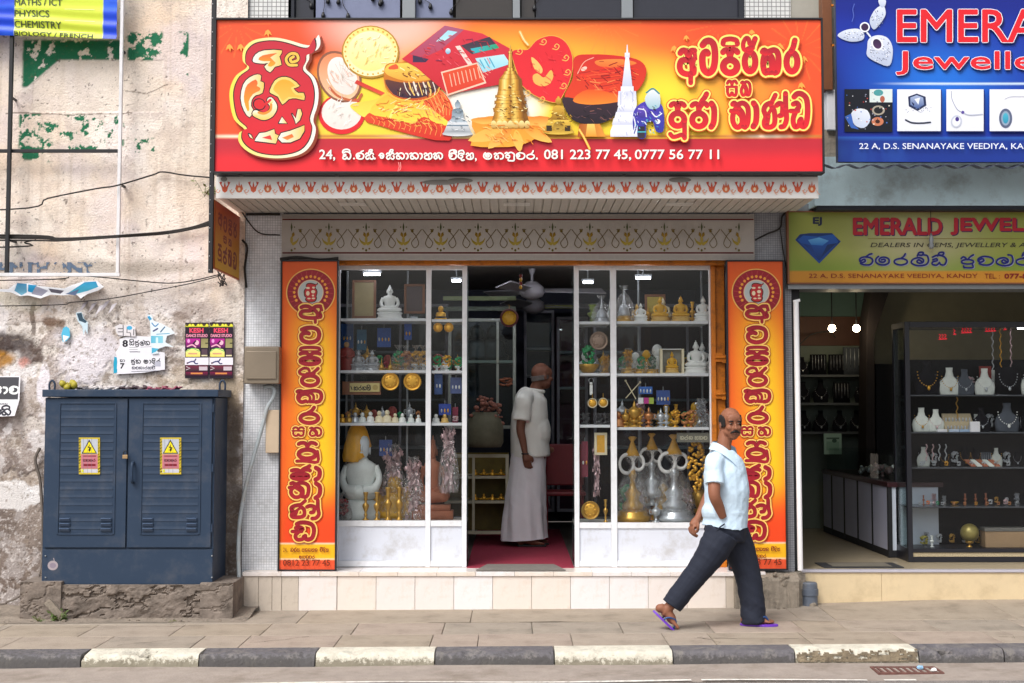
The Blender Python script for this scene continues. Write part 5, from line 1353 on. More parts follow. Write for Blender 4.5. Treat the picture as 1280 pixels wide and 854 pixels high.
# ---------------- electricity cabinet
YK=-.36;Yk2=.09
kx0,kx1=at(54,600,YK).x,at(267.5,600,YK).x
kz0,kz1=Z(731,YK),Z(487,YK)
M_cab=mat('cabinet_blue','#2b3c52',rough=.5,var=.07,scale=5,dirt='#6d6a68',dirt_amt=.22,dscale=5,spec=.3)
cb=thing('electricity_cabinet','dark blue steel double door electricity cabinet against the old wall','cabinet',((kx0+kx1)/2,YK,kz0))
def kb(name,x0,x1,z0,z1,y0,y1,m=M_cab,par=cb,bevel=.004,**k):
 mb=MB();mb.box(x0,x1,y0,y1,z0,z1);return mb.build(name,m,par,origin=((x0+x1)/2,y0,z0),bevel=bevel,seg=2,**k)
kb('body',kx0,kx1,kz0,kz1-.06,YK+.012,Yk2)
mb=MB();a,b=kx0-.012,kx1+.03
mb.box(a,b,YK-.03,Yk2+.0,kz1-.055,kz1);mb.build('lid',M_cab,cb,origin=(a,YK,kz1),bevel=.006)
kpx=lambda px:at(px,600,YK).x
kpz=lambda py:Z(py,YK)
kb('base_panel',kx0+.003,kx1-.003,kz0+.002,kpz(687),YK+.001,YK+.014)
for i,(a,b,la,lb_)in enumerate(((56.5,158.3,74,143.5),(160.2,264.5,177.5,250))):
 d=kb('door',kpx(a),kpx(b),kpz(684.5),kpz(498.5),YK-.008,YK+.0115)
 x0,x1,z0,z1=kpx(la),kpx(lb_),kpz(668),kpz(504)
 fr_=MB()
 for q in((x0-.008,x0+.004,z0,z1),(x1-.004,x1+.008,z0,z1),(x0+.004,x1-.004,z1-.006,z1+.004),(x0+.004,x1-.004,z0-.004,z0+.006)):fr_.box(q[0],q[1],YK-.014,YK-.0085,q[2],q[3])
 fr_.build('louvre_frame',M_cab,d,bevel=.0015,seg=1)
 for k in range(16):
  zz=z1-(k+.8)*(z1-z0)/16.6
  mb=MB();w0,w1=x0+.008,x1-.012
  mb.add([(w0,YK-.0085,zz+.012),(w1,YK-.0085,zz+.012),(w1,YK-.0112,zz-.009),(w0,YK-.0112,zz-.009),(w0,YK-.0085,zz-.012),(w1,YK-.0085,zz-.012)],[(0,1,2,3),(3,2,5,4),(0,3,4),(1,5,2)])
  mb.build('louvre',M_cab,d)
 for sx in(0,1):
  for k in range(3):
   zz=z0+.022+k*.037;w0=(x0+.012)if sx==0 else(x1-.095);w1=w0+.08
   mb=MB();mb.add([(w0,YK-.016,zz),(w1,YK-.016,zz),(w1-.008,YK-.03,zz+.02),(w0+.008,YK-.03,zz+.02),(w0,YK-.016,zz+.026),(w1,YK-.016,zz+.026)],[(0,1,2,3),(3,2,5,4),(0,3,4),(1,5,2)])
   mb.build('vent_hood',mat('cabinet_blue_light','#42536c',rough=.5),d)
 sx=(98.5,200)[i]
 A=Art(YK-.0165)
 A.rect(sx,547,sx+26.5,593,'#c9b23a')
 for k in range(12):
  for xx in(sx+.2,sx+24):A.poly([(xx,549+k*3.7),(xx+2.2,547.3+k*3.7),(xx+2.2,549+k*3.7),(xx,550.8+k*3.7)],'#2a2a2a',up=False)
 A.rect(sx+2.8,549,sx+23.6,567.5,'#b9bec6');A.poly([(sx+13,549.5),(sx+22.8,567.2),(sx+3.4,567.2)],'#1c1c1e');A.poly([(sx+13,552),(sx+21,566),(sx+5.2,566)],'#f0dc22')
 A.poly([(sx+14,554.5),(sx+11,560),(sx+13.2,560),(sx+11.5,563),(sx+12.8,563.5),(sx+13,565.5),(sx+14.6,563),(sx+15.4,559),(sx+13.2,559)],'#1c1c1e')
 A.rect(sx+2.8,568,sx+23.6,586,'#c47a84','#b9707c');A.rect(sx+2.8,586.5,sx+23.6,591,'#c6c6d0');A.rect(sx+3.2,587,sx+6.4,590.5,'#d8d83a')
 A.rect(sx+5,569.5,sx+21.5,571,'#8a3a44');sinhala(A,sx+5,573,[('s_na',1.),('s_na',1.),('s_ya',1.),('s_ra',1.)],4,4,.8,'#5a1c28');A.rect(sx+5.5,580,sx+21,582.8,'#7c2430')
 for k in range(3):A.stroke([(sx+6+5*k,548),(sx+6+5*k,592)],.3,'#7a7a84',smooth=0)
 A.build('warning_sticker',M_paint,d)
mb=MB();x=kpx(167);mb.tube(curve_pts([(x,YK-.012,kpz(578)),(x,YK-.045,kpz(580)),(x,YK-.05,kpz(590)),(x,YK-.045,kpz(601)),(x,YK-.012,kpz(603))],5),.011,n=8);mb.build('handle',M_cab,cb,smooth=True)
pl=thing('padlock','small brass padlock on the cabinet door joint','padlock',at(156.5,570,YK-.04))
p=wloc(pl);mb=MB();mb.box(p.x-.019,p.x+.019,p.y-.008,p.y+.008,p.z-.02,p.z+.008);mb.build('body',mat('padlock_brass','#b0926a',rough=.4,metal=.5),pl,bevel=.003)
mb=MB();mb.tube(curve_pts([(p.x-.012,p.y,p.z+.008),(p.x-.012,p.y,p.z+.028),(p.x,p.y,p.z+.038),(p.x+.012,p.y,p.z+.028),(p.x+.012,p.y,p.z+.008)],5),.0035,n=6);mb.build('shackle',M_black,pl,smooth=True)
for pz_ in(510,585,660):
 mb=MB();x=kpx(266);mb.tube([(x,YK-.008,kpz(pz_)-.03),(x,YK-.008,kpz(pz_)+.03)],.008,n=8);mb.build('hinge',M_cab,cb)
for px,yy in((65,.05),(278,0)):
 q=at(px,487,yy);mb=MB();mb.tube(curve_pts([(q.x-.02,yy,kz1),(q.x-.02,yy,kz1+.05),(q.x,yy,kz1+.075),(q.x+.02,yy,kz1+.05),(q.x+.02,yy,kz1)],5),.008,n=8);mb.build('lifting_eye',M_cab,cb,smooth=True)
for(px,py)in((57,695),(57,722),(265,695),(265,722)):
 mb=MB();q=at(px,py,YK);mb.lathe([(.006,0),(.006,.004),(.003,.006)],c=(q.x,YK,q.z),ax='y',n=8);mb.build('bolt',M_greyalu,cb)
A=Art(YK-.0005);A.oval(66,707,6.5,6,'#a59aa0');A.oval(66,707,4,3.4,'#8d8290');A.stroke([(67,698),(68,702)],1,'#a59aa0');
A.build('old_sticker_mark',M_paint,cb)
def junk(name,label,cat,px0,px1,py,col,h,seed,n=16,Y=-.1):
 rr=random.Random(seed);mb=MB()
 a,b=at(px0,py,Y).x,at(px1,py,Y).x
 for i in range(n):
  t=i/max(1,n-1);x=a+(b-a)*t
  mb.ell((x,Y+rr.uniform(-.04,.04),kz1+h*rr.uniform(.25,.8)),((b-a)/n*1.3+.006,.03,h*rr.uniform(.3,.5)),n=8,m=5,rot=Matrix.Rotation(rr.uniform(-.7,.7),3,'Y'))
 mb.v=[(x+rr.uniform(-.004,.004),y+rr.uniform(-.004,.004),max(kz1+.0005,z+rr.uniform(-.004,.004)))for x,y,z in mb.v]
 o=mb.build(name,mat('junk_'+col[1:],col,rough=.5,var=.3,scale=60),origin=((a+b)/2,Y,kz1),smooth=True);tag(o,label,cat)
junk('cloth_scrap','yellow rag knotted on top of the cabinet','rag',80,95,480,'#a89c2c',.065,1,6)
junk('plastic_bag','white crumpled plastic bag lying on top of the cabinet','bag',112,152,484,'#bdb8b8',.028,2,9)
junk('cloth_scrap','dark crumpled cloth in the middle of the cabinet roof','rag',154,182,484,'#4a3a40',.028,3,8)
junk('cloth_scrap','pink and maroon cloth at the right of the cabinet roof','rag',186,222,484,'#8c4058',.020,4,9)
junk('plank_offcut','flat grey board lying at the left of the cabinet roof','board',96,116,486,'#5d5b60',.02,5,6)
pth=thing('cabinet_plinth','rough broken concrete plinth under the blue cabinet','plinth',(kx0,-.42,0))
M_pl=mat('plinth_concrete','#7b7067',rough=.95,var=.35,scale=9,bump=1,bscale=26,dirt='#3a332e',dirt_amt=.75,dscale=6)
def rough_face(x0,x1,z0,z1,Y,depth,seed,amp=.02):
 n1_,n2_=int((x1-x0)/.010),int((z1-z0)/.010)
 xs=np.linspace(x0,x1,n1_+2);zs=np.linspace(z0,z1,n2_+2);XX,ZZ=np.meshgrid(xs,zs)
 h=amp*(fbm(XX*7+seed,ZZ*12,seed,5,.6)-.5)*2+amp*.8*(np.abs(fbm(XX*4+3,ZZ*9,seed+3)-.5)<.03)
 P=np.stack([XX,Y+h,ZZ],-1)
 top=P[-1].copy();top[:,1]=Y+depth;r0=P[:,-1].copy();
 return P,top
for(a,b,py0,py1,Y,dep,s,amp)in((76,250,731.5,768,-.40,.4,3,.022),(250,291,729,768,-.415,.45,8,.008),(25,76,727.5,766,-.42,.46,5,.008)):
 x0,x1=at(a,745,Y).x,at(b,745,Y).x
 z0,z1=-.06,Z(py0,Y)
 P,top=rough_face(x0,x1,z0,z1,Y,dep,s,amp)
 P2=np.concatenate([P,top[None]],0)
 side_l=np.repeat(P2[:,:1],1,1).copy();side_l[:,:,1]=Y+dep;side_r=P2[:,-1:].copy();side_r[:,:,1]=Y+dep
 P3=np.concatenate([side_l,P2,side_r],1)
 grid_sheet('concrete_block',P3,None,M_pl,pth,wloc(pth),smooth=False)
mb=MB();q=at(70,755,-.5)
mb.prism([(q.x-.10,.13+pz(q.x)),(q.x-.06,.16),(q.x+.05,.04),(q.x+.02,.0)],-.47,-.44);tag(mb.build('concrete_shard',M_conc,origin=q),'slanting concrete shard leaning on the left end of the plinth','rubble piece')
def bx(name,label,cat,px0,px1,py0,py1,Y,dep,m,bev):
 x0,x1=at(px0,(py0+py1)/2,Y).x,at(px1,(py0+py1)/2,Y).x
 t=thing(name,label,cat,((x0+x1)/2,Y,Z(py1,Y)))
 mb=MB();mb.box(x0,x1,Y,Y+dep,Z(py1,Y),Z(py0,Y));mb.build('housing',m,t,bevel=bev,seg=3,smooth=False)
 return t,x0,x1
t,x0,x1=bx('junction_box','brownish grey meter box on the white mosaic pillar','junction box',305,349,433,480,-.05,.16,mat('box_bronze','#8a7d6c',rough=.35,var=.12,scale=4,metal=.2),.012)
mb=MB();mb.box(x0+.02,x1-.02,-.062,-.051,Z(474,-.05),Z(439,-.05));mb.build('cover',MATS['box_bronze'],t,bevel=.006)
t,x0,x1=bx('cover_box','small beige cover box half hidden behind the left orange panel','box',332,352,512.5,566.5,.062,.05,mat('box_beige','#cdb79c',rough=.5,var=.06,dirt='#6a5a48',dirt_amt=.3),.008)
mb=MB();mb.tube(curve_pts([at(330,484,.08),at(338,483,.06),at(343,488,.05),at(341,498,.05),at(334,510,.05),at(326,540,.05),at(316,575,.05),at(307,610,.05),at(300,650,.04),at(298,690,-.03),at(299,730,-.05),at(298,762,-.05)],6),.0155,n=10)
o=mb.build('conduit_pipe',mat('conduit_grey','#b3bcc0',rough=.45,var=.1,dirt='#8a6f4c',dirt_amt=.6,dscale=3),smooth=True);tag(o,'grey conduit pipe curving down the mosaic pillar from the meter box','pipe')
weed(X(256,.06,243),.05,Z(246,.06),9,.13,'small green plant sprouting from the wall below the red banner corner',6,'#8aa04a')
# ================================================================ showcases
YG=.30
SHT=.022
def zpy(py,Y=YG):return Z(py,Y)
def showcase(label,px0,px1,posts,shelf_sets,bottom,dep=.42):
 x0,x1=X(px0,YG),X(px1,YG)
 t=thing('display_showcase',label,'showcase',((x0+x1)/2,YG,FL))
 ztop=Z(332,YG)
 def b(n,a,c,y0,y1,z0,z1,m=M_alu,bev=.002):
  mb=MB();mb.box(a,c,y0,y1,z0,z1);return mb.build(n,m,t,origin=(a,y0,z0),bevel=bev,seg=1)
 for(pa,pb)in posts:b('post',X(pa,YG),X(pb,YG),YG,YG+.04,FL+.002,ztop-.001)
 zb0,zb1=FL+.02,zpy(bottom)
 xs=sorted([(X(pa,YG),X(pb,YG))for pa,pb in posts])
 gaps=[]
 cur=x0
 for a,c in xs:
  if a-cur>.03:gaps.append((cur,a))
  cur=c
 if x1-cur>.03:gaps.append((cur,x1))
 for i,(a,c)in enumerate(gaps):
  a+=.001;c-=.001
  b('top_rail',a,c,YG+.004,YG+.036,ztop-.035,ztop)
  b('bottom_rail',a,c,YG+.004,YG+.036,FL+.004,FL+.05)
  b('sill_rail',a,c,YG+.004,YG+.036,zb1-.045,zb1)
  b('lower_panel',a,c,YG+.016,YG+.026,FL+.05,zb1-.045,mat('lower_panel','#d6dbe6',rough=.45,var=.03,dirt='#9a948a',dirt_amt=.5,dscale=4))
  g=MB();g.box(a,c,YG+.018,YG+.024,zb1+.001,ztop-.036);g.build('glass_pane',M_glass,t,origin=(a,YG,zb1))
  for py in shelf_sets[min(i,len(shelf_sets)-1)]:
   z=zpy(py);b('shelf',a+.002,c-.002,YG+.03,YG+dep,z-SHT/2,z+SHT/2,M_alu)
 b('counter',x0+.002,x1-.002,YG+.04,YG+dep,zb1-.03,zb1-.004,M_frieze)
 b('end_panel',x0+.0,x0+.012,YG+.042,YG+dep,FL,ztop,M_glass2)if px0>600 else b('end_panel',x1-.012,x1,YG+.042,YG+dep,FL,ztop,M_glass2)
 b('back_frame',x0,x1,YG+dep,YG+dep+.02,FL,zb1,M_dark)
 for px in(px0+2,(px0+px1)/2,px1-3):b('back_post',X(px,YG),X(px,YG)+.015,YG+dep,YG+dep+.02,zb1,ztop,M_greyalu)
 return t
LS=[[399.5,464.5,530.5],[400.5,465,530.5]];RS=[[403.5,468,533],[403,468.5,536]]
showcase('left glass showcase between the orange panel and the doorway',421.5,583.5,[(421.5,424),(532,538.5),(577.5,583.5)],LS,651)
showcase('right glass showcase between the doorway and the orange steel post',718,889.5,[(718,724),(763.5,771),(887.5,889.5)],RS,653.5)
def shelf_z(side,small,k):
 """top surface of shelf k (0..2), 3 = counter"""
 if side=='L':py=(LS[1]if small else LS[0])[k]if k<3 else None;bz=zpy(651)
 else:py=(RS[0]if small else RS[1])[k]if k<3 else None;bz=zpy(653.5)
 return bz-.004 if py is None else zpy(py)+SHT/2
 # ---------------- unit goods (height 1, base at z=0), built once, shared
UM={}
def unit(name,fn,m,smooth=True):
 smooth=fn.__name__!='f_bag'
 k=(name,m.name if not isinstance(m,list)else m[0].name)
 if k not in UM:
  mb=MB();fn(mb);me=bpy.data.meshes.new(name);me.from_pydata(mb.v,[],mb.f);me.materials.append(m)
  bm=bmesh.new();bm.from_mesh(me);bmesh.ops.recalc_face_normals(bm,faces=bm.faces);bm.to_mesh(me);bm.free()
  me.polygons.foreach_set('use_smooth',[smooth]*len(me.polygons));UM[k]=me
 return UM[k]
def put(name,label,cat,px,py_or_z,hpx,Y,parts,group=None,rz=0,sx=1.0,absz=True):
 """parts: (part name, builder, material). stands at photo column px on height z"""
 z=py_or_z if absz else Z(py_or_z,Y)
 x=at(px,509-(z-1.556)/S(Y),Y).x
 t=thing(name,label,cat,(x,Y,z),group)
 h=hpx*S(Y);t.scale=(h*sx,h*sx if sx<1.6 else h,h);t.rotation_euler=(0,0,rz)
 for n,fn,m in parts:
  o=bpy.data.objects.new(n,unit(fn.__name__+n,fn,m));COL.objects.link(o);o.parent=t;KIDS.setdefault(t.name,[]).append(o)
 return t
def f_base(mb):mb.lathe([(.36,0),(.38,.04),(.34,.07),(.33,.14),(.37,.17),(.36,.2)],n=18,sy=.62)
def f_bud(mb):
 mb.ell((0,-.03,.27),(.36,.2,.085),18,8);mb.ell((-.2,-.08,.27),(.15,.12,.075),12,6);mb.ell((.2,-.08,.27),(.15,.12,.075),12,6)
 mb.lathe([(.15,.25),(.135,.38),(.16,.5),(.2,.6),(.17,.66),(.07,.69),(.055,.74)],n=16,sy=.6)
 for s in(-1,1):mb.tube(curve_pts([(s*.18,0,.61),(s*.24,-.02,.48),(s*.2,-.08,.37),(s*.04,-.15,.33)],4),[.055,.055,.055,.05,.05,.05,.048,.045,.045,.045,.04,.04,.035][:13],n=8)
 mb.ell((0,-.01,.81),(.082,.085,.1),14,10);mb.ell((0,.01,.905),(.05,.05,.045),10,6);mb.ell((0,.01,.955),(.018,.018,.04),6,5)
 for s in(-1,1):mb.ell((s*.085,0,.79),(.012,.02,.045),6,5)
 mb.ell((0,-.095,.8),(.012,.012,.022),6,4)
def f_stupabase(mb):mb.lathe([(.3,0),(.3,.05),(.26,.06),(.26,.11),(.22,.12),(.22,.16)],n=20)
def f_stupa(mb):mb.lathe([(.2,.16),(.2,.22),(.17,.36),(.1,.46),(.05,.49)],n=20);mb.box(-.06,.06,-.06,.06,.48,.56);mb.lathe([(.045,.56),(.05,.6),(.035,.61),(.04,.66),(.027,.67),(.03,.73),(.012,.8),(.02,.84),(.006,.9),(.004,1)],n=12)
def f_wrap(mb):
 rr=random.Random(2);n=22;prof=[(.3,0),(.34,.12),(.32,.35),(.26,.55),(.15,.72),(.05,.8),(.04,.84),(.12,.93),(.16,1)]
 vs=[];fs=[]
 for i,(r,h)in enumerate(prof):
  for j in range(n):
   a=6.283*j/n;k=r*(1+.16*((j%2)-.5)+rr.uniform(-.06,.06));vs.append((k*math.cos(a),k*math.sin(a)*.8,h+rr.uniform(-.015,.015)*(i>0)))
 for i in range(len(prof)-1):
  for j in range(n):fs.append((i*n+j,i*n+(j+1)%n,(i+1)*n+(j+1)%n,(i+1)*n+j))
 mb.add(vs,fs)
def f_blobs(mb):
 rr=random.Random(5)
 for k in range(46):
  a=rr.uniform(0,6.28);h=rr.uniform(.18,.74);r=(.26-abs(h-.42)*.3)*rr.uniform(.4,1);mb.ell((r*math.cos(a),r*math.sin(a)*.8,h),rr.uniform(.035,.07),7,5)
def f_cup(mb):mb.lathe([(.13,0),(.14,.02),(.06,.06),(.05,.12),(.17,.18),(.2,.24),(.18,.27)],n=14)
def f_bowl(mb):mb.lathe([(.12,0),(.2,.03),(.34,.14),(.4,.24),(.36,.25),(.1,.2)],n=18)
def f_candle(mb):mb.lathe([(.14,0),(.15,.03),(.07,.08),(.05,.13),(.09,.2),(.06,.24),(.05,.3),(.11,.4),(.15,.5),(.14,.56),(.06,.62),(.05,.68),(.1,.74),(.07,.8),(.1,.95),(.12,1)],n=16)
def f_trophy(mb):
 mb.lathe([(.2,0),(.2,.06),(.07,.1),(.05,.26),(.1,.3),(.2,.42),(.24,.56),(.2,.66),(.14,.7),(.05,.78),(.06,.85),(.02,.92),(.01,1)],n=16)
 for s in(-1,1):mb.tube(curve_pts([(s*.2,0,.62),(s*.32,0,.62),(s*.32,0,.46),(s*.18,0,.4)],5),.02,n=6)
def f_monk(mb):mb.lathe([(.2,0),(.21,.05),(.19,.3),(.22,.5),(.23,.66),(.16,.76),(.07,.8)],n=16,sy=.7);mb.tube([(-.2,-.02,.66),(-.22,-.08,.5),(-.05,-.18,.46)],.05,n=8);mb.tube([(.2,-.02,.66),(.22,-.08,.5),(.05,-.18,.46)],.05,n=8)
def f_monkhead(mb):mb.ell((0,-.01,.89),(.085,.09,.11),12,8)
def f_bust(mb):mb.lathe([(.42,0),(.44,.12),(.34,.18),(.36,.38),(.3,.52),(.14,.6)],n=14,sy=.7);mb.ell((0,0,.78),(.2,.2,.22),10,7)
def f_box(mb):mb.box(-.5,.5,-.25,.25,0,1)
def f_bag(mb):
 rr=random.Random(9)
 for k in range(260):
  h=rr.uniform(.02,.92);r=(.2+.07*math.sin(h*17))*rr.uniform(.2,1);a=rr.uniform(0,6.28)
  c=Vector((r*math.cos(a),r*math.sin(a)*.8,h));mb.add([c+Vector((rr.uniform(-1,1),rr.uniform(-1,1),rr.uniform(-1,1)))*.065 for _ in range(4)],[(0,1,2),(0,2,3),(0,3,1),(1,3,2)])
M_copper=mat('copper_foil','#c98a5a',rough=.3,metal=.8,var=.25,scale=40)
M_green=mat('green_glass_beads','#1f9a5c',rough=.25,var=.3,scale=30)
M_redrobe=mat('dark_red_robe','#8a2c26',rough=.6,var=.15);M_skinp=mat('painted_skin','#b58a5c',rough=.5)
M_greenm=mat('pale_green_marble','#dfe5e2',rough=.4)
M_wood=mat('brown_wood','#7a4a2c',rough=.5,var=.2,scale=8)
M_terra=mat('terracotta','#a8664a',rough=.6,var=.15,scale=8)
M_pinkfoil=mat('pink_silver_foil','#d9b9bd',rough=.3,metal=.5,var=.5,scale=45)
B=lambda m,mb_=None:[('base',f_base,mb_ or m),('figure',f_bud,m)]
G4='small goods lined up on the showcase shelves'
z=shelf_z('L',0,0)
put('buddha_statue','clear white crystal Buddha on the top left shelf','statue',487,z,44,.48,B(M_marble))
def picture(name,label,px0,px1,py0,py1,Y,mf,mi,art=None):
 x0,x1=at(px0,(py0+py1)/2,Y).x,at(px1,(py0+py1)/2,Y).x;z0,z1=Z(py1,Y),Z(py0,Y)
 t=thing(name,label,'picture',((x0+x1)/2,Y,z0));w=.02
 for q in((x0,x0+w,z0,z1),(x1-w,x1,z0,z1),(x0+w,x1-w,z1-w,z1),(x0+w,x1-w,z0,z0+w)):
  mb=MB();mb.box(q[0],q[1],Y,Y+.02,q[2],q[3]);mb.build('frame',mf,t,bevel=.002,seg=1)
 mb=MB();mb.box(x0+w,x1-w,Y+.008,Y+.012,z0+w,z1-w);p=mb.build('print',mi,t)
 if art:A=Art(Y+.007);art(A);A.build('picture_art',M_print,t)
 return t
picture('framed_picture','brown wooden framed picture at the back of the top left shelf',440,470,350,398,.62,M_wood,mat('sepia_print','#9b8a60',rough=.5,var=.2))
picture('framed_picture','small dark frame with golden flowers at the right of the top left shelf',505,531,355,392,.66,M_wood,mat('dark_print','#4b3c3c',rough=.5,var=.3))
put('silver_trinket','small silver ornament right of the crystal Buddha','ornament',517,z,14,.5,[('bowl',f_bowl,M_silver)])
z=shelf_z('L',1,0)
put('gold_figurine','small gold and black figurine on the top shelf of the narrow left bay','figurine',551,z,18,.45,[('body',f_bust,M_gold),('base',f_bowl,M_black)])
mb=MB()
z=shelf_z('L',0,1)
put('monk_statue','red robed monk figurine at the left end of the second shelf','statue',433,z,36,.42,[('robe',f_monk,M_redrobe),('head',f_monkhead,M_skinp)],sx=1.15)
for px,lb in((448,'silver wrapped Buddha right beside the red monk'),(465,'second silver wrapped Buddha from the red monk')):put('buddha_statue',lb,'statue',px,z,26,.42,B(M_silver)+[('wrap',f_wrap,M_wrap)],sx=1.1,group='silver wrapped Buddhas')
for px,lb in((477,'tiny brass bell stupa left of the red flower, second shelf'),(488,'tiny brass bell stupa right of the red flower, second shelf')):put('brass_stupa',lb,'ornament',px,z,17,.42,[('base',f_stupabase,M_brass),('dome',f_stupa,M_brass)],group='tiny brass stupas')
put('silk_flower','small red silk flower standing between two tiny brass stupas','flower',482.5,z,16,.55,[('petals',f_blobs,mat('red_silk','#b3163c',rough=.5)),('stem',f_cup,M_brass)])
for px,m,lb,h in((498,M_green,'green bead tree in clear wrap, left of the pair',32),(507,M_copper,'copper and green bead tree in clear wrap, right of the pair',32),(520,M_gold,'golden bead tree in clear wrap near the shelf end',32),(529,M_gold,'golden bead tree in clear wrap against the white post',32)):
 put('bead_tree',lb,'ornament',px,z,h,.44,[('beads',f_blobs,m),('cup',f_cup,M_brass if m is not M_gold else M_marble),('wrap',f_wrap,M_wrap)],group='wrapped bead trees')
z=shelf_z('L',1,1)
for px,m,lb,h in((546,M_green,'green bead tree on white cup in the narrow left bay',25),(558,M_gold,'golden bead tree on white cup in the narrow left bay',26),(573,M_green,'pale green bead tree at the doorway end of the narrow left bay',23)):
 put('bead_tree',lb,'ornament',px,z,h,.42,[('beads',f_blobs,m),('cup',f_cup,M_marble)],group='wrapped bead trees')
z=shelf_z('L',0,2);rows_=[(428,M_gold,'gold'),(436,M_brass,'brass'),(444,M_silver,'silver'),(453,M_greenm,'pale green'),(463,M_marble,'bluish white'),(474,M_cream,'cream'),(484,M_cream,'taller cream'),(494,M_cream,'plump cream'),(503,M_marble,'white'),(514,M_greenm,'small greenish white'),(523,M_marble,'tiny white')]
for i,(px,m,nm)in enumerate(rows_):
 nb=['at the left end','second from left','third from left','fourth from left','fifth from left','sixth from left','seventh from left','eighth from left','ninth from left','tenth from left','at the right end'][i]
 put('buddha_bust','%s seated figurine %s of the third left shelf row'%(nm,nb),'figurine',px,z,[11,12,13,13,14,15,16,12,12,11,10][i],.38,[('body',f_bust,m)],group='row of small seated figurines',sx=.95)
z=shelf_z('L',1,2)
for px,m,lb in((545,M_marble,'tiny white figurine left in the narrow left bay'),(556,M_yelwood,'tiny yellow figurine in the narrow left bay'),(569,M_pinkfoil,'pink foil flower bunch in the narrow left bay')):put('figurine',lb,'figurine',px,z,11,.4,[('body',f_bust if m is not M_pinkfoil else f_blobs,m)],sx=1.1 if m is not M_pinkfoil else 1.6)
def medal(name,label,px,py,rpx,Y,m,rim=None,hang=True,group=None,art=None,n=28):
 p=at(px,py,Y);r=rpx*S(Y);t=thing(name,label,'medallion',p,group)
 mb=MB();mb.lathe([(r,0),(r,.006),(r*.93,.01),(r*.8,.007),(r*.78,.004)],c=p,ax='y',n=n);mb.build('rim',rim or m,t,smooth=True,auto=40)
 mb=MB();mb.lathe([(r*.78,.001),(r*.77,.0045),(r*.6,.006),(r*.4,.011),(r*.2,.012)],c=p,ax='y',n=n)
 for k in range(8):mb.ell((p.x+r*.52*math.cos(k*.785),p.y-.009,p.z+r*.52*math.sin(k*.785)),(r*.13,.004,r*.13),7,4)
 mb.build('relief',m,t,smooth=True)
 if hang:mb=MB();mb.tube([(p.x,p.y-.002,p.z+r),(p.x,p.y,p.z+r+.035)],.003,n=5);mb.build('hook',M_brass,t)
 return t
medal('hanging_medallion','larger gold medallion hanging left under the second shelf',488,477,11.2,.345,M_gold,group='gold medallions')
medal('hanging_medallion','larger gold medallion hanging right under the second shelf',515.5,477,11.2,.345,M_gold,group='gold medallions')
medal('hanging_medallion','small gold medallion, left of two, narrow left bay',547.5,409.5,6,.36,M_gold,group='gold medallions');medal('hanging_medallion','small gold medallion, right of two, narrow left bay',561,409.5,6,.36,M_gold,group='gold medallions')
medal('hanging_medallion','small gold medallion, left of two, narrow right bay',740.5,504,6.2,.36,M_gold,M_cream,group='gold medallions');medal('hanging_medallion','small gold medallion, right of two, narrow right bay',754,503.5,6.2,.36,M_gold,M_cream,group='gold medallions')
medal('carved_plate','round carved bronze plate standing on the narrow right bay shelf',748.5,426,11.5,.40,mat('bronze_plate','#9a8272',rough=.45,metal=.5),hang=False)
medal('gold_tray','oval shiny gold tray at the bottom of the narrow right bay',738,638,11.5,.40,M_gold,M_brass,hang=False)
medal('hanging_wall_plate','round maroon and gold plate hanging in the doorway',636.5,397.5,11.5,1.2,M_goldpaint,mat('maroon_lacquer','#5c1c22',rough=.4))
p=at(451,483,.345);t=thing('name_plate','yellow name plate with black letters hanging under the second shelf','name plate',p)
mb=MB();mb.box(at(437,483,.345).x,at(474.5,483,.345).x,.345,.352,Z(490,.345),Z(479,.345));mb.build('plate',mat('plate_yellow','#c9b878',rough=.4),t,bevel=.002,seg=1)
A=Art(.344);sinhala(A,442,481.2,[('s_sa',1.),('s_ra',.9),('s_na',1.),('s_ya',1.),('+s_ii',0)],5.2,6.6,1.1,'#2c2620',gap=.4);A.oval(469,484.4,3.4,3.4,'#b09a5c');A.stroke([(438.5,483),(440,487)],1.2,'#2c2620',smooth=0);A.build('lettering',M_print,t)
mb=MB();mb.box(at(428,483,.36).x,at(476,483,.36).x,.356,.366,Z(493.5,.36),Z(477,.36));mb.build('back_board',M_wood,t)
zb_=shelf_z('L',0,3)
def f_bigtorso(mb):
 mb.lathe([(.30,.0),(.31,.06),(.27,.1),(.26,.17),(.2,.2)],n=20,sy=.7);mb.ell((0,0,.28),(.3,.22,.1),18,8)
 mb.lathe([(.19,.25),(.21,.36),(.25,.5),(.24,.57),(.12,.62),(.08,.66)],n=20,sy=.65)
 for s in(-1,1):mb.tube(curve_pts([(s*.23,0,.54),(s*.29,-.04,.42),(s*.22,-.12,.32),(s*.04,-.18,.3)],5),.055,n=8)
def f_bighead(mb):mb.ell((.02,-.02,.76),(.12,.12,.14),16,12);mb.ell((.02,-.14,.75),(.02,.03,.04),8,5);mb.ell((.02,-.13,.70),(.04,.015,.012),8,4);[mb.ell((.02+s*.12,0,.73),(.015,.03,.06),6,5)for s in(-1,1)]
def f_hood(mb):
 rr=random.Random(3)
 mb.lathe([(.235,.60),(.25,.66),(.22,.76),(.15,.92),(.09,1.0),(.02,1.01)],c=(-.06,.02,0),n=26,sy=.75)
 mb.v=[(a+rr.uniform(-.007,.007)-(.06 if c<.7 else 0)*(a>0),b+rr.uniform(-.007,.007),c+(.14 if c<.7 else 0)*max(0,a)*3)for a,b,c in mb.v]
put('buddha_statue','large pale marble Buddha under a yellow plastic hood','statue',451,zb_,118,.52,[('body',f_bigtorso,M_greenm),('head',f_bighead,mat('bluish_marble','#d3dce2',rough=.4)),('hood',f_hood,mat('yellow_plastic','#e8a81c',rough=.35,var=.15,scale=14,bump=.4,bscale=12))],sx=.66)
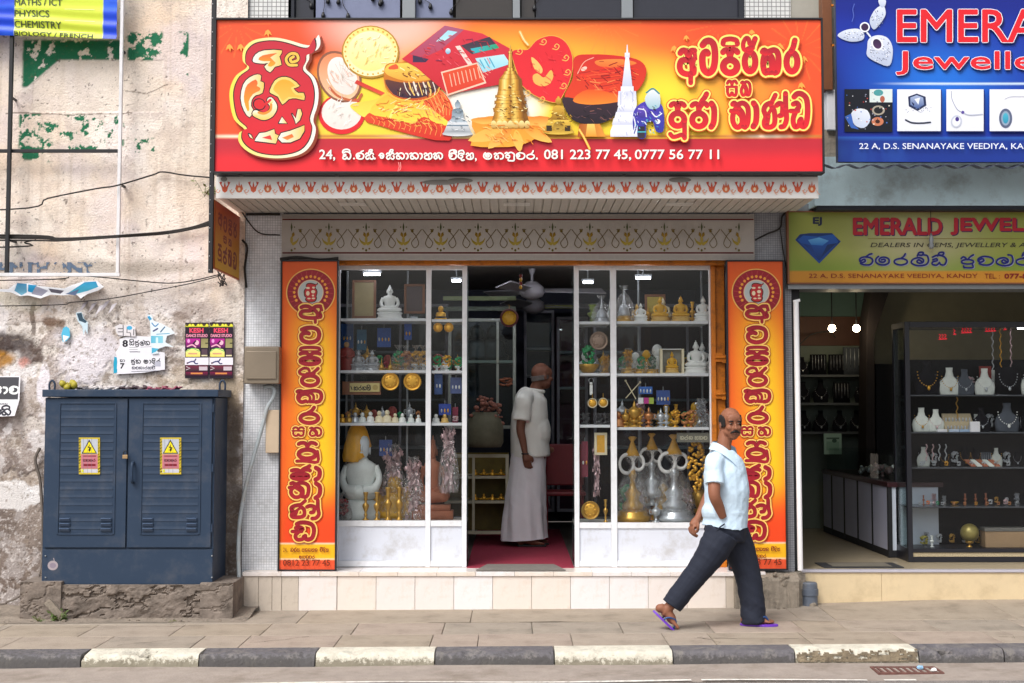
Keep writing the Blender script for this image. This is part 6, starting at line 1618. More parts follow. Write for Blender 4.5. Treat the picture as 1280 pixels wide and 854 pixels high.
for i,px in enumerate((457,471,485,499)):put('brass_candlestick',['leftmost','second','third','rightmost'][i]+' of four brass candlesticks before the marble Buddha','candlestick',px,zb_,[35,35,41,41][i],.37,[('stick',f_candle,M_brass)],group='four brass candlesticks',sx=.8)
put('lotus_bowl','red lotus shaped bowl at the left edge of the bottom case','bowl',426,zb_,34,.40,[('bowl',f_blobs,mat('crimson_glaze','#8f1224',rough=.3)),('bag',f_wrap,M_wrap)],sx=1.2)
for px,h,Y,lb in((517,78,.46,'wrapped garland of silver and pink foil in the bottom left case'),(492,92,.62,'tall wrapped pink foil garland behind the brass candlesticks')):put('wrapped_garland',lb,'garland',px,zb_,h,Y,[('flowers',f_bag,M_pinkfoil),('wrap',f_wrap,M_wrap)],sx=.55)
put('wrapped_garland','long foil garland hanging in the narrow left bay','garland',561,zb_+.22,86,.38,[('flowers',f_bag,M_pinkfoil),('wrap',f_wrap,M_wrap)],sx=.42)
def f_brownbud(mb):
 mb.box(-.42,.42,-.25,.25,0,.1);mb.box(-.36,.36,-.22,.22,.1,.17);f_bud(mb)
put('buddha_statue','large terracotta brown Buddha beside the doorway','statue',541,zb_,104,.54,[('statue',f_brownbud,M_terra)],sx=.58)
rr=random.Random(12)
def card(px,py,w,h,Y,c,lb,name='hanging_card'):
 p=at(px,py,Y);t=thing(name,lb,'card',p)
 mb=MB();s=S(Y);mb.box(p.x-w*s/2,p.x+w*s/2,Y,Y+.006,p.z-h*s/2,p.z+h*s/2);cd=mb.build('card',mat('card_'+c[1:],c,rough=.5,var=.25,scale=30),t)
 mb=MB();mb.tube([(p.x,Y+.002,p.z+h*s/2),(p.x,Y+.002,p.z+h*s/2+.03)],.003,n=5);mb.build('hook',M_greyalu,t)
 for k in range(max(2,int(w/4))):
  q=(p.x+(k-max(2,int(w/4))/2+.5)*4*s,Y-.003,p.z-h*s*.1);mb=MB();mb.ell(q,(.007,.004,.016),8,5);mb.build('charm',rr.choice((M_silver,M_gold,M_marble)),cd,smooth=True)
for a in((434,420,15,30,.68,'#1c4f8f','blue card of charms hanging at the left behind the red monk'),(452,425,12,26,.66,'#2b6a8c','teal card of charms above the first silver Buddha'),(480,422,17,24,.66,'#1a52a8','bright blue card hanging above the tiny brass stupas'),(510,415,9,20,.66,'#1f56b4','narrow blue card hanging above the bead trees'),(482,560,16,20,.62,'#2c4f9c','blue and red charm card behind the marble Buddha'),
(548,480,10,26,.40,'#274a86','blue key tag card at the left of the narrow left bay'),(570,482,14,20,.42,'#4a5a8c','pale key tag card at the doorway side of the narrow left bay'),(556,512,15,14,.42,'#1c3f9c','blue card with gold padlock charms in the narrow left bay'),(569,520,7,22,.5,'#8c2444','maroon tassel card in the narrow left bay'),
(807,488,17,9,.40,'#2f66b8','blue clip card holding pink and white tags'),(829,497,17,18,.42,'#2c4a8c','blue and red charm card right of the pink tags'),(731,574,8,44,.40,'#7a2038','narrow maroon card hanging in the bottom of the narrow right bay')):card(*a)
for i,(px,c)in enumerate(((801,'#e8e8ea'),(808,'#c02c8c'),(814,'#a9c04c'))):
 p=at(px,501,.385);mb=MB();mb.box(p.x-.02,p.x+.02,.384,.388,p.z-.024,p.z+.024);tag(mb.build('price_tag',mat('tag_'+c[1:],c,rough=.5),origin=p),('white','magenta','lime')[i]+' tag clipped on the blue card in the right case','tag')
 # ---------------- right case
z=shelf_z('R',0,0)
put('wrapped_stupa','wrapped glass stupa at the left of the top right shelf','ornament',780,z,46,.42,[('base',f_stupabase,M_brass),('dome',f_stupa,M_silver),('wrap',f_wrap,M_wrap)],sx=.8)
for px,h,Y,m,mb_,lb in((796,24,.52,M_yelwood,M_yelwood,'small yellow Buddha behind the small white one on the top right shelf'),(801,24,.42,M_marble,M_marble,'small white Buddha, first on the top right shelf'),(829,32,.56,M_cream,M_yelwood,'yellow Buddha standing behind another, top right shelf'),
(825,32,.42,M_goldpaint,M_yelwood,'golden yellow Buddha left on the top right shelf'),(851,33,.42,M_goldpaint,M_yelwood,'golden yellow Buddha right on the top right shelf'),(879,33,.42,M_marble,M_marble,'white Buddha at the right end of the top right shelf')):
 put('buddha_statue',lb,'statue',px,z,h,Y,B(m,mb_),group='seated Buddhas on the top right shelf',sx=.98)
picture('framed_picture','small yellow certificate leaning behind the Buddhas, top right shelf',806,832,368,400,.68,M_wood,mat('cert_print','#b09a3c',rough=.5,var=.2))
z=shelf_z('R',0,1)
put('bead_tree','small wrapped bead tree beside the white post, right case','ornament',779,z,28,.42,[('beads',f_blobs,M_green),('wrap',f_wrap,M_wrap),('cup',f_cup,M_silver)])
put('gold_figurine','gold figures in a clear bag on the second right shelf','figurine',785.5,z,32,.40,[('body',f_bag,M_gold),('wrap',f_wrap,M_wrap),('base',f_base,M_brass)],sx=.8)
put('bead_tree','green bead tree, left of the wrapped pair, second right shelf','ornament',801,z,28,.42,[('beads',f_blobs,M_green),('wrap',f_wrap,M_wrap),('base',f_base,M_brass)],sx=.85)
put('bead_tree','dark green bead tree, right of the wrapped pair, second right shelf','ornament',815,z,28,.42,[('beads',f_blobs,mat('dark_green_beads','#1d5a3c',rough=.3,var=.3)),('wrap',f_wrap,M_wrap),('base',f_base,M_brass)],sx=.85)
p=at(840,465,.42);p.z=z;s_=S(.42);t=thing('boxed_buddha','yellow Buddha in a glass fronted display box','display box',(p.x,.42,z))
for(a,b_,c1,c2,m)in((-15,-12,0,31,M_cream),(12,15,0,31,M_cream),(-12,12,30,31,M_marble),(-12,12,0,1.2,M_cream)):
 mb=MB();mb.box(p.x+a*s_,p.x+b_*s_,.40,.47,z+c1*s_,z+c2*s_);mb.build('frame',m,t)
mb=MB();mb.box(p.x-12*s_,p.x+12*s_,.462,.468,z+1.2*s_,z+30*s_);mb.build('back',mat('box_back','#8b8a80',rough=.6),t)
put('buddha_statue','yellow Buddha sitting inside the display box','statue',840,z+.009,27,.43,B(M_goldpaint,M_yelwood),sx=.85)
for px,h,Y,lb in((870,42,.42,'large white marble Buddha on the second right shelf'),(878,40,.54,'white marble Buddha half hidden behind the large white one'),(889,24,.46,'small white Buddha cut off by the orange post')):put('buddha_statue',lb,'statue',px,z,h,Y,B(M_marble),group='white Buddhas by the orange post',sx=.95)
z=shelf_z('R',0,2)
for i,(px,h,m,fn,lb)in enumerate(((773,20,M_copper,f_bust,'small copper figurine at the left end of the third right shelf'),(782,24,M_brass,f_trophy,'round brass lamp, first on the third right shelf'),(793,34,M_brass,f_trophy,'tall brass lamp, second on the third right shelf'),(800,24,M_brass,f_candle,'slim brass candlestick after the tall brass lamp'),(811,26,M_copper,f_trophy,'copper trophy lamp in the middle of the third right shelf'),
(826,24,M_silver,f_trophy,'silver cup, left one on the third right shelf'),(833,26,M_silver,f_candle,'silver goblet right of the silver cup'),(844,28,M_gold,f_blobs,'gold bead tree left of the copper one, third right shelf'),(856,24,M_copper,f_blobs,'low copper bead cluster, third right shelf'),(864,28,M_copper,f_blobs,'copper bead tree right of the low cluster'))):
 put('brass_ornament',lb,'ornament',px,z,h,.40,[('body',fn,m),('base',f_cup,m)],group='brassware on the third right shelf')
for px,h,lb in((877,36,'crumpled silver foil packet by the orange post'),(884,18,'small silver foil packet beside the big one')):put('foil_packet',lb,'packet',px,z,h,.42,[('foil',f_bag,M_silver),('wrap',f_wrap,M_wrap)],sx=.9)
mb=MB();p0,p1=at(782,476,.40),at(795,499,.40);mb.tube([p0,p1],.004,n=6);mb.ell(p0,.009,8,6)
tag(mb.build('wooden_stick',M_cream,origin=p0),'pale stick leaning right, one of two crossed ones','stick')
mb=MB();p0,p1=at(800,478,.408),at(782,498,.408);mb.tube([p0,p1],.004,n=6);mb.ell(p0,.010,8,6)
tag(mb.build('wooden_stick',M_cream,origin=p0),'pale stick leaning left, one of two crossed ones','stick')
z=shelf_z('R',1,0)
put('wrapped_stupa','wrapped crystal stupa in the top of the narrow right bay','ornament',752,z,34,.44,[('base',f_stupabase,M_silver),('dome',f_stupa,M_silver),('wrap',f_wrap,M_wrap)])
put('wrapped_stupa','second crystal stupa touching the white post','ornament',762,z,30,.50,[('dome',f_stupa,M_marble),('base',f_stupabase,M_marble)])
put('green_jar','olive green jar at the back of the narrow right bay','jar',741,z,24,.6,[('jar',f_candle,mat('olive_glaze','#6b7a2c',rough=.4))],sx=2)
z=shelf_z('R',1,1)
put('bead_tree','tall green bead tree on a brass bowl, narrow right bay','ornament',735,z,46,.44,[('beads',f_blobs,M_green),('cup',f_bowl,M_brass)],sx=.8)
put('gold_figurine','golden laughing figure beside the white post, narrow right bay','figurine',757,z,24,.40,[('body',f_bag,M_gold),('wrap',f_wrap,M_wrap)],sx=.9)
z=shelf_z('R',1,2)
for px,lb in((732,'grey wrapped bundle left under the small medallions'),(748,'grey wrapped bundle in the middle of the narrow right bay'),(759,'grey wrapped bundle beside the white post')):put('wrapped_bundle',lb,'bundle',px,z,16,.42,[('bundle',f_bag,mat('grey_foil','#77767a',rough=.35,metal=.4,var=.4,scale=30))],sx=1.5)
p=at(739,486,.37);t=thing('white_keyring','small white figure keyring hanging in the narrow right bay','keyring',p);mb=MB();mb.box(p.x-.012,p.x+.012,.37,.378,p.z-.05,p.z+.03);mb.ell((p.x,.374,p.z+.04),.013,8,6);mb.build('figure',M_marble,t,bevel=.003);mb=MB();mb.tube(ring3:=[(p.x+.02*math.cos(k*.785),.374,p.z+.065+.02*math.sin(k*.785))for k in range(9)],.0025,n=5);mb.build('ring',M_silver,t)
zb_=shelf_z('R',1,3)
picture('gold_plaque','embossed gold plaque in the bottom of the narrow right bay',743,759,541,569,.40,M_cream,M_gold)
put('wrapped_garland','twisted foil garland standing in the narrow right bay','garland',746,zb_+.2,70,.46,[('flowers',f_bag,M_pinkfoil)],sx=.28)
put('brass_candlestick','pair of small brass sticks right of the oval gold tray','candlestick',757,zb_,28,.40,[('stick',f_candle,M_brass)],sx=.7)
def f_ring(mb):
 mb.tube([(.14*math.cos(k*.3142)-.12,-.02,.86+.14*math.sin(k*.3142))for k in range(20)],.030,n=8,closed=True);mb.tube([(.11*math.cos(k*.3142)+.12,0,.88+.11*math.sin(k*.3142))for k in range(20)],.028,n=8,closed=True)
def f_ribbon(mb):mb.lathe([(.16,.98),(.09,1.08),(.03,1.2),(.09,1.26),(.05,1.28)],n=14,sy=.5)
def f_dish(mb):mb.lathe([(.34,0),(.36,.03),(.36,.07),(.3,.1),(.3,.14),(.22,.17)],n=22)
def f_lampb(mb):mb.lathe([(.2,.16),(.22,.24),(.12,.32),(.17,.42),(.07,.5),(.05,.62),(.09,.7),(.03,.8)],n=16)
zb_=shelf_z('R',0,3)
put('oil_lamp','tall golden oil lamp in clear wrap, white rings and gold ribbon on top','lamp',791,zb_,82,.50,[('dish',f_dish,M_brass),('lamp',f_lampb,M_brass),('wrap',f_wrap,M_wrap),('ring',f_ring,mat('white_gauze','#dedcda',rough=.8)),('ribbon',f_ribbon,mat('gold_ribbon','#c9952c',rough=.4,var=.3))],sx=.75)
put('oil_lamp','slimmer wrapped oil lamp between the other two, with white rings','lamp',815,zb_+.12,70,.58,[('lamp',f_lampb,M_silver),('dish',f_cup,M_silver),('wrap',f_wrap,M_wrap),('ring',f_ring,MATS['white_gauze']),('ribbon',f_ribbon,MATS['gold_ribbon'])],sx=.8)
put('oil_lamp','wide silver oil lamp in clear wrap nearest the walking man','lamp',843,zb_,84,.50,[('dish',f_dish,M_silver),('lamp',f_lampb,M_silver),('wrap',f_wrap,M_wrap),('ring',f_ring,MATS['white_gauze']),('ribbon',f_ribbon,MATS['gold_ribbon'])],sx=.85)
def f_leafgold(mb):
 rr=random.Random(4)
 for k in range(70):
  h=k/70;a=rr.uniform(-1,1);r=.05+.13*math.sin(h*3.1);mb.ell((a*r,rr.uniform(-.05,.05),h),(.035,.02,.05),6,4,rot=Matrix.Rotation(rr.uniform(-1.5,1.5),3,'Y'))
put('gold_leaf_branch','hanging branch of golden leaves behind the walking man','ornament',871,zb_+.25,62,.46,[('leaves',f_leafgold,M_gold)])
put('gold_bell','small silver bell lamp at the foot of the wide silver lamp','lamp',820,zb_,24,.40,[('bell',f_trophy,M_silver)])
p=at(866,547,.36);mb=MB();mb.box(at(846,547,.36).x,at(888,547,.36).x,.36,.37,Z(553,.36),Z(541,.36));t=tag(mb.build('grey_name_board',mat('board_grey','#6f6d62',rough=.6,var=.2),origin=p),'dull grey lettered board hanging behind the walking man','sign')
A=Art(.359);sinhala(A,850,543.5,[('s_na',1.),('s_ra',1.),('s_ka',1.),.4,('s_sa',1.),('s_na',1.),('s_va',1.)],5,6,1.0,'#b7b29a',gap=.4);A.build('lettering',M_print,t)
M_tube=mat('lit_tube','#f4f6ff',emit='#f4f6ff',estr=24.0)
for(a,b,py,lb)in((795,813,347.5,'short lit tube lamp in the wide right bay'),(729,741,353,'short lit tube lamp in the narrow right bay'),(565,576,351,'short lit tube lamp in the narrow left bay'),(455,475,343,'short lit tube lamp in the wide left bay')):
 p,q=at(a,py,.40),at(b,py,.40);t=thing('tube_lamp',lb,'lamp',p)
 mb=MB();mb.tube([p,Vector((q.x,q.y,p.z))],.009,n=8);mb.build('tube',M_tube,t);mb=MB();mb.box(p.x-.01,q.x+.01,.40,.43,p.z+.012,p.z+.03);mb.build('holder',M_greyalu,t)
 mb=MB();mb.box((p.x+q.x)/2-.004,(p.x+q.x)/2+.004,.41,.42,p.z+.03,Z(331,.28)+.02);mb.build('rod',M_greyalu,t)
ORD=['leftmost','second','third','fourth','fifth','sixth','seventh','eighth','ninth','tenth']
rr=random.Random(44)
MM=[M_gold,M_brass,M_silver,M_copper,M_marble,M_cream,M_green,M_goldpaint,M_terra,M_pinkfoil]
for side,small,k,a,b,n,hh,nm in(('L',0,1,430,528,8,30,'second left shelf'),('L',0,2,430,528,9,22,'third left shelf'),('R',0,0,776,884,8,26,'top right shelf'),('R',0,1,776,884,8,34,'second right shelf'),('R',0,2,774,884,10,30,'third right shelf'),('L',0,3,432,528,7,50,'bottom left case'),('R',0,3,776,884,7,52,'bottom right case'),('L',1,1,543,574,4,28,'narrow left bay, middle shelf'),('R',1,1,729,760,4,28,'narrow right bay, middle shelf')):
 z=shelf_z(side,small,k)
 for i in range(n):
  fn,m=rr.choice(((f_trophy,M_brass),(f_candle,M_gold),(f_bust,M_goldpaint),(f_blobs,M_copper),(f_blobs,M_green),(f_monk,M_redrobe),(f_bag,M_pinkfoil),(f_bust,M_marble),(f_trophy,M_silver)))
  put('shelf_ornament','%s ornament from the left in the back row of the %s'%(ORD[i],nm),'ornament',a+(b-a)*(i+.5)/n+rr.uniform(-2,2),z,hh*rr.uniform(.7,1.15),.62,[('body',fn,m),('base',f_cup,m)],group='back row ornaments, '+nm,sx=rr.uniform(.7,.95))
  # ================================================================ inside the shop
cx0,cx1=X(584,.34,705),X(717,.34,705)
mb=MB();mb.box(cx0,cx1,.25,3.6,FL-.004,FL+.004);tag(mb.build('carpet',M_carpet,origin=((cx0+cx1)/2,1,FL)),'maroon carpet running in through the shop doorway','carpet')
mb=MB();a,b=X(595,.08,712),X(707,.08,712)
mb.add([(a,.03,FL+.0045),(b,.03,FL+.0045),(b-.08,.42,FL+.0055),(a+.08,.42,FL+.0055),(a,.03,FL+.011),(b,.03,FL+.011),(b-.08,.42,FL+.012),(a+.08,.42,FL+.012)],[(0,3,2,1),(4,5,6,7),(0,1,5,4),(1,2,6,5),(2,3,7,6),(3,0,4,7)])
tag(mb.build('door_mat',mat('grey_rubber_mat','#77726c',rough=.9,var=.15,scale=30,bump=.6,bscale=120),origin=(a,.1,FL)),'grey door mat lying in front of the maroon carpet','mat')
def fan(px,py,Y,label,rot):
 p=at(px,py,Y);t=thing('ceiling_fan',label,'fan',p);M_f=mat('fan_grey','#8f8c90',rough=.5)
 mb=MB();mb.lathe([(.03,-.09),(.1,-.06),(.12,-.02),(.11,.03),(.05,.08)],c=p,n=20);mb.build('motor',M_f,t,smooth=True)
 mb=MB();mb.tube([p+Vector((0,0,.08)),Vector((p.x,p.y,zc))],.012,n=8);mb.build('rod',M_f,t)
 mb=MB();mb.lathe([(.02,zc-.05-p.z),(.035,zc-p.z)],c=p,n=14);mb.build('canopy_cap',M_f,t)
 for k in range(3):
  a=rot+k*2.0944;d=Vector((math.cos(a),math.sin(a),0));n_=Vector((-d.y,d.x,0));mb=MB()
  tz=Vector((0,0,.028));q=[p+d*.12+n_*.04+tz*.6,p+d*.68+n_*.075+tz,p+d*.70-n_*.065-tz,p+d*.12-n_*.04-tz*.6]
  mb.add([v+Vector((0,0,dz))for dz in(-.004,.004)for v in q],[(0,1,2,3),(4,7,6,5),(0,4,5,1),(1,5,6,2),(2,6,7,3),(3,7,4,0)]);mb.build('blade',M_f,t)
fan(665,363,2.3,'nearer grey ceiling fan seen through the doorway',.12)
fan(667,382,3.8,'farther grey ceiling fan deeper in the shop',.1)
mb=MB();p=at(651,345,.9)
t=thing('hanging_charm','red and gold charm string hanging in the doorway','charm',p)
for k,m in enumerate((M_redrobe,M_goldpaint,M_redrobe,M_goldpaint)):mb=MB();mb.ell((p.x,p.y,p.z-k*.032),(.014,.01,.017),8,6);mb.build('bead',m,t,smooth=True)
mb=MB();mb.tube([(p.x,p.y,zc),(p.x,p.y,p.z)],.002,n=4);mb.build('cord',M_wire,t)
def icab(name,label,px0,px1,py0,py1,Y,dep,mfr,mback,shelves,mull=(),glass=True,w=.03,cat='cabinet'):
 x0,x1=at(px0,500,Y).x,at(px1,500,Y).x;z0,z1=max(FL,Z(py1,Y)),Z(py0,Y)
 t=thing(name,label,cat,((x0+x1)/2,Y,z0))
 for q in[(x0,x0+w,z0,z1),(x1-w,x1,z0,z1),(x0+w,x1-w,z1-w,z1),(x0+w,x1-w,z0,z0+w)]:
  mb=MB();mb.box(q[0],q[1],Y,Y+.03,q[2],q[3]);mb.build('frame',mfr,t,bevel=.002,seg=1)
 mb=MB();mb.box(x0,x1,Y+dep,Y+dep+.02,z0,z1);mb.box(x0,x0+.012,Y+.03,Y+dep,z0,z1);mb.box(x1-.012,x1,Y+.03,Y+dep,z0,z1);mb.build('carcass',mback,t)
 for m_ in mull:xx=at(m_,500,Y).x;mb=MB();mb.box(xx-.012,xx+.012,Y+.002,Y+.028,z0+w,z1-w);mb.build('mullion',mfr,t)
 for py in shelves:mb=MB();zz=Z(py,Y);mb.box(x0+.012,x1-.012,Y+.031,Y+dep,zz-.012,zz+.012);mb.build('shelf',mfr,t)
 if glass:mb=MB();mb.box(x0+w,x1-w,Y+.012,Y+.016,z0+w,z1-w);mb.build('glass_pane',M_glass2,t)
 return t
M_ivory=mat('ivory_frame','#8f958c',rough=.5);M_ifr=mat('grey_door_frame','#73737c',rough=.5)
M_bblue=mat('blue_back','#24344e',rough=.7,var=.2);M_mag=mat('maroon_back','#571a36',rough=.7,var=.15)
icab('wall_cabinet','glass wall cabinet with two dark busts left inside the doorway',560,645,398,536,2.3,.35,M_ivory,M_dark,(452,),(622,))
icab('low_display','low display with two tiers of golden ornaments inside the doorway',556,636,568,668,1.9,.45,mat('ivory2','#a8a38c',rough=.5),mat('display_yellow','#6b5a1c',rough=.6,var=.3),(597,628),(592,),glass=False)
icab('back_cabinet','tall grey framed cabinet at the back, blue inside, left of the maroon one',655,693,388,640,3.9,.4,M_ifr,M_bblue,(436,470),())
icab('back_cabinet','tall grey framed cabinet at the back holding maroon cloth',696,735,396,640,3.7,.4,M_ifr,M_mag,(440,485),())
icab('back_cabinet','dark cabinet row behind the left showcase',380,560,380,650,3.2,.4,M_ifr,M_dark,(440,500,560),(440,500))
icab('back_cabinet','dark cabinet row behind the right showcase',742,960,380,650,3.2,.4,M_ifr,mat('deep_maroon','#3c1a2a',rough=.7),(440,500,560),(800,860))
for py,m in((373,'#6f7a52'),(386,'#4f5a4c')):
 q=at(580,py,2.5);mb=MB();mb.box(q.x-.2,at(645,py,2.5).x,2.5,2.53,q.z-.02,q.z+.02);o=mb.build('light_batten',mat('batten_'+m[1:],m,rough=.6),origin=q);tag(o,('upper' if py==373 else 'lower')+' olive green batten above the inner wall cabinet','batten')
q=at(690,384,3.85);mb=MB();mb.box(q.x-.25,q.x+.25,3.8,3.83,q.z-.015,q.z+.015);tag(mb.build('light_batten',mat('batten_y','#8f943c',rough=.6),origin=q),'yellow green batten above the tall back cabinets','batten')
for px,lb in((596,'dark headless bust, left one in the inner wall cabinet'),(617,'dark headless bust, right one in the inner wall cabinet')):put('display_bust',lb,'bust',px,450,44,2.45,[('bust',f_bust,M_black)],absz=False,group='dark busts')
for k,(py,n)in enumerate(((597,12),(628,12))):
 for i in range(n):
  px=594+i*3.6;put('gold_bowl','%s tiny golden offering piece from the left on the %s tier of the inner display'%((ORD+['eleventh','twelfth'])[i],'upper' if k==0 else 'lower'),'ornament',px,Z(py,1.9)+.013,7.5+(i*7%3),2.02+.05*(i%2),[('bowl',f_bowl if i%3 else f_bust,M_gold)],group='golden pieces packed on the two inner tiers')
def f_bouq(mb):
 rr=random.Random(6)
 for k in range(90):a=rr.uniform(0,6.28);h=rr.uniform(.3,1);r=rr.uniform(0,.3)*math.sin(min(1,h)*2.6);mb.ell((r*math.cos(a),r*math.sin(a),h),rr.uniform(.02,.05),6,4)
def f_sack(mb):mb.lathe([(.26,0),(.3,.1),(.3,.45),(.24,.6),(.2,.7)],n=18)
put('flower_bundle','brownish sack of dried flowers standing inside the doorway','flower bundle',606,FL+.9,62,1.75,[('sack',f_sack,mat('sack_cloth','#5c5a48',rough=.8,var=.25)),('flowers',f_bouq,mat('dried_flowers','#8a5a4c',rough=.8,var=.5,scale=40))],sx=1.25)
put('flower_bundle','row of orange and white silk flowers on the inner shelf','flower bundle',632,Z(486,2.2),18,2.2,[('flowers',f_blobs,mat('orange_silk','#8c5238',rough=.7,var=.5,scale=30))],sx=2.2)
p=at(705,640,2.6);p.z=FL;t=thing('red_chair','dark red chair in the shadow right of the standing man','chair',(p.x,2.6,FL));M_rc=mat('red_plastic','#7a1420',rough=.4)
mb=MB();mb.box(p.x-.2,p.x+.2,2.4,2.8,FL+.42,FL+.46);mb.build('seat',M_rc,t,bevel=.015);mb=MB();mb.box(p.x-.2,p.x+.2,2.78,2.81,FL+.5,FL+.9);mb.build('backrest',M_rc,t,bevel=.012)
for a in(-.17,.17):
 for b in(2.43,2.77):mb=MB();mb.tube([(p.x+a,b,FL),(p.x+a,b,FL+(.42 if b<2.6 else .9))],.014,n=8);mb.build('leg',M_rc,t)
for k,px in enumerate((520,640,770)):
 x=X(px,1.3);t=thing('tube_lamp',('left','middle','right')[k]+' one of three ceiling tube lamps behind the door head','lamp',(x,1.3,zc-.05))
 mb=MB();mb.box(x-.5,x+.5,1.28,1.32,zc-.03,zc-.001);mb.build('housing',M_alu,t);mb=MB();mb.tube([(x-.48,1.3,zc-.045),(x+.48,1.3,zc-.045)],.013,n=8);mb.build('tube',M_tube,t)
 # ================================================================ the jewellery shop on the right
F2=Z(712,.12)
jw=thing('jewellery_shop','jewellery shop with an open dark front at the right edge','shop',(X(1100,.1),.1,0),kind='structure')
XR=6.2
def jb(n,x0,x1,y0,y1,z0,z1,m,par=jw,**k):
 mb=MB();mb.box(x0,x1,y0,y1,z0,z1);return mb.build(n,m,par,origin=(x0,y0,z0),**k)
M_bluew=mat('blue_wall_paint','#c3dde6',rough=.8,var=.10,scale=4,dirt='#6d6f6c',dirt_amt=.5,dscale=3,bump=.3,bscale=20)
jb('beam',X(1022,-.10),XR,-.10,.3,Z(257,-.10),Z(196,-.10),M_bluew)
jb('beam_soffit',X(1005,-.08)if 0 else X(1022,0),XR,-.09,.3,Z(257,-.10)-.03,Z(257,-.10)-.001,M_dark)
jb('shutter_box',X(985,.11),XR,.11,.4,Z(361.5,.11),Z(255,.11),M_greyalu)
mb=MB();mb.box(X(987,.07),XR,.07,.11,Z(361.5,.08),Z(353,.08));mb.build('door_head',M_greyalu,jw,bevel=.003)
M_cr=mat('cream_tiles','#d8c4a0',rough=.4,var=.06,dirt='#a08a68',dirt_amt=.35,dscale=4)
for a,b in((1004,1102),(1102,1300),(1300,1500),(1500,1700)):
 x0,x1=X(a,.10,730),X(b,.10,730);mb=MB();mb.box(x0+.001,x1-.001,.10,.12,-.02,F2-.02);mb.build('tile',M_cr,jw,origin=(x0,.1,0),bevel=.002,seg=1)
jb('threshold',X(1003,.09,711),XR,.088,.16,F2-.019,F2,mat('threshold_strip','#b5b2bc',rough=.3,var=.05),bevel=.003)
M_jfl=mat('jewel_floor','#a89a80',rough=.25,var=.06)
jb('floor',X(1001,.12,711),XR,.161,4.6,F2-.06,F2-.002,M_jfl)
mb=MB();mb.box(X(1000,.12),XR,.13,4.6,-.02,F2-.06);mb.build('step_core',M_conc,jw)
M_teal=mat('teal_grey_ceiling','#56706c',rough=.8,var=.08);M_brn=mat('brown_panel','#5a3526',rough=.6,var=.12);M_olive=mat('olive_wall','#a9a48c',rough=.8,var=.1)
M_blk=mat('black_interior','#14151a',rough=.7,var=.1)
zc2=3.05
jb('ceiling',X(992,.2),XR,.16,4.7,zc2,zc2+.05,M_teal)
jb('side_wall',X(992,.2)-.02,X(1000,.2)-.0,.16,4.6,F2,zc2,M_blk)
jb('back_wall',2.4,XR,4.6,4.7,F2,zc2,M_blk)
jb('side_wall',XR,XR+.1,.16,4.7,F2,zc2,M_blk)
Yb=3.7
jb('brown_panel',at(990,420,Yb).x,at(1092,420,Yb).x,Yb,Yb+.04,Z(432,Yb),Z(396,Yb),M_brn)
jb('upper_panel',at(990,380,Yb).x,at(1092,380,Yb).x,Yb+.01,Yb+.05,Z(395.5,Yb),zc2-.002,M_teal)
mb=MB();Yd=3.0;P_=lambda a,b:(at(a,b,Yd).x,at(a,b,Yd).z)
mb.prism([P_(1082,640),P_(1094,640),P_(1093,420),P_(1112,362),P_(1112,340),P_(1094,340),P_(1084,400)],Yd,Yd+.3);mb.build('dark_pier',mat('brown_black_pier','#231b1c',rough=.7),jw)
jb('olive_wall',at(1094,500,3.2).x,XR,3.2,3.25,F2,zc2-.002,M_olive)
jb('dark_recess',at(1096,500,3.1).x,at(1128,500,3.1).x,3.12,3.18,F2,Z(455,3.1),M_blk)
t=thing('shelf_unit','dim wall shelves holding dark necklace stands behind the counter','shelf',(at(1045,540,3.6).x,3.6,F2))
x0,x1=at(992,500,3.55).x,at(1088,500,3.55).x
mb=MB();mb.box(x0,x1,Yb-.003,Yb+.02,F2,Z(432.5,Yb));mb.build('back_panel',mat('shelf_back','#6e7a70',rough=.6,var=.1),t)
for py in(470,505,541):mb=MB();z=Z(py,3.5);mb.box(x0,x1,3.42,Yb-.004,z-.012,z+.012);mb.build('shelf',mat('shelf_grey','#55595c',rough=.4),t)
rr=random.Random(17)
M_velv=mat('black_velvet','#15151c',rough=.9,spec=.2);M_velg=mat('grey_velvet','#4a505a',rough=.9);M_velw=mat('white_velvet','#dadfd8',rough=.85)
def f_neck(mb):mb.lathe([(.34,0),(.36,.04),(.4,.3),(.34,.5),(.16,.68),(.12,.85),(.13,1)],n=16,sy=.35)
def f_chain(mb):
 for k in range(15):a=-2.6+k*.148;a2=math.pi*(k/14);mb.ell((.3*math.cos(a2+math.pi),-.17+.1*abs(math.cos(a2)),.68-.42*math.sin(a2)),.022,6,4)
 mb.ell((0,-.18,.2),(.05,.03,.07),8,5)
def f_stand(mb):mb.box(-.4,.4,-.06,.06,0,.9)
def f_strands(mb):
 for k in range(5):mb.tube([(-.3+k*.15,-.075,.85),(-.3+k*.15,-.08,.2+(k%2)*.1)],.014,n=5);
i=0
for py,lst in((470,((1003,22,1),(1023,28,0),(1046,28,0),(1068,38,2))),(505,((1004,26,1),(1026,28,1),(1052,28,0),(1078,28,1))),(541,((1005,26,1),(1026,26,1),(1050,26,1),(1071,26,1)))):
 for k,(px,h,kind)in enumerate(lst):
  row={470:'top',505:'middle',541:'bottom'}[py];nm=['leftmost','second','third','rightmost'][k]
  put('necklace_stand','%s dark necklace stand on the %s back shelf'%(nm,row),'display stand',px,Z(py,3.5)+.013,h,3.5,[('stand',f_stand if kind!=1 else f_neck,M_velv if kind!=2 else M_velg),('jewellery',f_strands if kind!=1 else f_chain,M_silver)],group='necklace stands on the back shelves',sx=.9)
t=thing('notice_board','pale green notice card standing on the counter below the shelves','card',at(1041,568,3.2));p=wloc(t)
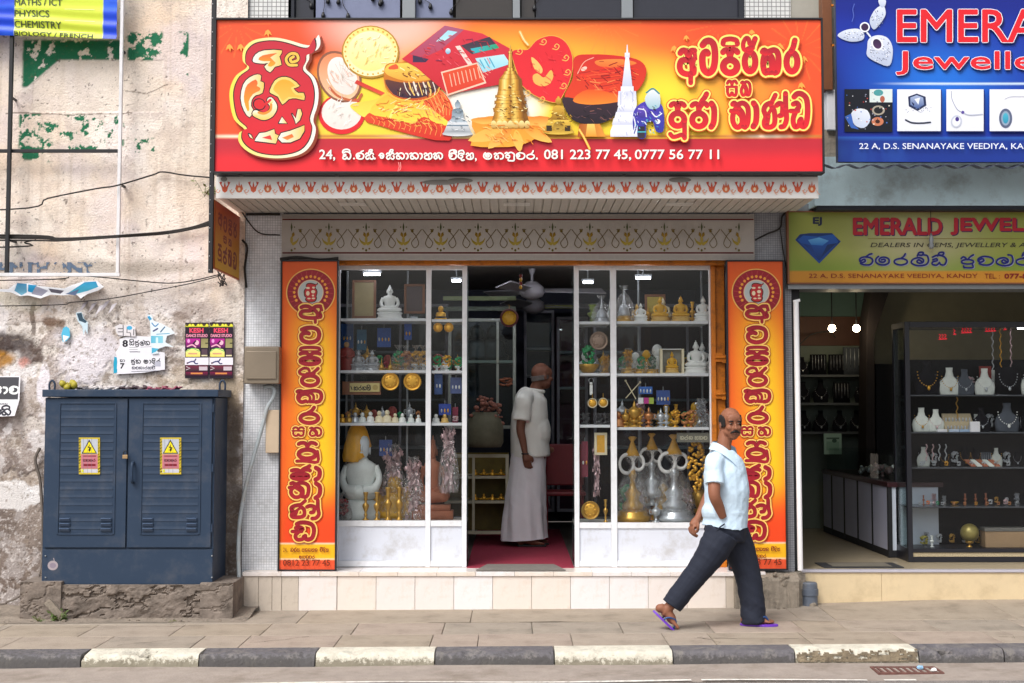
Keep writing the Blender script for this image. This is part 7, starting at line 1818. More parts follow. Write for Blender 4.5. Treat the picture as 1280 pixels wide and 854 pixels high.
mb=MB();mb.box(at(1030,555,3.2).x,at(1052,555,3.2).x,3.2,3.22,Z(568,3.2),Z(542,3.2));mb.build('card',mat('pale_green_card','#a9c9b4',rough=.5),t)
A=Art(3.199);A.rect(1033,547,1049,549,'#5a7a66');A.rect(1033,552,1049,563,'#8fb59c');A.oval(1043,551,3,2.5,'#4a6a58');A.build('card_print',M_print,t)
for px,lb in((1040,'left one of two lit round bulbs in the jewellery shop'),(1070.5,'right one of two lit round bulbs in the jewellery shop')):
 p=at(px,410.5,2.85);t=thing('round_bulb',lb,'bulb',p);mb=MB();mb.ell(p,.036,14,10);mb.build('globe',mat('lit_bulb','#fff4dc',emit='#ffe9c0',estr=45),t,smooth=True)
 mb=MB();mb.tube([(p.x,p.y,p.z+.034),(p.x,p.y,zc2)],.006,n=6);mb.build('stem',M_black,t)
mb=MB();p=at(1022,430,3.4);mb.tube(curve_pts([at(1000,430,3.4),at(1015,418,3.4),at(1035,415,3.4),at(1045,422,3.4)],5),.006,n=6);tag(mb.build('loose_wire',M_wire),'thin wire looping below the two lit bulbs','cable')
XC=3.15;zct=Z(603,.95)
ct=thing('jewellery_counter','long counter with pale lilac panels running into the jewellery shop','counter',(XC,.95,F2))
M_lil=mat('lilac_laminate','#b9bcd2',rough=.35,var=.05);M_lilw=mat('pale_blue_laminate','#ccd6e4',rough=.35,var=.04)
ys=[.95,1.45,1.95,2.45,2.95,3.35]
for a,b in zip(ys,ys[1:]):
 mb=MB();mb.box(XC,XC+.02,a+.035,b-.005,F2+.06,zct-.04);mb.build('side_panel',M_lil,ct)
 mb=MB();mb.box(XC-.004,XC+.03,a,a+.034,F2,zct-.04);mb.build('post',M_blk,ct)
mb=MB();mb.box(XC+.031,XC+.42,.96,.98,F2+.06,zct-.04);mb.build('front_panel',M_lilw,ct)
mb=MB();mb.box(XC,XC+.45,.955,3.35,F2,F2+.058);mb.build('plinth',M_blk,ct)
mb=MB();mb.box(XC-.01,XC+.46,.94,3.36,zct-.04,zct);mb.build('counter_top',mat('dark_red_top','#3a1a20',rough=.3),ct,bevel=.004)
mb=MB();mb.box(XC+.03,XC+.42,1.0,3.3,zct+.001,zct+.22);mb.build('glass_case',M_glass2,ct)
for k,(yy,m,nm)in enumerate(((1.15,M_marble,'pile of white ornaments at the near end of the long counter'),(1.7,M_pinkfoil,'wrapped jewellery heap in the middle of the long counter'),(2.3,M_silver,'silver trinkets at the far end of the long counter'))):
 mb=MB();rq=random.Random(k)
 for _ in range(26):mb.ell((XC+.1+rq.uniform(0,.25),yy+rq.uniform(-.12,.12),zct+rq.uniform(.015,.14-.03*k)),rq.uniform(.012,.03),7,5)
 tag(mb.build('trinket_pile',m,origin=(XC+.2,yy,zct),smooth=True),nm,'trinkets',kind='stuff')
mb=MB();y0,y1=.22,.55;a,b,c_,d_=at(1030,706,y0).x,at(1130,706,y0).x,0,0
mb.box(a,b,y0,y1,F2-.001,F2+.006);mt=mb.build('entrance_mat',mat('black_rubber','#2b2b2e',rough=.85),origin=(a,y0,F2));tag(mt,'black bordered entrance mat of the jewellery shop','mat')
mb=MB();mb.box(a+.08,b-.08,y0+.05,y1-.05,F2+.0065,F2+.010);mb.build('mat_field',mat('grey_mat_field','#6a6458',rough=.95),mt)
# ---------------- display cabinet
YD=.62
dc=thing('display_cabinet','tall black framed glass cabinet full of necklaces','cabinet',(X(1137,YD,650),YD,F2))
dx0,dx1=X(1133,YD,550),X(1420,YD,550);dz1=Z(402,YD);w=.04;dd=.38
M_bfr=mat('black_steel_frame','#1b1c24',rough=.35,var=.1)
def db(n,x0,x1,y0,y1,z0,z1,m=M_bfr,par=dc):mb=MB();mb.box(x0,x1,y0,y1,z0,z1);return mb.build(n,m,par,origin=(x0,y0,z0),bevel=.002,seg=1)
for xa in(dx0,dx1-w):db('upright',xa,xa+w,YD,YD+w,F2,dz1);db('upright',xa,xa+w,YD+dd-w,YD+dd,F2,dz1)
db('top_frame',dx0+w,dx1-w,YD+.001,YD+dd,dz1-.05,dz1);db('top_frame',dx0,dx0+w,YD+w,YD+dd-w,dz1-.05,dz1)
zdb=Z(686,YD)
db('base',dx0+w,dx1-w,YD+.003,YD+dd,F2,F2+.04);db('base',dx0+w,dx1-w,YD+.002,YD+dd,zdb-.03,zdb)
db('granite_panel',dx0+w,dx1-w,YD+.012,YD+dd-.01,F2+.041,zdb-.031,mat('speckled_granite','#b0a284',rough=.35,var=.6,scale=120))
db('side_base',dx0+.004,dx0+w-.004,YD+w,YD+dd-w,F2,zdb)
db('glass_pane',dx0+w,dx1-w,YD+.018,YD+.023,zdb+.001,dz1-.051,M_glass);db('glass_pane',dx0+.01,dx0+.015,YD+w,YD+dd-w,zdb+.001,dz1-.051,M_glass2)
db('back_panel',dx0+w,dx1-w,YD+dd-.012,YD+dd-.004,F2+.05,dz1-.3,mat('shade_back','#0b0c14',rough=.6,spec=.2))  # black sheet added so the cabinet inside reads as dark shade
SHP=(494.5,541,585,634)
dsz=[]
for py in SHP:z=Z(py,YD+.05);dsz.append(z+.006);db('shelf',dx0+w*.5,dx1-w*.5,YD+.03,YD+dd-.03,z-.006,z+.006,mat('smoke_glass_edge','#4a4e54',rough=.2))
dsz.append(zdb)
Yi=YD+.14
J=lambda px,k,h,m,jm,lb,n='necklace_bust',sx=1.0,Y=Yi,fs=(f_neck,f_chain):put(n,lb,'display bust',px,dsz[k],h,Y,[('bust',fs[0],m),('necklace',fs[1],jm)],group='necklace busts in the glass cabinet',sx=sx)
J(1159,0,42,M_velv,M_gold,'black bust with two gold chains at the left of the top cabinet shelf')
J(1187,0,34,M_velw,M_brass,'white bust with a dark bead necklace on the top cabinet shelf')
J(1206,0,32,M_velg,M_silver,'grey bust with a silver V necklace between two white busts')
J(1231,0,33,M_velw,M_silver,'white bust with a thin chain before a red board')
J(1260,0,38,M_velv,M_silver,'black board with layered silver chains at the right, top cabinet shelf',fs=(f_stand,f_chain))
J(1290,0,36,M_velw,M_silver,'white bust right of the black board with layered chains, top cabinet shelf')
mb=MB();q=at(1231,480,Yi+.12);mb.box(q.x-.05,q.x+.05,Yi+.1,Yi+.11,dsz[0],dsz[0]+.24);tag(mb.build('red_board',M_redrobe,origin=q),'red card board standing behind a white bust','card')
J(1152,1,30,M_velw,M_brass,'white bust with a brown pendant, second cabinet shelf');J(1170,1,28,M_velw,M_pinkfoil,'white bust beside the ring tray, second cabinet shelf')
J(1227,1,30,M_velv,M_silver,'black bust behind the white box, second cabinet shelf');J(1259,1,36,M_velg,M_marble,'rounded grey bust with a white pearl necklace',sx=1.1)
t=thing('ring_tray','beige tray with two rows of rings on the second cabinet shelf','tray',(at(1198,530,Yi).x,Yi,dsz[1]));p=wloc(t)
mb=MB();mb.add([(p.x-.12,Yi-.05,p.z+.01),(p.x+.12,Yi-.05,p.z+.01),(p.x+.12,Yi+.06,p.z+.15),(p.x-.12,Yi+.06,p.z+.15),(p.x-.12,Yi+.06,p.z),(p.x+.12,Yi+.06,p.z),(p.x-.12,Yi-.05,p.z),(p.x+.12,Yi-.05,p.z)],[(0,1,2,3),(6,7,1,0),(4,3,2,5),(6,0,3,4),(7,5,2,1),(6,4,5,7)]);mb.build('tray',mat('beige_velvet','#b5a688',rough=.8),t)
for k in range(16):mb=MB();u,v=k%8,k//8;mb.ell((p.x-.1+u*.028,Yi-.035+v*.05-.008,p.z+.035+v*.065),(.007,.005,.018),6,5);mb.build('ring',M_silver,t)
for px,c,lb in((1218,'#e4e4e8','white studded jewel box on the second cabinet shelf'),(1177,'#dfe0e4','flat white card at the shelf front under the ring tray'),(1192,'#b8c8dc','pale blue card at the shelf front'),(1205,'#9ab4d0','blue card at the shelf front beside the white jewel box')):
 p=at(px,535,Yi-.07);h=.085 if px==1218 else .022;mb=MB();mb.box(p.x-.04,p.x+.04,Yi-.09,Yi-.06,dsz[1],dsz[1]+h);tag(mb.build('jewel_box',mat('jb_'+c[1:],c,rough=.5),origin=p,bevel=.003),lb,'box')
for k,(px,py,h,m)in enumerate(((1158,572,22,M_pinkfoil),(1166,572,22,M_pinkfoil),(1174,572,22,M_silver),(1182,572,22,M_silver),(1240,440,60,M_silver),(1263,440,50,M_pinkfoil),(1250,445,66,M_gold),(1196,516,28,M_brass))):
 p=at(px,py-h/2-5,Yi);t=thing('hanging_necklace',['pale beaded strand hanging left under the second cabinet shelf','second pale beaded strand under the second cabinet shelf','third beaded strand, silver, under the second cabinet shelf','fourth beaded strand, silver, under the second cabinet shelf','long silver strand hanging high in the cabinet','sparkling strand hanging at the right top of the cabinet','gold beaded strand between the white bust and black board','brass chain hanging above the ring tray'][k],'necklace',p,'strands hanging in the glass cabinet')
 mb=MB()
 for j in range(int(h/1.6)):mb.ell((p.x+.006*math.sin(j),Yi,p.z-j*1.6*S(Yi)),.006,6,4)
 mb.build('strand',m,t,smooth=True)
t=thing('open_books','row of open ring pads lying on the third cabinet shelf','ring pads',(at(1225,580,Yi).x,Yi,dsz[2]),kind=None);p=wloc(t)
for k in range(5):mb=MB();x=p.x-.1+k*.05;mb.add([(x,Yi-.08,dsz[2]+.004),(x+.04,Yi-.08,dsz[2]+.004),(x+.02,Yi+.04,dsz[2]+.05),(x-.02,Yi+.04,dsz[2]+.05),(x,Yi-.08,dsz[2]+.012),(x+.04,Yi-.08,dsz[2]+.012),(x+.02,Yi+.04,dsz[2]+.058),(x-.02,Yi+.04,dsz[2]+.058)],[(0,3,2,1),(4,5,6,7),(0,1,5,4),(1,2,6,5),(2,3,7,6),(3,0,4,7)]);mb.build('pad',M_velw if k%2 else M_terra,t)
for px,k,m,lb,n,h in((1160,3,mat('orange_stone','#e07a2c',rough=.3),'orange stone on the fourth cabinet shelf','gem_stone',8),(1172,3,M_green,'green stone cluster on the fourth cabinet shelf','gem_stone',7),(1238,3,M_silver,'silver chains heaped on the fourth cabinet shelf','chain_heap',10),(1257,3,M_pinkfoil,'pink bead heap on the fourth cabinet shelf','chain_heap',10),(1165,4,M_greenm,'pale green jar on the cabinet floor','jar',14),(1155,4,mat('yellow_leafs','#8f8a3a',rough=.5),'yellow leaf ornament in the cabinet corner','ornament',18)):
 put(n,lb,'ornament',px,dsz[k],h,Yi,[('body',f_blobs if n!='jar' else f_candle,m)],sx=1.3)
put('globe_ornament','golden globe ornament on a leafy foot at the cabinet bottom','ornament',1212,dsz[4],28,Yi,[('globe',lambda mb:None,M_gold)]if 0 else[('foot',f_cup,M_brass)])
p=at(1212,666,Yi);mb=MB();mb.ell(p,.075,20,14);tag(mb.build('golden_ball',mat('olive_gold','#9c8f52',rough=.35,metal=.4,var=.2,scale=14),origin=p,smooth=True),'olive gold ball resting on the leafy foot in the cabinet bottom','ball')
p=at(1255,670,Yi);t=thing('jewellery_box','brown wooden jewellery box on the cabinet floor','box',p);mb=MB();mb.box(p.x-.17,p.x+.17,Yi-.05,Yi+.08,dsz[4],dsz[4]+.13);mb.build('box',mat('tan_wood','#a08464',rough=.5,var=.15),t,bevel=.004);mb=MB();mb.box(p.x-.175,p.x+.175,Yi-.055,Yi+.085,dsz[4]+.131,dsz[4]+.16);mb.build('lid',mat('grey_lid','#6b6a66',rough=.5),t,bevel=.004)
t=thing('sign_reflection','glowing red strokes standing in for a lit sign reflected in the necklace cabinet','sign',at(1215,415,Yi))
A=Art(Yi-.05)  # glowing strokes stand in for a lit sign mirrored in the glass
for(a,y,n)in((1174,421,3),(1192,415,1),(1202,413,4),(1232,411,4),(1255,409,1)):
 for k in range(n):A.stroke([(a+k*3.4,y-3),(a+k*3.4+2,y-1.5),(a+k*3.4,y+1),(a+k*3.4+2,y+2.5)],.9,'#ffffff',smooth=0)
 A.stroke([(a-.5,y+3.4),(a+n*3.2,y+2.8)],.8,'#ffffff',smooth=0)
A.build('lettering',mat('red_reflection','#d01030',emit='#ff1030',estr=.55),t)
# ---------------- signs
YY=.04
ys_=thing('yellow_sign','yellow and green sign board over the jewellery shop opening','sign',(X(1130,YY),YY,Z(354,YY)))
x0,x1,z0,z1=X(986,YY,310),XR,Z(353.5,YY),Z(265.5,YY)
nx,nz=200,40;XS=np.linspace(x0,x1,nx);ZS=np.linspace(z0,z1,nz);XX,ZZ=np.meshgrid(XS,ZS);PXa=640+XX*FPX/(YY+10.5);v=(z1-ZZ)/(z1-z0)
c=LC('#aab04c')+0*XX[...,None];c=mixc(c,LC('#cfc79a'),np.exp(-((PXa-1150)/70)**2-((v-.45)/.5)**2));c=mixc(c,LC('#7f9c34'),sstep(.5,.84,v)*.8*(1-np.exp(-((PXa-1130)/60)**2)*.5));c=mixc(c,LC('#d9932c'),sstep(.842,.845,v));c=mixc(c,LC('#8a9c3a'),(1-sstep(990,1010,PXa))*.5*(v<.84))
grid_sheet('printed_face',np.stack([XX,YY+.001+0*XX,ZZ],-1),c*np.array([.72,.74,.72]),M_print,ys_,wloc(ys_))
A=Art(YY-.001)
A.text('EJ',1016,271.5,1027.5,282.5,'#1c2440',bold=.05)
A.poly([(994,300),(1000,293),(1012,291.5),(1040,291.5),(1051,302),(1024,329.5)],'#0c2f6c','#12408f');A.poly([(997,300),(1004,294.5),(1022,296),(1042,293),(1048,302),(1024,326)],'#1a58b0','#0a2a66')
A.poly([(1010,300),(1024,297),(1036,301),(1028,307),(1014,306)],'#5fa8d8','#2a70c0');A.poly([(1002,304),(1014,307),(1022,322)],'#123a80');A.poly([(1046,304),(1034,306),(1026,322)],'#0c2c60')
for dx,dy,cc in((1.3,1.2,'#4a1c50'),(0,0,'#b01428')):A.text('EMERALD',1066+dx,272+dy,1178+dx,294+dy,cc,bold=.045);A.text('JEWELLERS',1188+dx,272+dy,1345+dx,294+dy,cc,bold=.045)
A.stroke([(1085,298.4),(1340,298.4)],.8,'#8a7a3a',smooth=0)
A.text('DEALERS IN GEMS, JEWELLERY & ANTIQUES',1088,303.5,1335,310.8,'#3a3428',bold=.012,shear=.2)
for sh in((1.1,'#8f8fb0'),None):
 cc='#10186a'
 kw=dict(shadow=sh)if sh else{}
 if sh:continue
 sinhala(A,1073,315,[('s_e',.95),('s_ma',1.05),('s_ra',1.0),('s_la',1.2),('+s_hal',.1),('s_dda',1.05),('+s_hal',.1)],20,16.5,2.3,cc,shadow=(1.0,'#8f90a8'),gap=1.5)
 sinhala(A,1200,315,[('s_ju',.95),('s_va',1.1),('s_la',1.15),('s_ra',1.0),('+s_hal',.1),('s_sa',1.0)],20,16.5,2.3,cc,shadow=(1.0,'#8f90a8'),gap=1.5)
A.text('22 A, D.S. SENANAYAKE VEEDIYA, KANDY',1011,342.2,1222,348.2,'#7a1c14');A.text('TEL. :',1231,342.2,1250,348.2,'#7a1c14');A.text('077-8',1255.5,342,1284,348.4,'#7a0c14',bold=.05)
A.build('sign_artwork',M_print,ys_)
for b in((x0-.012,x0,z0-.01,z1+.01),(x0,x1,z1,z1+.01),(x0,x1,z0-.01,z0)):mb=MB();mb.box(b[0],b[1],YY-.012,YY+.05,b[2],b[3]);mb.build('frame',M_wood,ys_,bevel=.001,seg=1)
mb=MB();mb.box(x0,x1,YY+.01,YY+.05,z0,z1);mb.build('back_board',M_dark,ys_)
p=at(1164,300,-.02);t=thing('hanging_lamp','small grey hanging lamp holder in front of the yellow sign','lamp holder',p);mb=MB();mb.lathe([(.012,-.07),(.022,-.05),(.014,-.02),(.02,0),(.012,.03),(.006,.05)],c=p,n=12);mb.build('holder',M_greyalu,t,smooth=True);mb=MB();mb.tube([(p.x,p.y,p.z+.04),(p.x,p.y,Z(258,-.10)-.02)],.003,n=5);mb.build('rod',M_black,t)
YBs=-.55
bs_=thing('blue_sign','deep blue jewellers sign with necklace pictures above the yellow sign','sign',(X(1160,YBs),YBs,Z(202,YBs)))
x0,x1,z0,z1=X(1046,YBs,100),XR,Z(202.5,YBs),Z(-50,YBs)
nx,nz=220,110;XS=np.linspace(x0,x1,nx);ZS=np.linspace(z0,z1,nz);XX,ZZ=np.meshgrid(XS,ZS);PXa=640+XX*FPX/(YBs+10.5);PYa=202-(ZZ-z0)/S(YBs)
c=LC('#142a9c')+0*XX[...,None];c=mixc(c,LC('#1c6fd8'),np.exp(-((PXa-1180)/90)**2-((PYa-95)/50)**2));c=mixc(c,LC('#101f78'),(1-sstep(0,30,PYa))*.6);c=mixc(c,LC('#16358c'),sstep(171,173,PYa)*.9)
c=mixc(c,LC('#3a80d8'),np.exp(-((PYa-172)/1.2)**2)*.8);c=mixc(c,LC('#dff4ff'),np.exp(-((PYa-102.3)/.9)**2)*sstep(1090,1170,PXa));c=mixc(c,LC('#2a5ab0'),sstep(.5,.75,fbm(XX*6,ZZ*2,9))*.3*sstep(172,190,PYa))
grid_sheet('printed_face',np.stack([XX,YBs+.006*np.sin(XX*2.3)-.002,ZZ],-1),c,M_print,bs_,wloc(bs_))
A=Art(YBs-.012)
for dx,cc,bo in((1.6,'#0a1450',.09),(0,'#eaf0ff',.09),(0,'#e0202c',.045)):
 e=.8 if bo==.09 else 0
 A.text('EMERALD',1121-e+dx,11.5-e+dx*.6,1372+e+dx,53+e+dx*.6,cc,bold=bo*.45);A.text('Jewellers',1120-e+dx,64-e+dx*.6,1340+e+dx,94+e+dx*.6,cc,bold=bo*.45)
S1='#dfe6f4'
for pts in([(1047,45),(1056,38),(1072,36),(1080,42),(1078,50),(1062,52)],[(1087,26),(1094,12),(1104,7),(1107,18),(1100,30),(1092,37)],[(1098,0),(1107,0),(1106,8),(1101,9)],[(1084,60),(1086,49),(1097,44),(1110,48),(1116,62),(1112,82),(1096,78),(1084,70)]):
 A.poly(pts,S1,'#b4bfd8',smooth=4);
rq=random.Random(2)
for(cx,cy,rx,ry,n)in((1066,44,14,6,34),(1097,22,8,12,34),(1100,62,13,15,80)):
 for _ in range(n):a=rq.uniform(0,6.28);r=math.sqrt(rq.random());A.stroke([(cx+rx*r*math.cos(a),cy+ry*r*math.sin(a)),(cx+rx*r*math.cos(a)+1.2,cy+ry*r*math.sin(a)+.8)],.7,rq.choice(('#5a6488','#8f9abc','#ffffff','#3c4468')),smooth=0,caps=False)
A.oval(1081,34,6.3,6.3,'#eef2fb');A.oval(1081,34,4.6,4.6,'#3a2248');A.oval(1096.5,55,7,8.6,'#eef2fb',rot=-.5);A.oval(1096.5,55,5,6.4,'#2f1f40','#50305c',rot=-.5);A.stroke([(1084,41),(1088,46)],2.2,S1)
A.rect(1055.5,111.5,1115.5,165,'#10141f');A.rect(1087,111.5,1115.5,128,'#d9e4e2');A.oval(1098,116,6,4,'#4a9a9c');A.oval(1103,124,3,4,'#b06048')
A.poly([(1064,142),(1072,136),(1084,138),(1088,150),(1080,160),(1068,156)],'#e8eef8','#c8d4ec',smooth=3);A.poly([(1056,146),(1064,142),(1067,156),(1074,162),(1064,160)],'#3a68c0');A.oval(1098,138,8,6,'#a9a090');A.oval(1098,138,5.6,4.2,'#1a1c20');A.oval(1097,152,7.5,5.5,'#c87a58');A.oval(1097,152,3,2.4,'#402018')
for _ in range(46):A.oval(rq.uniform(1058,1113),rq.uniform(114,162),rq.uniform(.4,1.3),rq.uniform(.4,1.1),rq.choice(('#f0f4ff','#4a78d0','#c84a40','#8a8fa4','#e8e0d0','#1d2436')),n=7)
for a,b in((1121.5,1176),(1183,1229.5),(1237,1284),(1292,1340)):A.rect(a+1.2,112.8,b+1.2,165.4,'#0c1c5c');A.rect(a,111.8,b,164,'#eef0f6','#e4e8f2')
A.poly([(1135,121),(1146,117),(1157,121),(1158,132),(1147,139),(1136,133)],'#1c2a50');A.poly([(1138,122),(1146,119),(1154,122),(1155,131),(1147,136),(1138,131)],'#a9b8d8','#3c5a98');A.poly([(1143,124),(1150,122),(1148,131)],'#e8eef8');A.poly([(1139,127),(1143,130),(1142,133)],'#14204a')
for _ in range(24):A.oval(1147+rq.uniform(-17,17),138+rq.uniform(-4,3),.6,.5,'#8a94ac',n=6)
A.stroke([(1132,150),(1140,153.5),(1152,154),(1163,153)],2,'#2c3248')
A.stroke([(1189,114),(1190,124),(1196,136),(1203,141)],.8,'#9aa0b8');A.stroke([(1203,141),(1212,144),(1228,143)],1.6,'#b4bacc');A.oval(1203.5,140.5,2,2,'#5a4a9c');A.oval(1195.5,152,7,8,'#c2c8d8',rot=.3);A.oval(1195.5,152,5,6,'#e6e9f2',rot=.3);A.oval(1196.5,149,2.4,2.8,'#4a3a88')
A.oval(1257,148,8.2,12.2,'#5a6480');A.oval(1257,148,5.5,9,'#8fa4bc');A.oval(1257,148,3.6,6.6,'#4ab4cc','#2a8cb0');A.stroke([(1256,124),(1264,121),(1282,121)],.7,'#b4b8c8')
A.text('22 A, D.S. SENANAYAKE VEEDIYA, KANDY',1074,179,1306,187.5,'#e6ecfa',bold=.01)
A.stroke([(1068,5),(1066,12),(1067,20),(1065,27)],.8,'#5a70c8')
A.build('sign_artwork',M_print,bs_)
mb=MB();mb.box(x0-.006,x1,YBs+.012,YBs+.04,z0,z1);mb.build('back_board',M_navy,bs_)
cs=MB();n=150;zz=z0-.03
for i in range(n):
 a=x0-.15+(x1-x0+.15)*i/n;b=x0-.15+(x1-x0+.15)*(i+1)/n;h0=.014*math.sin(i*.9);h1=.014*math.sin((i+1)*.9)
 cs.add([(a,YBs+.0,zz+h0),(b,YBs+.0,zz+h1),(b,-.42,zz+h1+.02),(a,-.42,zz+h0+.02),(a,YBs+.0,zz+h0-.006),(b,YBs+.0,zz+h1-.006),(b,-.42,zz+h1+.014),(a,-.42,zz+h0+.014)],[(0,1,2,3),(7,6,5,4),(0,4,5,1)])
tag(cs.build('corrugated_awning',M_navy,origin=(x0,YBs,zz)),'dark corrugated metal awning under the blue sign','awning')
for a,b,p0,p1,Y,m,lb,n in((1028,1040,-45,112,-.05,M_wood,'brown wooden post between the red banner and the blue sign','wooden_post'),(1034,1047,112,162,-.02,M_alu,'short white board between the two big signs','white_board'),(1031,1048,162,205,.02,M_conc,'patch of rough wall between the two big signs','wall_patch')):
 mb=MB();x0_,x1_=at(a,(p0+p1)/2,Y).x,at(b,(p0+p1)/2,Y).x;mb.box(x0_,x1_,Y,Y+.12,Z(p1,Y),Z(p0,Y));tag(mb.build(n,m,origin=(x0_,Y,Z(p1,Y)),bevel=.003),lb,n.replace('_',' '))
for py in(7,57):mb=MB();q=at(1043,py,-.04);mb.box(q.x-.03,q.x+.06,-.05,-.03,q.z-.008,q.z+.008);tag(mb.build('strap',M_orange,origin=q),('upper' if py==7 else 'lower')+' rusty strap tying the blue sign to the wooden post','strap')
mb=MB();mb.box(X(1040,.1),XR,.1,.3,Z(205,.1),Z(-45,.1));mb.build('upper_wall',mat('olive_render','#8f9086',rough=.9,var=.15),jw)
mb=MB();p0,p1=at(1000.5,713,-.01),at(995,377,-.01);mb.tube([p0,p1],.021,n=10);mb.tube([p1+Vector((-.02,0,-.002)),p1+Vector((.03,0,.01))],.012,n=8)
tag(mb.build('white_post',mat('white_post_paint','#f0f0f2',rough=.4,var=.03),origin=p0,smooth=True,auto=40),'thin white painted post at the left jamb of the jewellery shop','post')
p=at(1013,752,.0);t=thing('drain_pipe','stub of grey plastic drain pipe standing by the broken step corner','pipe',(p.x,.02,pz(p.x)))
mb=MB();mb.lathe([(.06,0),(.06,.1),(.066,.101),(.066,.15),(.06,.151),(.058,.19),(.05,.2)],c=(p.x,.02,pz(p.x)-.01),n=18);mb.build('pipe',mat('pvc_grey','#5d6674',rough=.5,var=.12,dirt='#8a8070',dirt_amt=.5,dscale=12),t,smooth=True,auto=35)
mb=MB();mb.ell((p.x+.01,-.02,pz(p.x)+.02),(.035,.03,.03),8,5);mb.build('cement_lump',M_conc,t)
jb('end_pier',XR+.001,XR+.6,-.12,.5,-.05,Z(-45,.1),MATS['olive_render'])
t=thing('tube_lamp','short lit strip lamp at the upper right of the necklace cabinet','lamp',at(1272,410,YD+.06));p=wloc(t);mb=MB();mb.tube([p,p+Vector((.10,0,0))],.008,n=8);mb.build('tube',M_tube,t);mb=MB();mb.box(p.x,p.x+.10,p.y,p.y+.02,p.z+.01,dz1-.049);mb.build('holder',M_bfr,t)
rr=random.Random(77)
for k,(a,b,n,nm)in enumerate(((1146,1278,9,'top'),(1146,1278,8,'second'),(1148,1278,10,'third'),(1148,1278,10,'fourth'),(1150,1278,8,'bottom'))):
 for i in range(n):
  fn,m=rr.choice(((f_neck,M_velv),(f_neck,M_velg),(f_stand,M_velv),(f_neck,M_velw),(f_stand,M_velg),(f_blobs,M_pinkfoil),(f_blobs,M_silver)))if k<3 else rr.choice(((f_blobs,M_silver),(f_blobs,M_brass),(f_bag,M_pinkfoil),(f_bag,M_silver),(f_bowl,M_gold),(f_candle,M_terra)))
  ps=[('body',fn,m)]+([('jewellery',f_chain if fn is f_neck else f_strands,rr.choice((M_silver,M_gold)))]if fn in(f_neck,f_stand)else[])
  put('jewellery_piece','%s piece from the left in the back row of the %s cabinet shelf'%(ORD[i],nm),'jewellery',a+(b-a)*(i+.5)/n,dsz[k],(30,26,22,14,18)[k]*rr.uniform(.8,1.1),YD+.27,ps,group='back row of the %s cabinet shelf'%nm,sx=.9)
for i in range(8):put('jewellery_piece','%s small piece from the left at the front edge of the third cabinet shelf'%ORD[i],'jewellery',1152+i*15.5,dsz[2],9,YD+.09,[('body',f_blobs,rr.choice((M_silver,M_gold,M_pinkfoil)))],group='front pieces on the third cabinet shelf',sx=1.3)
for i in range(9):put('jewellery_piece','%s small piece from the left at the front edge of the fourth cabinet shelf'%ORD[i],'jewellery',1150+i*14,dsz[3],7,YD+.09,[('body',f_blobs,rr.choice((M_silver,M_gold,M_copper)))],group='front pieces on the fourth cabinet shelf',sx=1.3)
# ================================================================ people
def voxel(mb,size=.006,smooth=3):
 """fuse the closed shapes of mb into one continuous surface"""
 me=bpy.data.meshes.new('fuse');me.from_pydata(mb.v,[],mb.f)
 bm=bmesh.new();bm.from_mesh(me);bmesh.ops.recalc_face_normals(bm,faces=bm.faces);bm.to_mesh(me);bm.free()
 o=bpy.data.objects.new('fuse',me);COL.objects.link(o)
 m=o.modifiers.new('r','REMESH');m.mode='VOXEL';m.voxel_size=size;m.use_smooth_shade=True
 if smooth:s=o.modifiers.new('s','SMOOTH');s.iterations=smooth;s.factor=.6
 bpy.context.view_layer.update()
 dg=bpy.context.evaluated_depsgraph_get();e=o.evaluated_get(dg);m2=e.to_mesh()
 n=len(m2 .vertices);co=np.empty(n*3);m2 .vertices.foreach_get('co',co)
 fs=[tuple(p.vertices)for p in m2 .polygons];e.to_mesh_clear();bpy.data.objects.remove(o);bpy.data.meshes.remove(me)
 return co.reshape(-1,3),fs
def mesh_from(name,co,fs,m,parent,subtr):
 me=bpy.data.meshes.new(name);me.from_pydata([tuple(c)for c in(co-np.array(subtr))],[],fs);me.materials.append(m)
 me.polygons.foreach_set('use_smooth',[True]*len(me.polygons))
 return link(name,me,parent,subtr)
def folds(co,amp,freq,seed,dirv=(0,1,.2),mask=None):
 """cloth folds: ridges running along a slanted direction"""
 n=fbm(co[:,0]*freq+co[:,2]*freq*dirv[2],co[:,2]*freq*.45+co[:,1]*3,seed,3)
 k=(1-np.abs(n-.5)*4).clip(-1,1)*amp
 if mask is not None:k=k*mask
 return k
def offset(co,fs,k):
 v=co;nrm=np.zeros_like(v)
 F=[f for f in fs]
 q=np.array([f if len(f)==4 else(*f,f[-1])for f in F])
 a=np.cross(v[q[:,2]]-v[q[:,0]],v[q[:,3]]-v[q[:,1]])
 for i in range(4):np.add.at(nrm,q[:,i],a)
 nrm/=np.linalg.norm(nrm,axis=1,keepdims=True)+1e-12
 return co+nrm*k[:,None]
def limb(mb,pts,rad,n=14,sub=5,flat=None):
 """tapered limb through joints; flat: (ratio) squashes across y"""
 P=curve_pts(pts,sub);R_=[]
 for i in range(len(P)):
  t=i/sub;k=min(int(t),len(rad)-2);R_.append(rad[k]+(rad[k+1]-rad[k])*(t-k))
 mb.tube(P,R_,n=n)
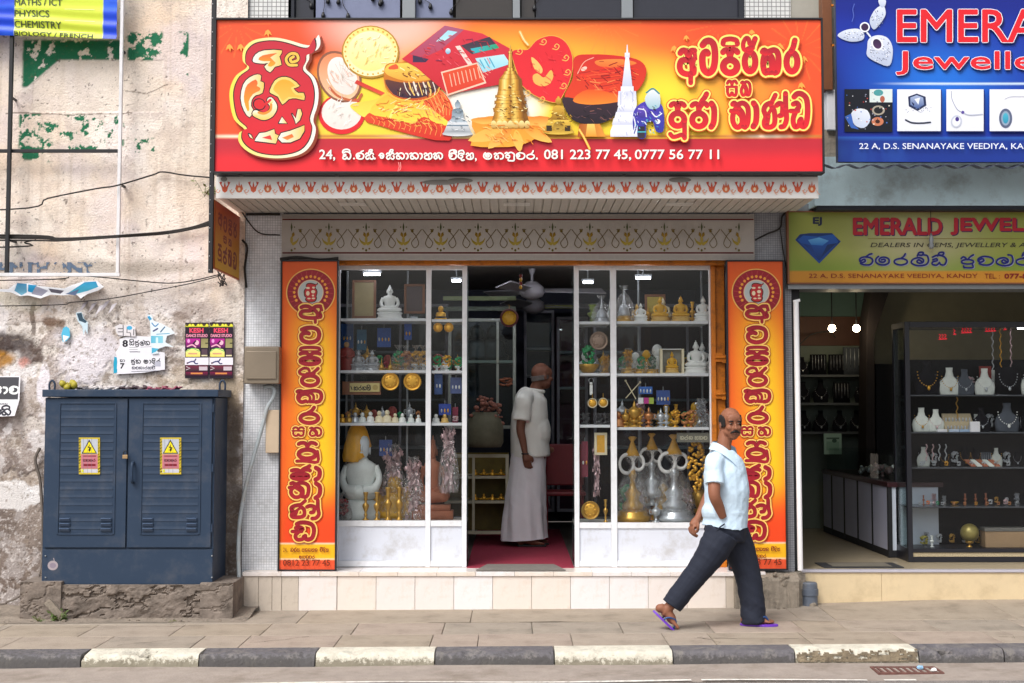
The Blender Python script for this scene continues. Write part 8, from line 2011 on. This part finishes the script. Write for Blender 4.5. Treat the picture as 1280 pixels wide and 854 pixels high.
def head(mb,c,yaw,s=1.0,chin=True):
 rot=Matrix.Rotation(yaw,3,'Z')
 def e(p,r,n=16,m=12):
  q=Vector(p)*s;q.rotate(rot);mb.ell(c+q,tuple(x*s for x in r),n,m,rot=rot)
 e((0,.012,.035),(.074,.092,.088));e((0,-.025,-.035),(.058,.062,.075));e((0,-.045,-.082),(.034,.032,.026));e((0,-.06,.045),(.055,.03,.04))
 e((0,-.088,-.012),(.011,.018,.028),10,8);e((0,-.100,-.026),(.017,.016,.012),10,8)
 for k in(-1,1):
  e((k*.034,-.062,-.022),(.022,.022,.022));e((k*.076,.008,-.005),(.009,.018,.03),8,6);e((k*.03,-.076,.028),(.022,.012,.007),10,6);e((k*.042,-.02,-.055),(.022,.04,.03));e((k*.029,-.074,.008),(.014,.010,.008),8,6)
 e((0,-.083,-.056),(.021,.012,.006),10,6);e((0,-.082,-.066),(.018,.012,.007),10,6)
def facepart(c,yaw,s,p,r,n=10,m=6):
 rot=Matrix.Rotation(yaw,3,'Z');q=Vector(p)*s;q.rotate(rot);mb=MB();mb.ell(c+q,tuple(x*s for x in r),n,m,rot=rot);return mb
def fingers(mb,base,along,side,palm,s=1.0,curl=1.0,nrm=None):
 """four fingers and a thumb: base = knuckle centre, along = finger direction, side = towards the thumb, palm = palm direction"""
 along,side,palm=along.normalized(),side.normalized(),palm.normalized()
 for i,(L,off)in enumerate(((.072,.030),(.08,.010),(.074,-.010),(.058,-.029))):
  p=base+side*off*s;d=along.copy();pts=[p-along*.02*s,p]
  for j,seg in enumerate((.45,.32,.23)):
   a=curl*(.75 if j==0 else .95)*(1+.08*i);d=(d*math.cos(a)+palm*math.sin(a));
   al2=along
   pts.append(pts[-1]+d.normalized()*L*seg*s)
   palm_new=(palm*math.cos(a)-al2*math.sin(a)).normalized()if False else palm
   ax=along.cross(palm).normalized();d=Matrix.Rotation(curl*(.55+.35*j)*(1+.06*i),3,ax)@(pts[-1]-pts[-2]).normalized()
  mb.tube(curve_pts(pts,3),[.0095*s]*(3*(len(pts)-1))+[.0075*s],n=8)
 tb_=base-along*.05*s+side*.032*s
 mb.tube(curve_pts([tb_,tb_+side*.02*s+along*.02*s+palm*.008*s,tb_+side*.018*s+along*.045*s+palm*.024*s,tb_+side*.002*s+along*.062*s+palm*.034*s],3),[.013*s]*4+[.0115*s]*3+[.0105*s]*2+[.009*s],n=8)
def foot(mb,heel,toe_dir,side,up,L=.235):
 """bare foot: heel position is the ground contact"""
 f,s_,u=toe_dir.normalized(),side.normalized(),up.normalized()
 def P(a,b,c):return heel+f*a*L+s_*b*L+u*c*L
 mb.tube(curve_pts([P(.04,0,.14),P(.25,0,.17),P(.5,.01,.14),P(.76,.02,.075)],4),[.028,.03,.031,.032,.032,.033,.034,.035,.036,.035,.032,.028,.02],n=12)
 mb.ell(P(.08,0,.1),(.032,.03,.03),12,8)
 for i,(b,l,r)in enumerate(((.13,.98,.0125),(.06,.97,.0095),(.005,.94,.009),(-.05,.90,.0085),(-.10,.85,.008))):
  mb.tube(curve_pts([P(.68,b*.8,.07),P((l+.7)/2,b,.07),P(l,b,.04)],3),[r*1.15,r*1.1,r,r,r,r*.95,r*.85][:7],n=8)
skin1=mat('brown_skin','#8c5c46',rough=.55,var=.08,scale=12,spec=.3);skin2=mat('brown_skin_older','#7d5342',rough=.55,var=.08,scale=12,spec=.3)
M_hair=mat('black_hair','#1c1717',rough=.8,var=.25,scale=80);M_ghair=mat('grey_hair','#6a6460',rough=.8,var=.2,scale=80)
# ---------------- the walking man.  q(px,py,dy): point near his plane
YM=-.90
def q(px,py,dy=0.0):v=at(px,py,YM);return Vector((v.x,YM+dy,v.z))+Vector(((v.x-0)*dy/9.6,0,(v.z-CAM.z)*dy/9.6))
gnd=pz(q(905,785).x)+.001
wm=thing('person','man in a pale blue shirt and dark trousers walking right, face turned to the street','person',(q(905,785).x,YM,gnd))
hc=q(913.5,531);YAW=R(12)
b=MB()
head(b,hc,YAW,.98)
limb(b,[hc+Vector((-.02,.02,-.02)),q(905,556),q(903,574)],[.052,.051,.07])
limb(b,[q(903,572),q(906,600),q(908,635),q(908,668)],[.10,.125,.12,.125]);
SN,SF=q(893,579,-.13),q(908,577,.14)
b.ell(SN,.055);b.ell(SF,.055);limb(b,[SN,SF],[.06,.06])
EN=q(893,619,-.2);WN=q(904,647,-.15)
limb(b,[SN,(SN+EN)/2,EN,(EN+WN)/2,WN],[.053,.046,.041,.037,.027]);b.ell(q(908,656,-.12),(.03,.02,.045))
EF=q(887,617,.17);WF=q(872.5,648,.08)
limb(b,[SF,(SF+EF)/2,EF,(EF+WF)/2,WF],[.053,.046,.04,.034,.025])
hd=(q(864,661,.06)-WF).normalized();sd=Vector((.35,-.9,.1));pd=Vector((-.75,-.2,-.2))
limb(b,[WF,WF+hd*.03,WF+hd*.07],[.025,.034,.032]);b.ell(WF+hd*.055,(.030,.028,.034),12,8)
fingers(b,WF+hd*.088,hd,sd,Vector((.75,.2,-.55)),1.0,.95)
HN,HF=q(905,668,-.085),q(913,668,.085)
KN,AN=q(876,712,-.09),q(838,757,-.08)
KF_,AF=q(934,715,.08),q(941,770,.07)
limb(b,[HN,(HN+KN)/2,KN],[.10,.08,.056]);limb(b,[KN,(KN+AN)/2,AN],[.054,.052,.034])
limb(b,[HF,(HF+KF_)/2,KF_],[.10,.08,.056]);limb(b,[KF_,(KF_+AF)/2,AF],[.054,.052,.034])
fh=q(817.5,764,-.08);ft=q(843,788.5,-.08);fd=(ft-fh).normalized();fup=Vector((-fd.z,0,fd.x))*(1 if fd.x>0 else-1)
foot(b,fh+fup*.022,fd,Vector((0,-1,0)),fup,.205)
limb(b,[AN,q(832,764,-.08),fh+fup*.05+fd*.05],[.036,.036,.036])
fh2=q(928,783.5,.07);fh2 .z=gnd+.016;fd2=Vector((1,-.18,0)).normalized()
foot(b,fh2,fd2,Vector((.18,1,0)),Vector((0,0,1)),.225);limb(b,[AF,AF+Vector((-.02,0,-.05)),fh2+Vector((.03,0,.05))],[.035,.036,.036])
co,fs=voxel(b,.0055,2)
body=mesh_from('body',co,fs,skin1,wm,wloc(wm))
def hairband(c,yaw,s,top,front,m,par,bald=True,low=-.045):
 rot=Matrix.Rotation(yaw,3,'Z');mb=MB();N_,M_=26,8;vs=[];fs_=[]
 a0,a1=R(-35+front),R(215-front)
 for sh in(1.0,.90):
  for i in range(N_+1):
   a=a0+(a1-a0)*i/N_
   for j in range(M_+1):
    t=j/M_;u_=abs(2*i/N_-1);h=low*(1-.55*u_**4)+((top-.022*(1-u_))*(1-.5*u_**10)-low*(1-.55*u_**4))*t+(.018*math.cos(a*1.0)**2 if j==0 else 0);zz=max(-1,min(1,(h-.035)/.094));r=math.sqrt(max(.05,1-zz*zz))
    if h<.03:r=1-.1*((.03-h)/.08)
    p=Vector((.081*r*math.cos(a),.012+.099*r*math.sin(a),h))*s*sh
    if sh<1:p=p
    p.rotate(rot);vs.append(c+p)
 K=(N_+1)*(M_+1)
 for i in range(N_):
  for j in range(M_):
   k=i*(M_+1)+j;f=(k,k+M_+1,k+M_+2,k+1);fs_.append(f);fs_.append(tuple(K+x for x in f[::-1]))
 for i in range(N_):k=i*(M_+1);fs_.append((k,K+k,K+k+M_+1,k+M_+1));k+=M_;fs_.append((k,k+M_+1,K+k+M_+1,K+k))
 for j in range(M_):fs_.append((j,j+1,K+j+1,K+j));k=N_*(M_+1)+j;fs_.append((k,K+k,K+k+1,k+1))
 mb.add(vs,fs_);return mb.build('hair',m,par,smooth=True)
hairband(hc,YAW,.98,.080,-2,M_hair,wm)
mo=MB();rot=Matrix.Rotation(YAW,3,'Z')
pp=[]
for k in range(-4,5):v=Vector((k*.0088,-.100+abs(k)*.0045,-.043-abs(k)*.0034-(.003 if abs(k)>3 else 0)))*.98;v.rotate(rot);pp.append(hc+v)
mo.tube(pp,[.0035,.006,.0075,.008,.0078,.008,.0075,.006,.0035],n=8);mo.build('moustache',M_hair,wm,smooth=True)
for k in(-1,1):
 facepart(hc,YAW,.98,(k*.031,-.089,.026),(.018,.005,.0045)).build('eyebrow',M_hair,wm,smooth=True)
 e_=facepart(hc,YAW,.98,(k*.030,-.081,.008),(.011,.006,.0042)).build('eye',mat('shaded_eye_white','#7d6c60',rough=.3),wm,smooth=True)  # eye whites coloured brown to carry the shade of the sockets
 facepart(hc,YAW,.98,(k*.030+.002,-.0865,.008),(.0055,.0025,.0052)).build('iris',mat('dark_iris','#1a100c',rough=.2),e_,smooth=True)
facepart(hc,YAW,.98,(0,-.094,-.061),(.018,.005,.0028)).build('lips',mat('lip_brown','#6e3d34',rough=.5),wm,smooth=True)
sh_=MB()
limb(sh_,[q(904,562),q(904,573),q(906,590),q(908,615),q(908,640),q(906,660)],[.075,.13,.155,.158,.152,.165],n=20)
sh_.ell(q(901,600,0),(.115,.155,.14),16,12);sh_.ell(q(920,612,0),(.095,.14,.20),16,12);sh_.ell(q(896,640,0),(.11,.15,.10),16,10);sh_.ell(q(912,640,0),(.125,.155,.10),16,10)
limb(sh_,[q(903,571,-.02),SN+Vector((0,0,.004)),SN+(EN-SN)*.30,SN+(EN-SN)*.68],[.062,.066,.066,.072],n=16)
limb(sh_,[q(904,571,.02),SF+Vector((0,0,.008)),SF+(EF-SF)*.30,SF+(EF-SF)*.72],[.07,.072,.072,.078],n=16)
co,fs=voxel(sh_,.0065,4)
zlo=q(905,661).z
co=offset(co,fs,folds(co,.007,6,5,(0,1,.8))+folds(co,.0025,15,6,(0,1,-.7))-.009+.0015*(fbm(co[:,0]*30,co[:,2]*14,8,3)-.5))
co[:,2]=np.maximum(co[:,2],zlo-.012*np.sin(co[:,0]*30))
M_shirt=mat('pale_blue_shirt','#c9dff0',rough=.8,var=.03,bump=.25,bscale=25,sheen=.2)
sh=mesh_from('shirt',co,fs,M_shirt,wm,wloc(wm))
cl=MB()
for k in(-1,1):
 p0=q(897,556,-.06*1)if k<0 else q(912,556,.05);
pts=[q(917,572,-.095),q(908,563,-.10),q(899,557,-.085),q(893,555,-.02),q(896,554,.05),q(908,556,.085),q(918,562,.06)]
P=curve_pts(pts,4);vs=[]
for i,p in enumerate(P):t=i/(len(P)-1);wd=.036+.022*(abs(t-.5)*2)**2;out=(p-q(907,560));out.z=0;out.normalize();vs+=[p+Vector((0,0,.014))+out*.012,p+out*.040+Vector((0,0,-wd))]
cl.add(vs+[v+Vector((0,0,0))-((v-q(907,560))*.05)for v in vs],[(2*i,2*i+1,2*i+3,2*i+2)for i in range(len(P)-1)]+[(2*len(P)+2*i,2*len(P)+2*i+2,2*len(P)+2*i+3,2*len(P)+2*i+1)for i in range(len(P)-1)])
cl.build('collar',M_shirt,sh,smooth=True)
tr=MB()
limb(tr,[q(907,653),q(907,663),q(906,675)],[.135,.14,.135],n=20)
limb(tr,[q(903,668,-.07),q(893,686,-.085),KN+Vector((.01,0,.02)),q(858,733,-.085),q(843,752,-.08),q(839.5,757,-.08)],[.115,.108,.088,.078,.072,.074],n=18)
limb(tr,[q(915,668,.06),q(925,690,.075),KF_,q(939,745,.075),q(941.5,772,.07),q(942,777,.07)],[.12,.108,.092,.086,.085,.087],n=18)
co,fs=voxel(tr,.0065,3)
msk=.5+.9*sstep(q(0,690).z,q(0,660).z,co[:,2])+.8*sstep(q(0,735).z,q(0,770).z,co[:,2])
co=offset(co,fs,folds(co,.008,7,15,(0,1,1.4),msk)+folds(co,.002,17,19,(0,1,-.9),msk))
M_trou=mat('charcoal_trousers','#1a2030',rough=.85,var=.1,scale=20,bump=.15,bscale=60)
trs=mesh_from('trousers',co,fs,M_trou,wm,wloc(wm))
pk=MB();pk.tube(curve_pts([q(896,664,-.165),q(900,659,-.17),q(906,655,-.165)],4),.005,n=6);pk.build('pocket_edge',M_trou,trs,smooth=True)
M_purp=mat('purple_rubber','#6a34b8',rough=.5,var=.06);M_strap=mat('blue_strap','#2c4f86',rough=.5)
def sandal(heel,f,s_,u,L,tk=.016):
 sd=thing('x',None,None)if 0 else None
 mb=MB();out=[];n=26
 for i in range(n):
  a=6.283*i/n;x=.5-.53*math.cos(a);y=.19*math.sin(a)*(1.0+.22*(x-.4))
  out.append((x,y))
 vs=[heel+f*x*L+s_*y*L+u*dz for dz in(0,-tk)for x,y in out]
 mb.add(vs,[tuple(range(n)),tuple(n+i for i in range(n))[::-1]]+[(i,(i+1)%n,n+(i+1)%n,n+i)for i in range(n)])
 o=mb.build('sandal',M_purp,wm,bevel=.003)
 st=MB();A_=heel+f*.80*L+s_*.04*L
 for k in(-1,1):st.tube(curve_pts([A_,heel+f*.66*L+s_*k*.09*L+u*.052,heel+f*.42*L+s_*k*.19*L+u*.032,heel+f*.36*L+s_*k*.19*L],4),.0065,n=7)
 st.build('strap',M_strap,o,smooth=True)
sandal(fh+fup*.006,fd,Vector((0,-1,0)),fup,.225,.014)
sandal(Vector((fh2 .x-.01,fh2 .y,gnd+.016)),fd2,Vector((-.18,-1,0)).normalized()*-1,Vector((0,0,1)),.25,.015)
# ---------------- the standing old man inside
YO=1.95
def r_(px,py,dy=0.0):v=at(px,py,YO);return Vector((v.x,YO+dy,v.z))
om=thing('person','old man in a white shirt and long white sarong standing in the shop doorway','person',(r_(657,683).x,YO,FL+.005))
hc2=r_(677.5,471);Y2=R(118)
b=MB();head(b,hc2,Y2,1.02)
limb(b,[hc2+Vector((-.02,0,-.02)),r_(670,487),r_(664,500)],[.058,.06,.08]);limb(b,[r_(664,500),r_(663,530),r_(664,560),r_(662,590)],[.12,.15,.15,.13])
s1,s2=r_(655,500,-.17),r_(668,500,.17);b.ell(s1,.058);b.ell(s2,.058);limb(b,[s1,s2],[.07,.07])
e1,w1=r_(650.5,536,-.2),r_(656,565,-.21)
limb(b,[s1,(s1+e1)/2,e1,(e1+w1)/2,w1],[.055,.046,.04,.034,.026]);e2,w2=r_(672,538,.2),r_(684,560,.1);limb(b,[s2,(s2+e2)/2,e2],[.055,.046,.037]);limb(b,[e2,w2],[.036,.026]);b.ell(w2+Vector((.03,0,-.02)),(.04,.025,.03))
hd=(r_(660,585,-.21)-w1).normalized();limb(b,[w1,w1+hd*.04,w1+hd*.075],[.026,.034,.036]);b.ell(w1+hd*.06,(.03,.022,.04),12,8)
fingers(b,w1+hd*.09,hd,Vector((.9,-.3,.25)),Vector((.3,.9,.1)),1.0,.35)
for dy in(-.08,.08):limb(b,[r_(660,590,dy),r_(656,635,dy),r_(655,672,dy)],[.09,.06,.04])
for(px,dy,L)in((648,-.09,.24),(652,.07,.25)):
 hp_=r_(px,682,dy);hp_.z=FL+.02;foot(b,hp_,Vector((1,-.12,0)),Vector((0,1 if dy>0 else-1,0)),Vector((0,0,1)),L);limb(b,[r_(656,668,dy),hp_+Vector((.04,0,.05))],[.04,.038])
co,fs=voxel(b,.0075,2);mesh_from('body',co,fs,skin2,om,wloc(om))
hairband(hc2,Y2,1.02,.02,10,M_ghair,om)
sm_=MB();limb(sm_,[r_(667,487),r_(664,497),r_(662,520),r_(662,550),r_(663,571)],[.085,.14,.165,.17,.178],n=20);sm_.ell(r_(668,540),(.15,.16,.2),16,12)
limb(sm_,[r_(662,496,-.05),s1+Vector((0,0,.006)),s1+(e1-s1)*.4,s1+(e1-s1)*.72],[.07,.075,.075,.08],n=16);limb(sm_,[r_(664,496,.05),s2,s2+(e2-s2)*.4,s2+(e2-s2)*.72],[.07,.075,.075,.08],n=16)
co,fs=voxel(sm_,.008,4);co=offset(co,fs,folds(co,.006,6,25,(0,1,.3)));co[:,2]=np.maximum(co[:,2],r_(0,571.5).z)
M_osh=mat('white_cotton','#f0f0e8',rough=.85,var=.03,bump=.2,bscale=25);os_=mesh_from('shirt',co,fs,M_osh,om,wloc(om))
cl=MB();P=[r_(668,488)+Vector((.085*math.cos(a*.3142),.08*math.sin(a*.3142),-.012*math.cos(a*.3142)))for a in range(20)];cl.tube(P,.016,n=8,closed=True);cl.build('collar',M_osh,os_,smooth=True)
sg=MB();limb(sg,[r_(661,562),r_(660,580),r_(657,620),r_(655,660),r_(655,676)],[.155,.165,.182,.20,.212],n=24);co,fs=voxel(sg,.008,3)
a_=co[:,2];ctr=r_(657,600).x;co=offset(co,fs,.010*np.sin(np.arctan2(co[:,1]-YO,co[:,0]-ctr)*9+co[:,2]*4)*sstep(1.0,.4,co[:,2])+folds(co,.007,5,33,(0,1,.7)));co[:,2]=np.maximum(co[:,2],r_(0,673.5).z+.018*np.sin((co[:,0]-ctr)*4))
mesh_from('sarong',co,fs,mat('white_sarong','#f2f0f4',rough=.85,var=.03,bump=.2,bscale=20),om,wloc(om))
for dy in(-.2,):
 mb=MB();mb.tube([w1+Vector((.029*math.cos(k*.6283),.029*math.sin(k*.6283),-.01))for k in range(10)],.006,n=6,closed=True);mb.build('bracelet',M_black,om,smooth=True)
for px,dy in((648,-.09),(652,.07)):
 hp_=r_(px,682,dy);mb=MB();mb.box(hp_.x-.01,hp_.x+.25,hp_.y-.045,hp_.y+.045,FL+.005,FL+.018);mb.build('slipper',M_black,om,bevel=.006)
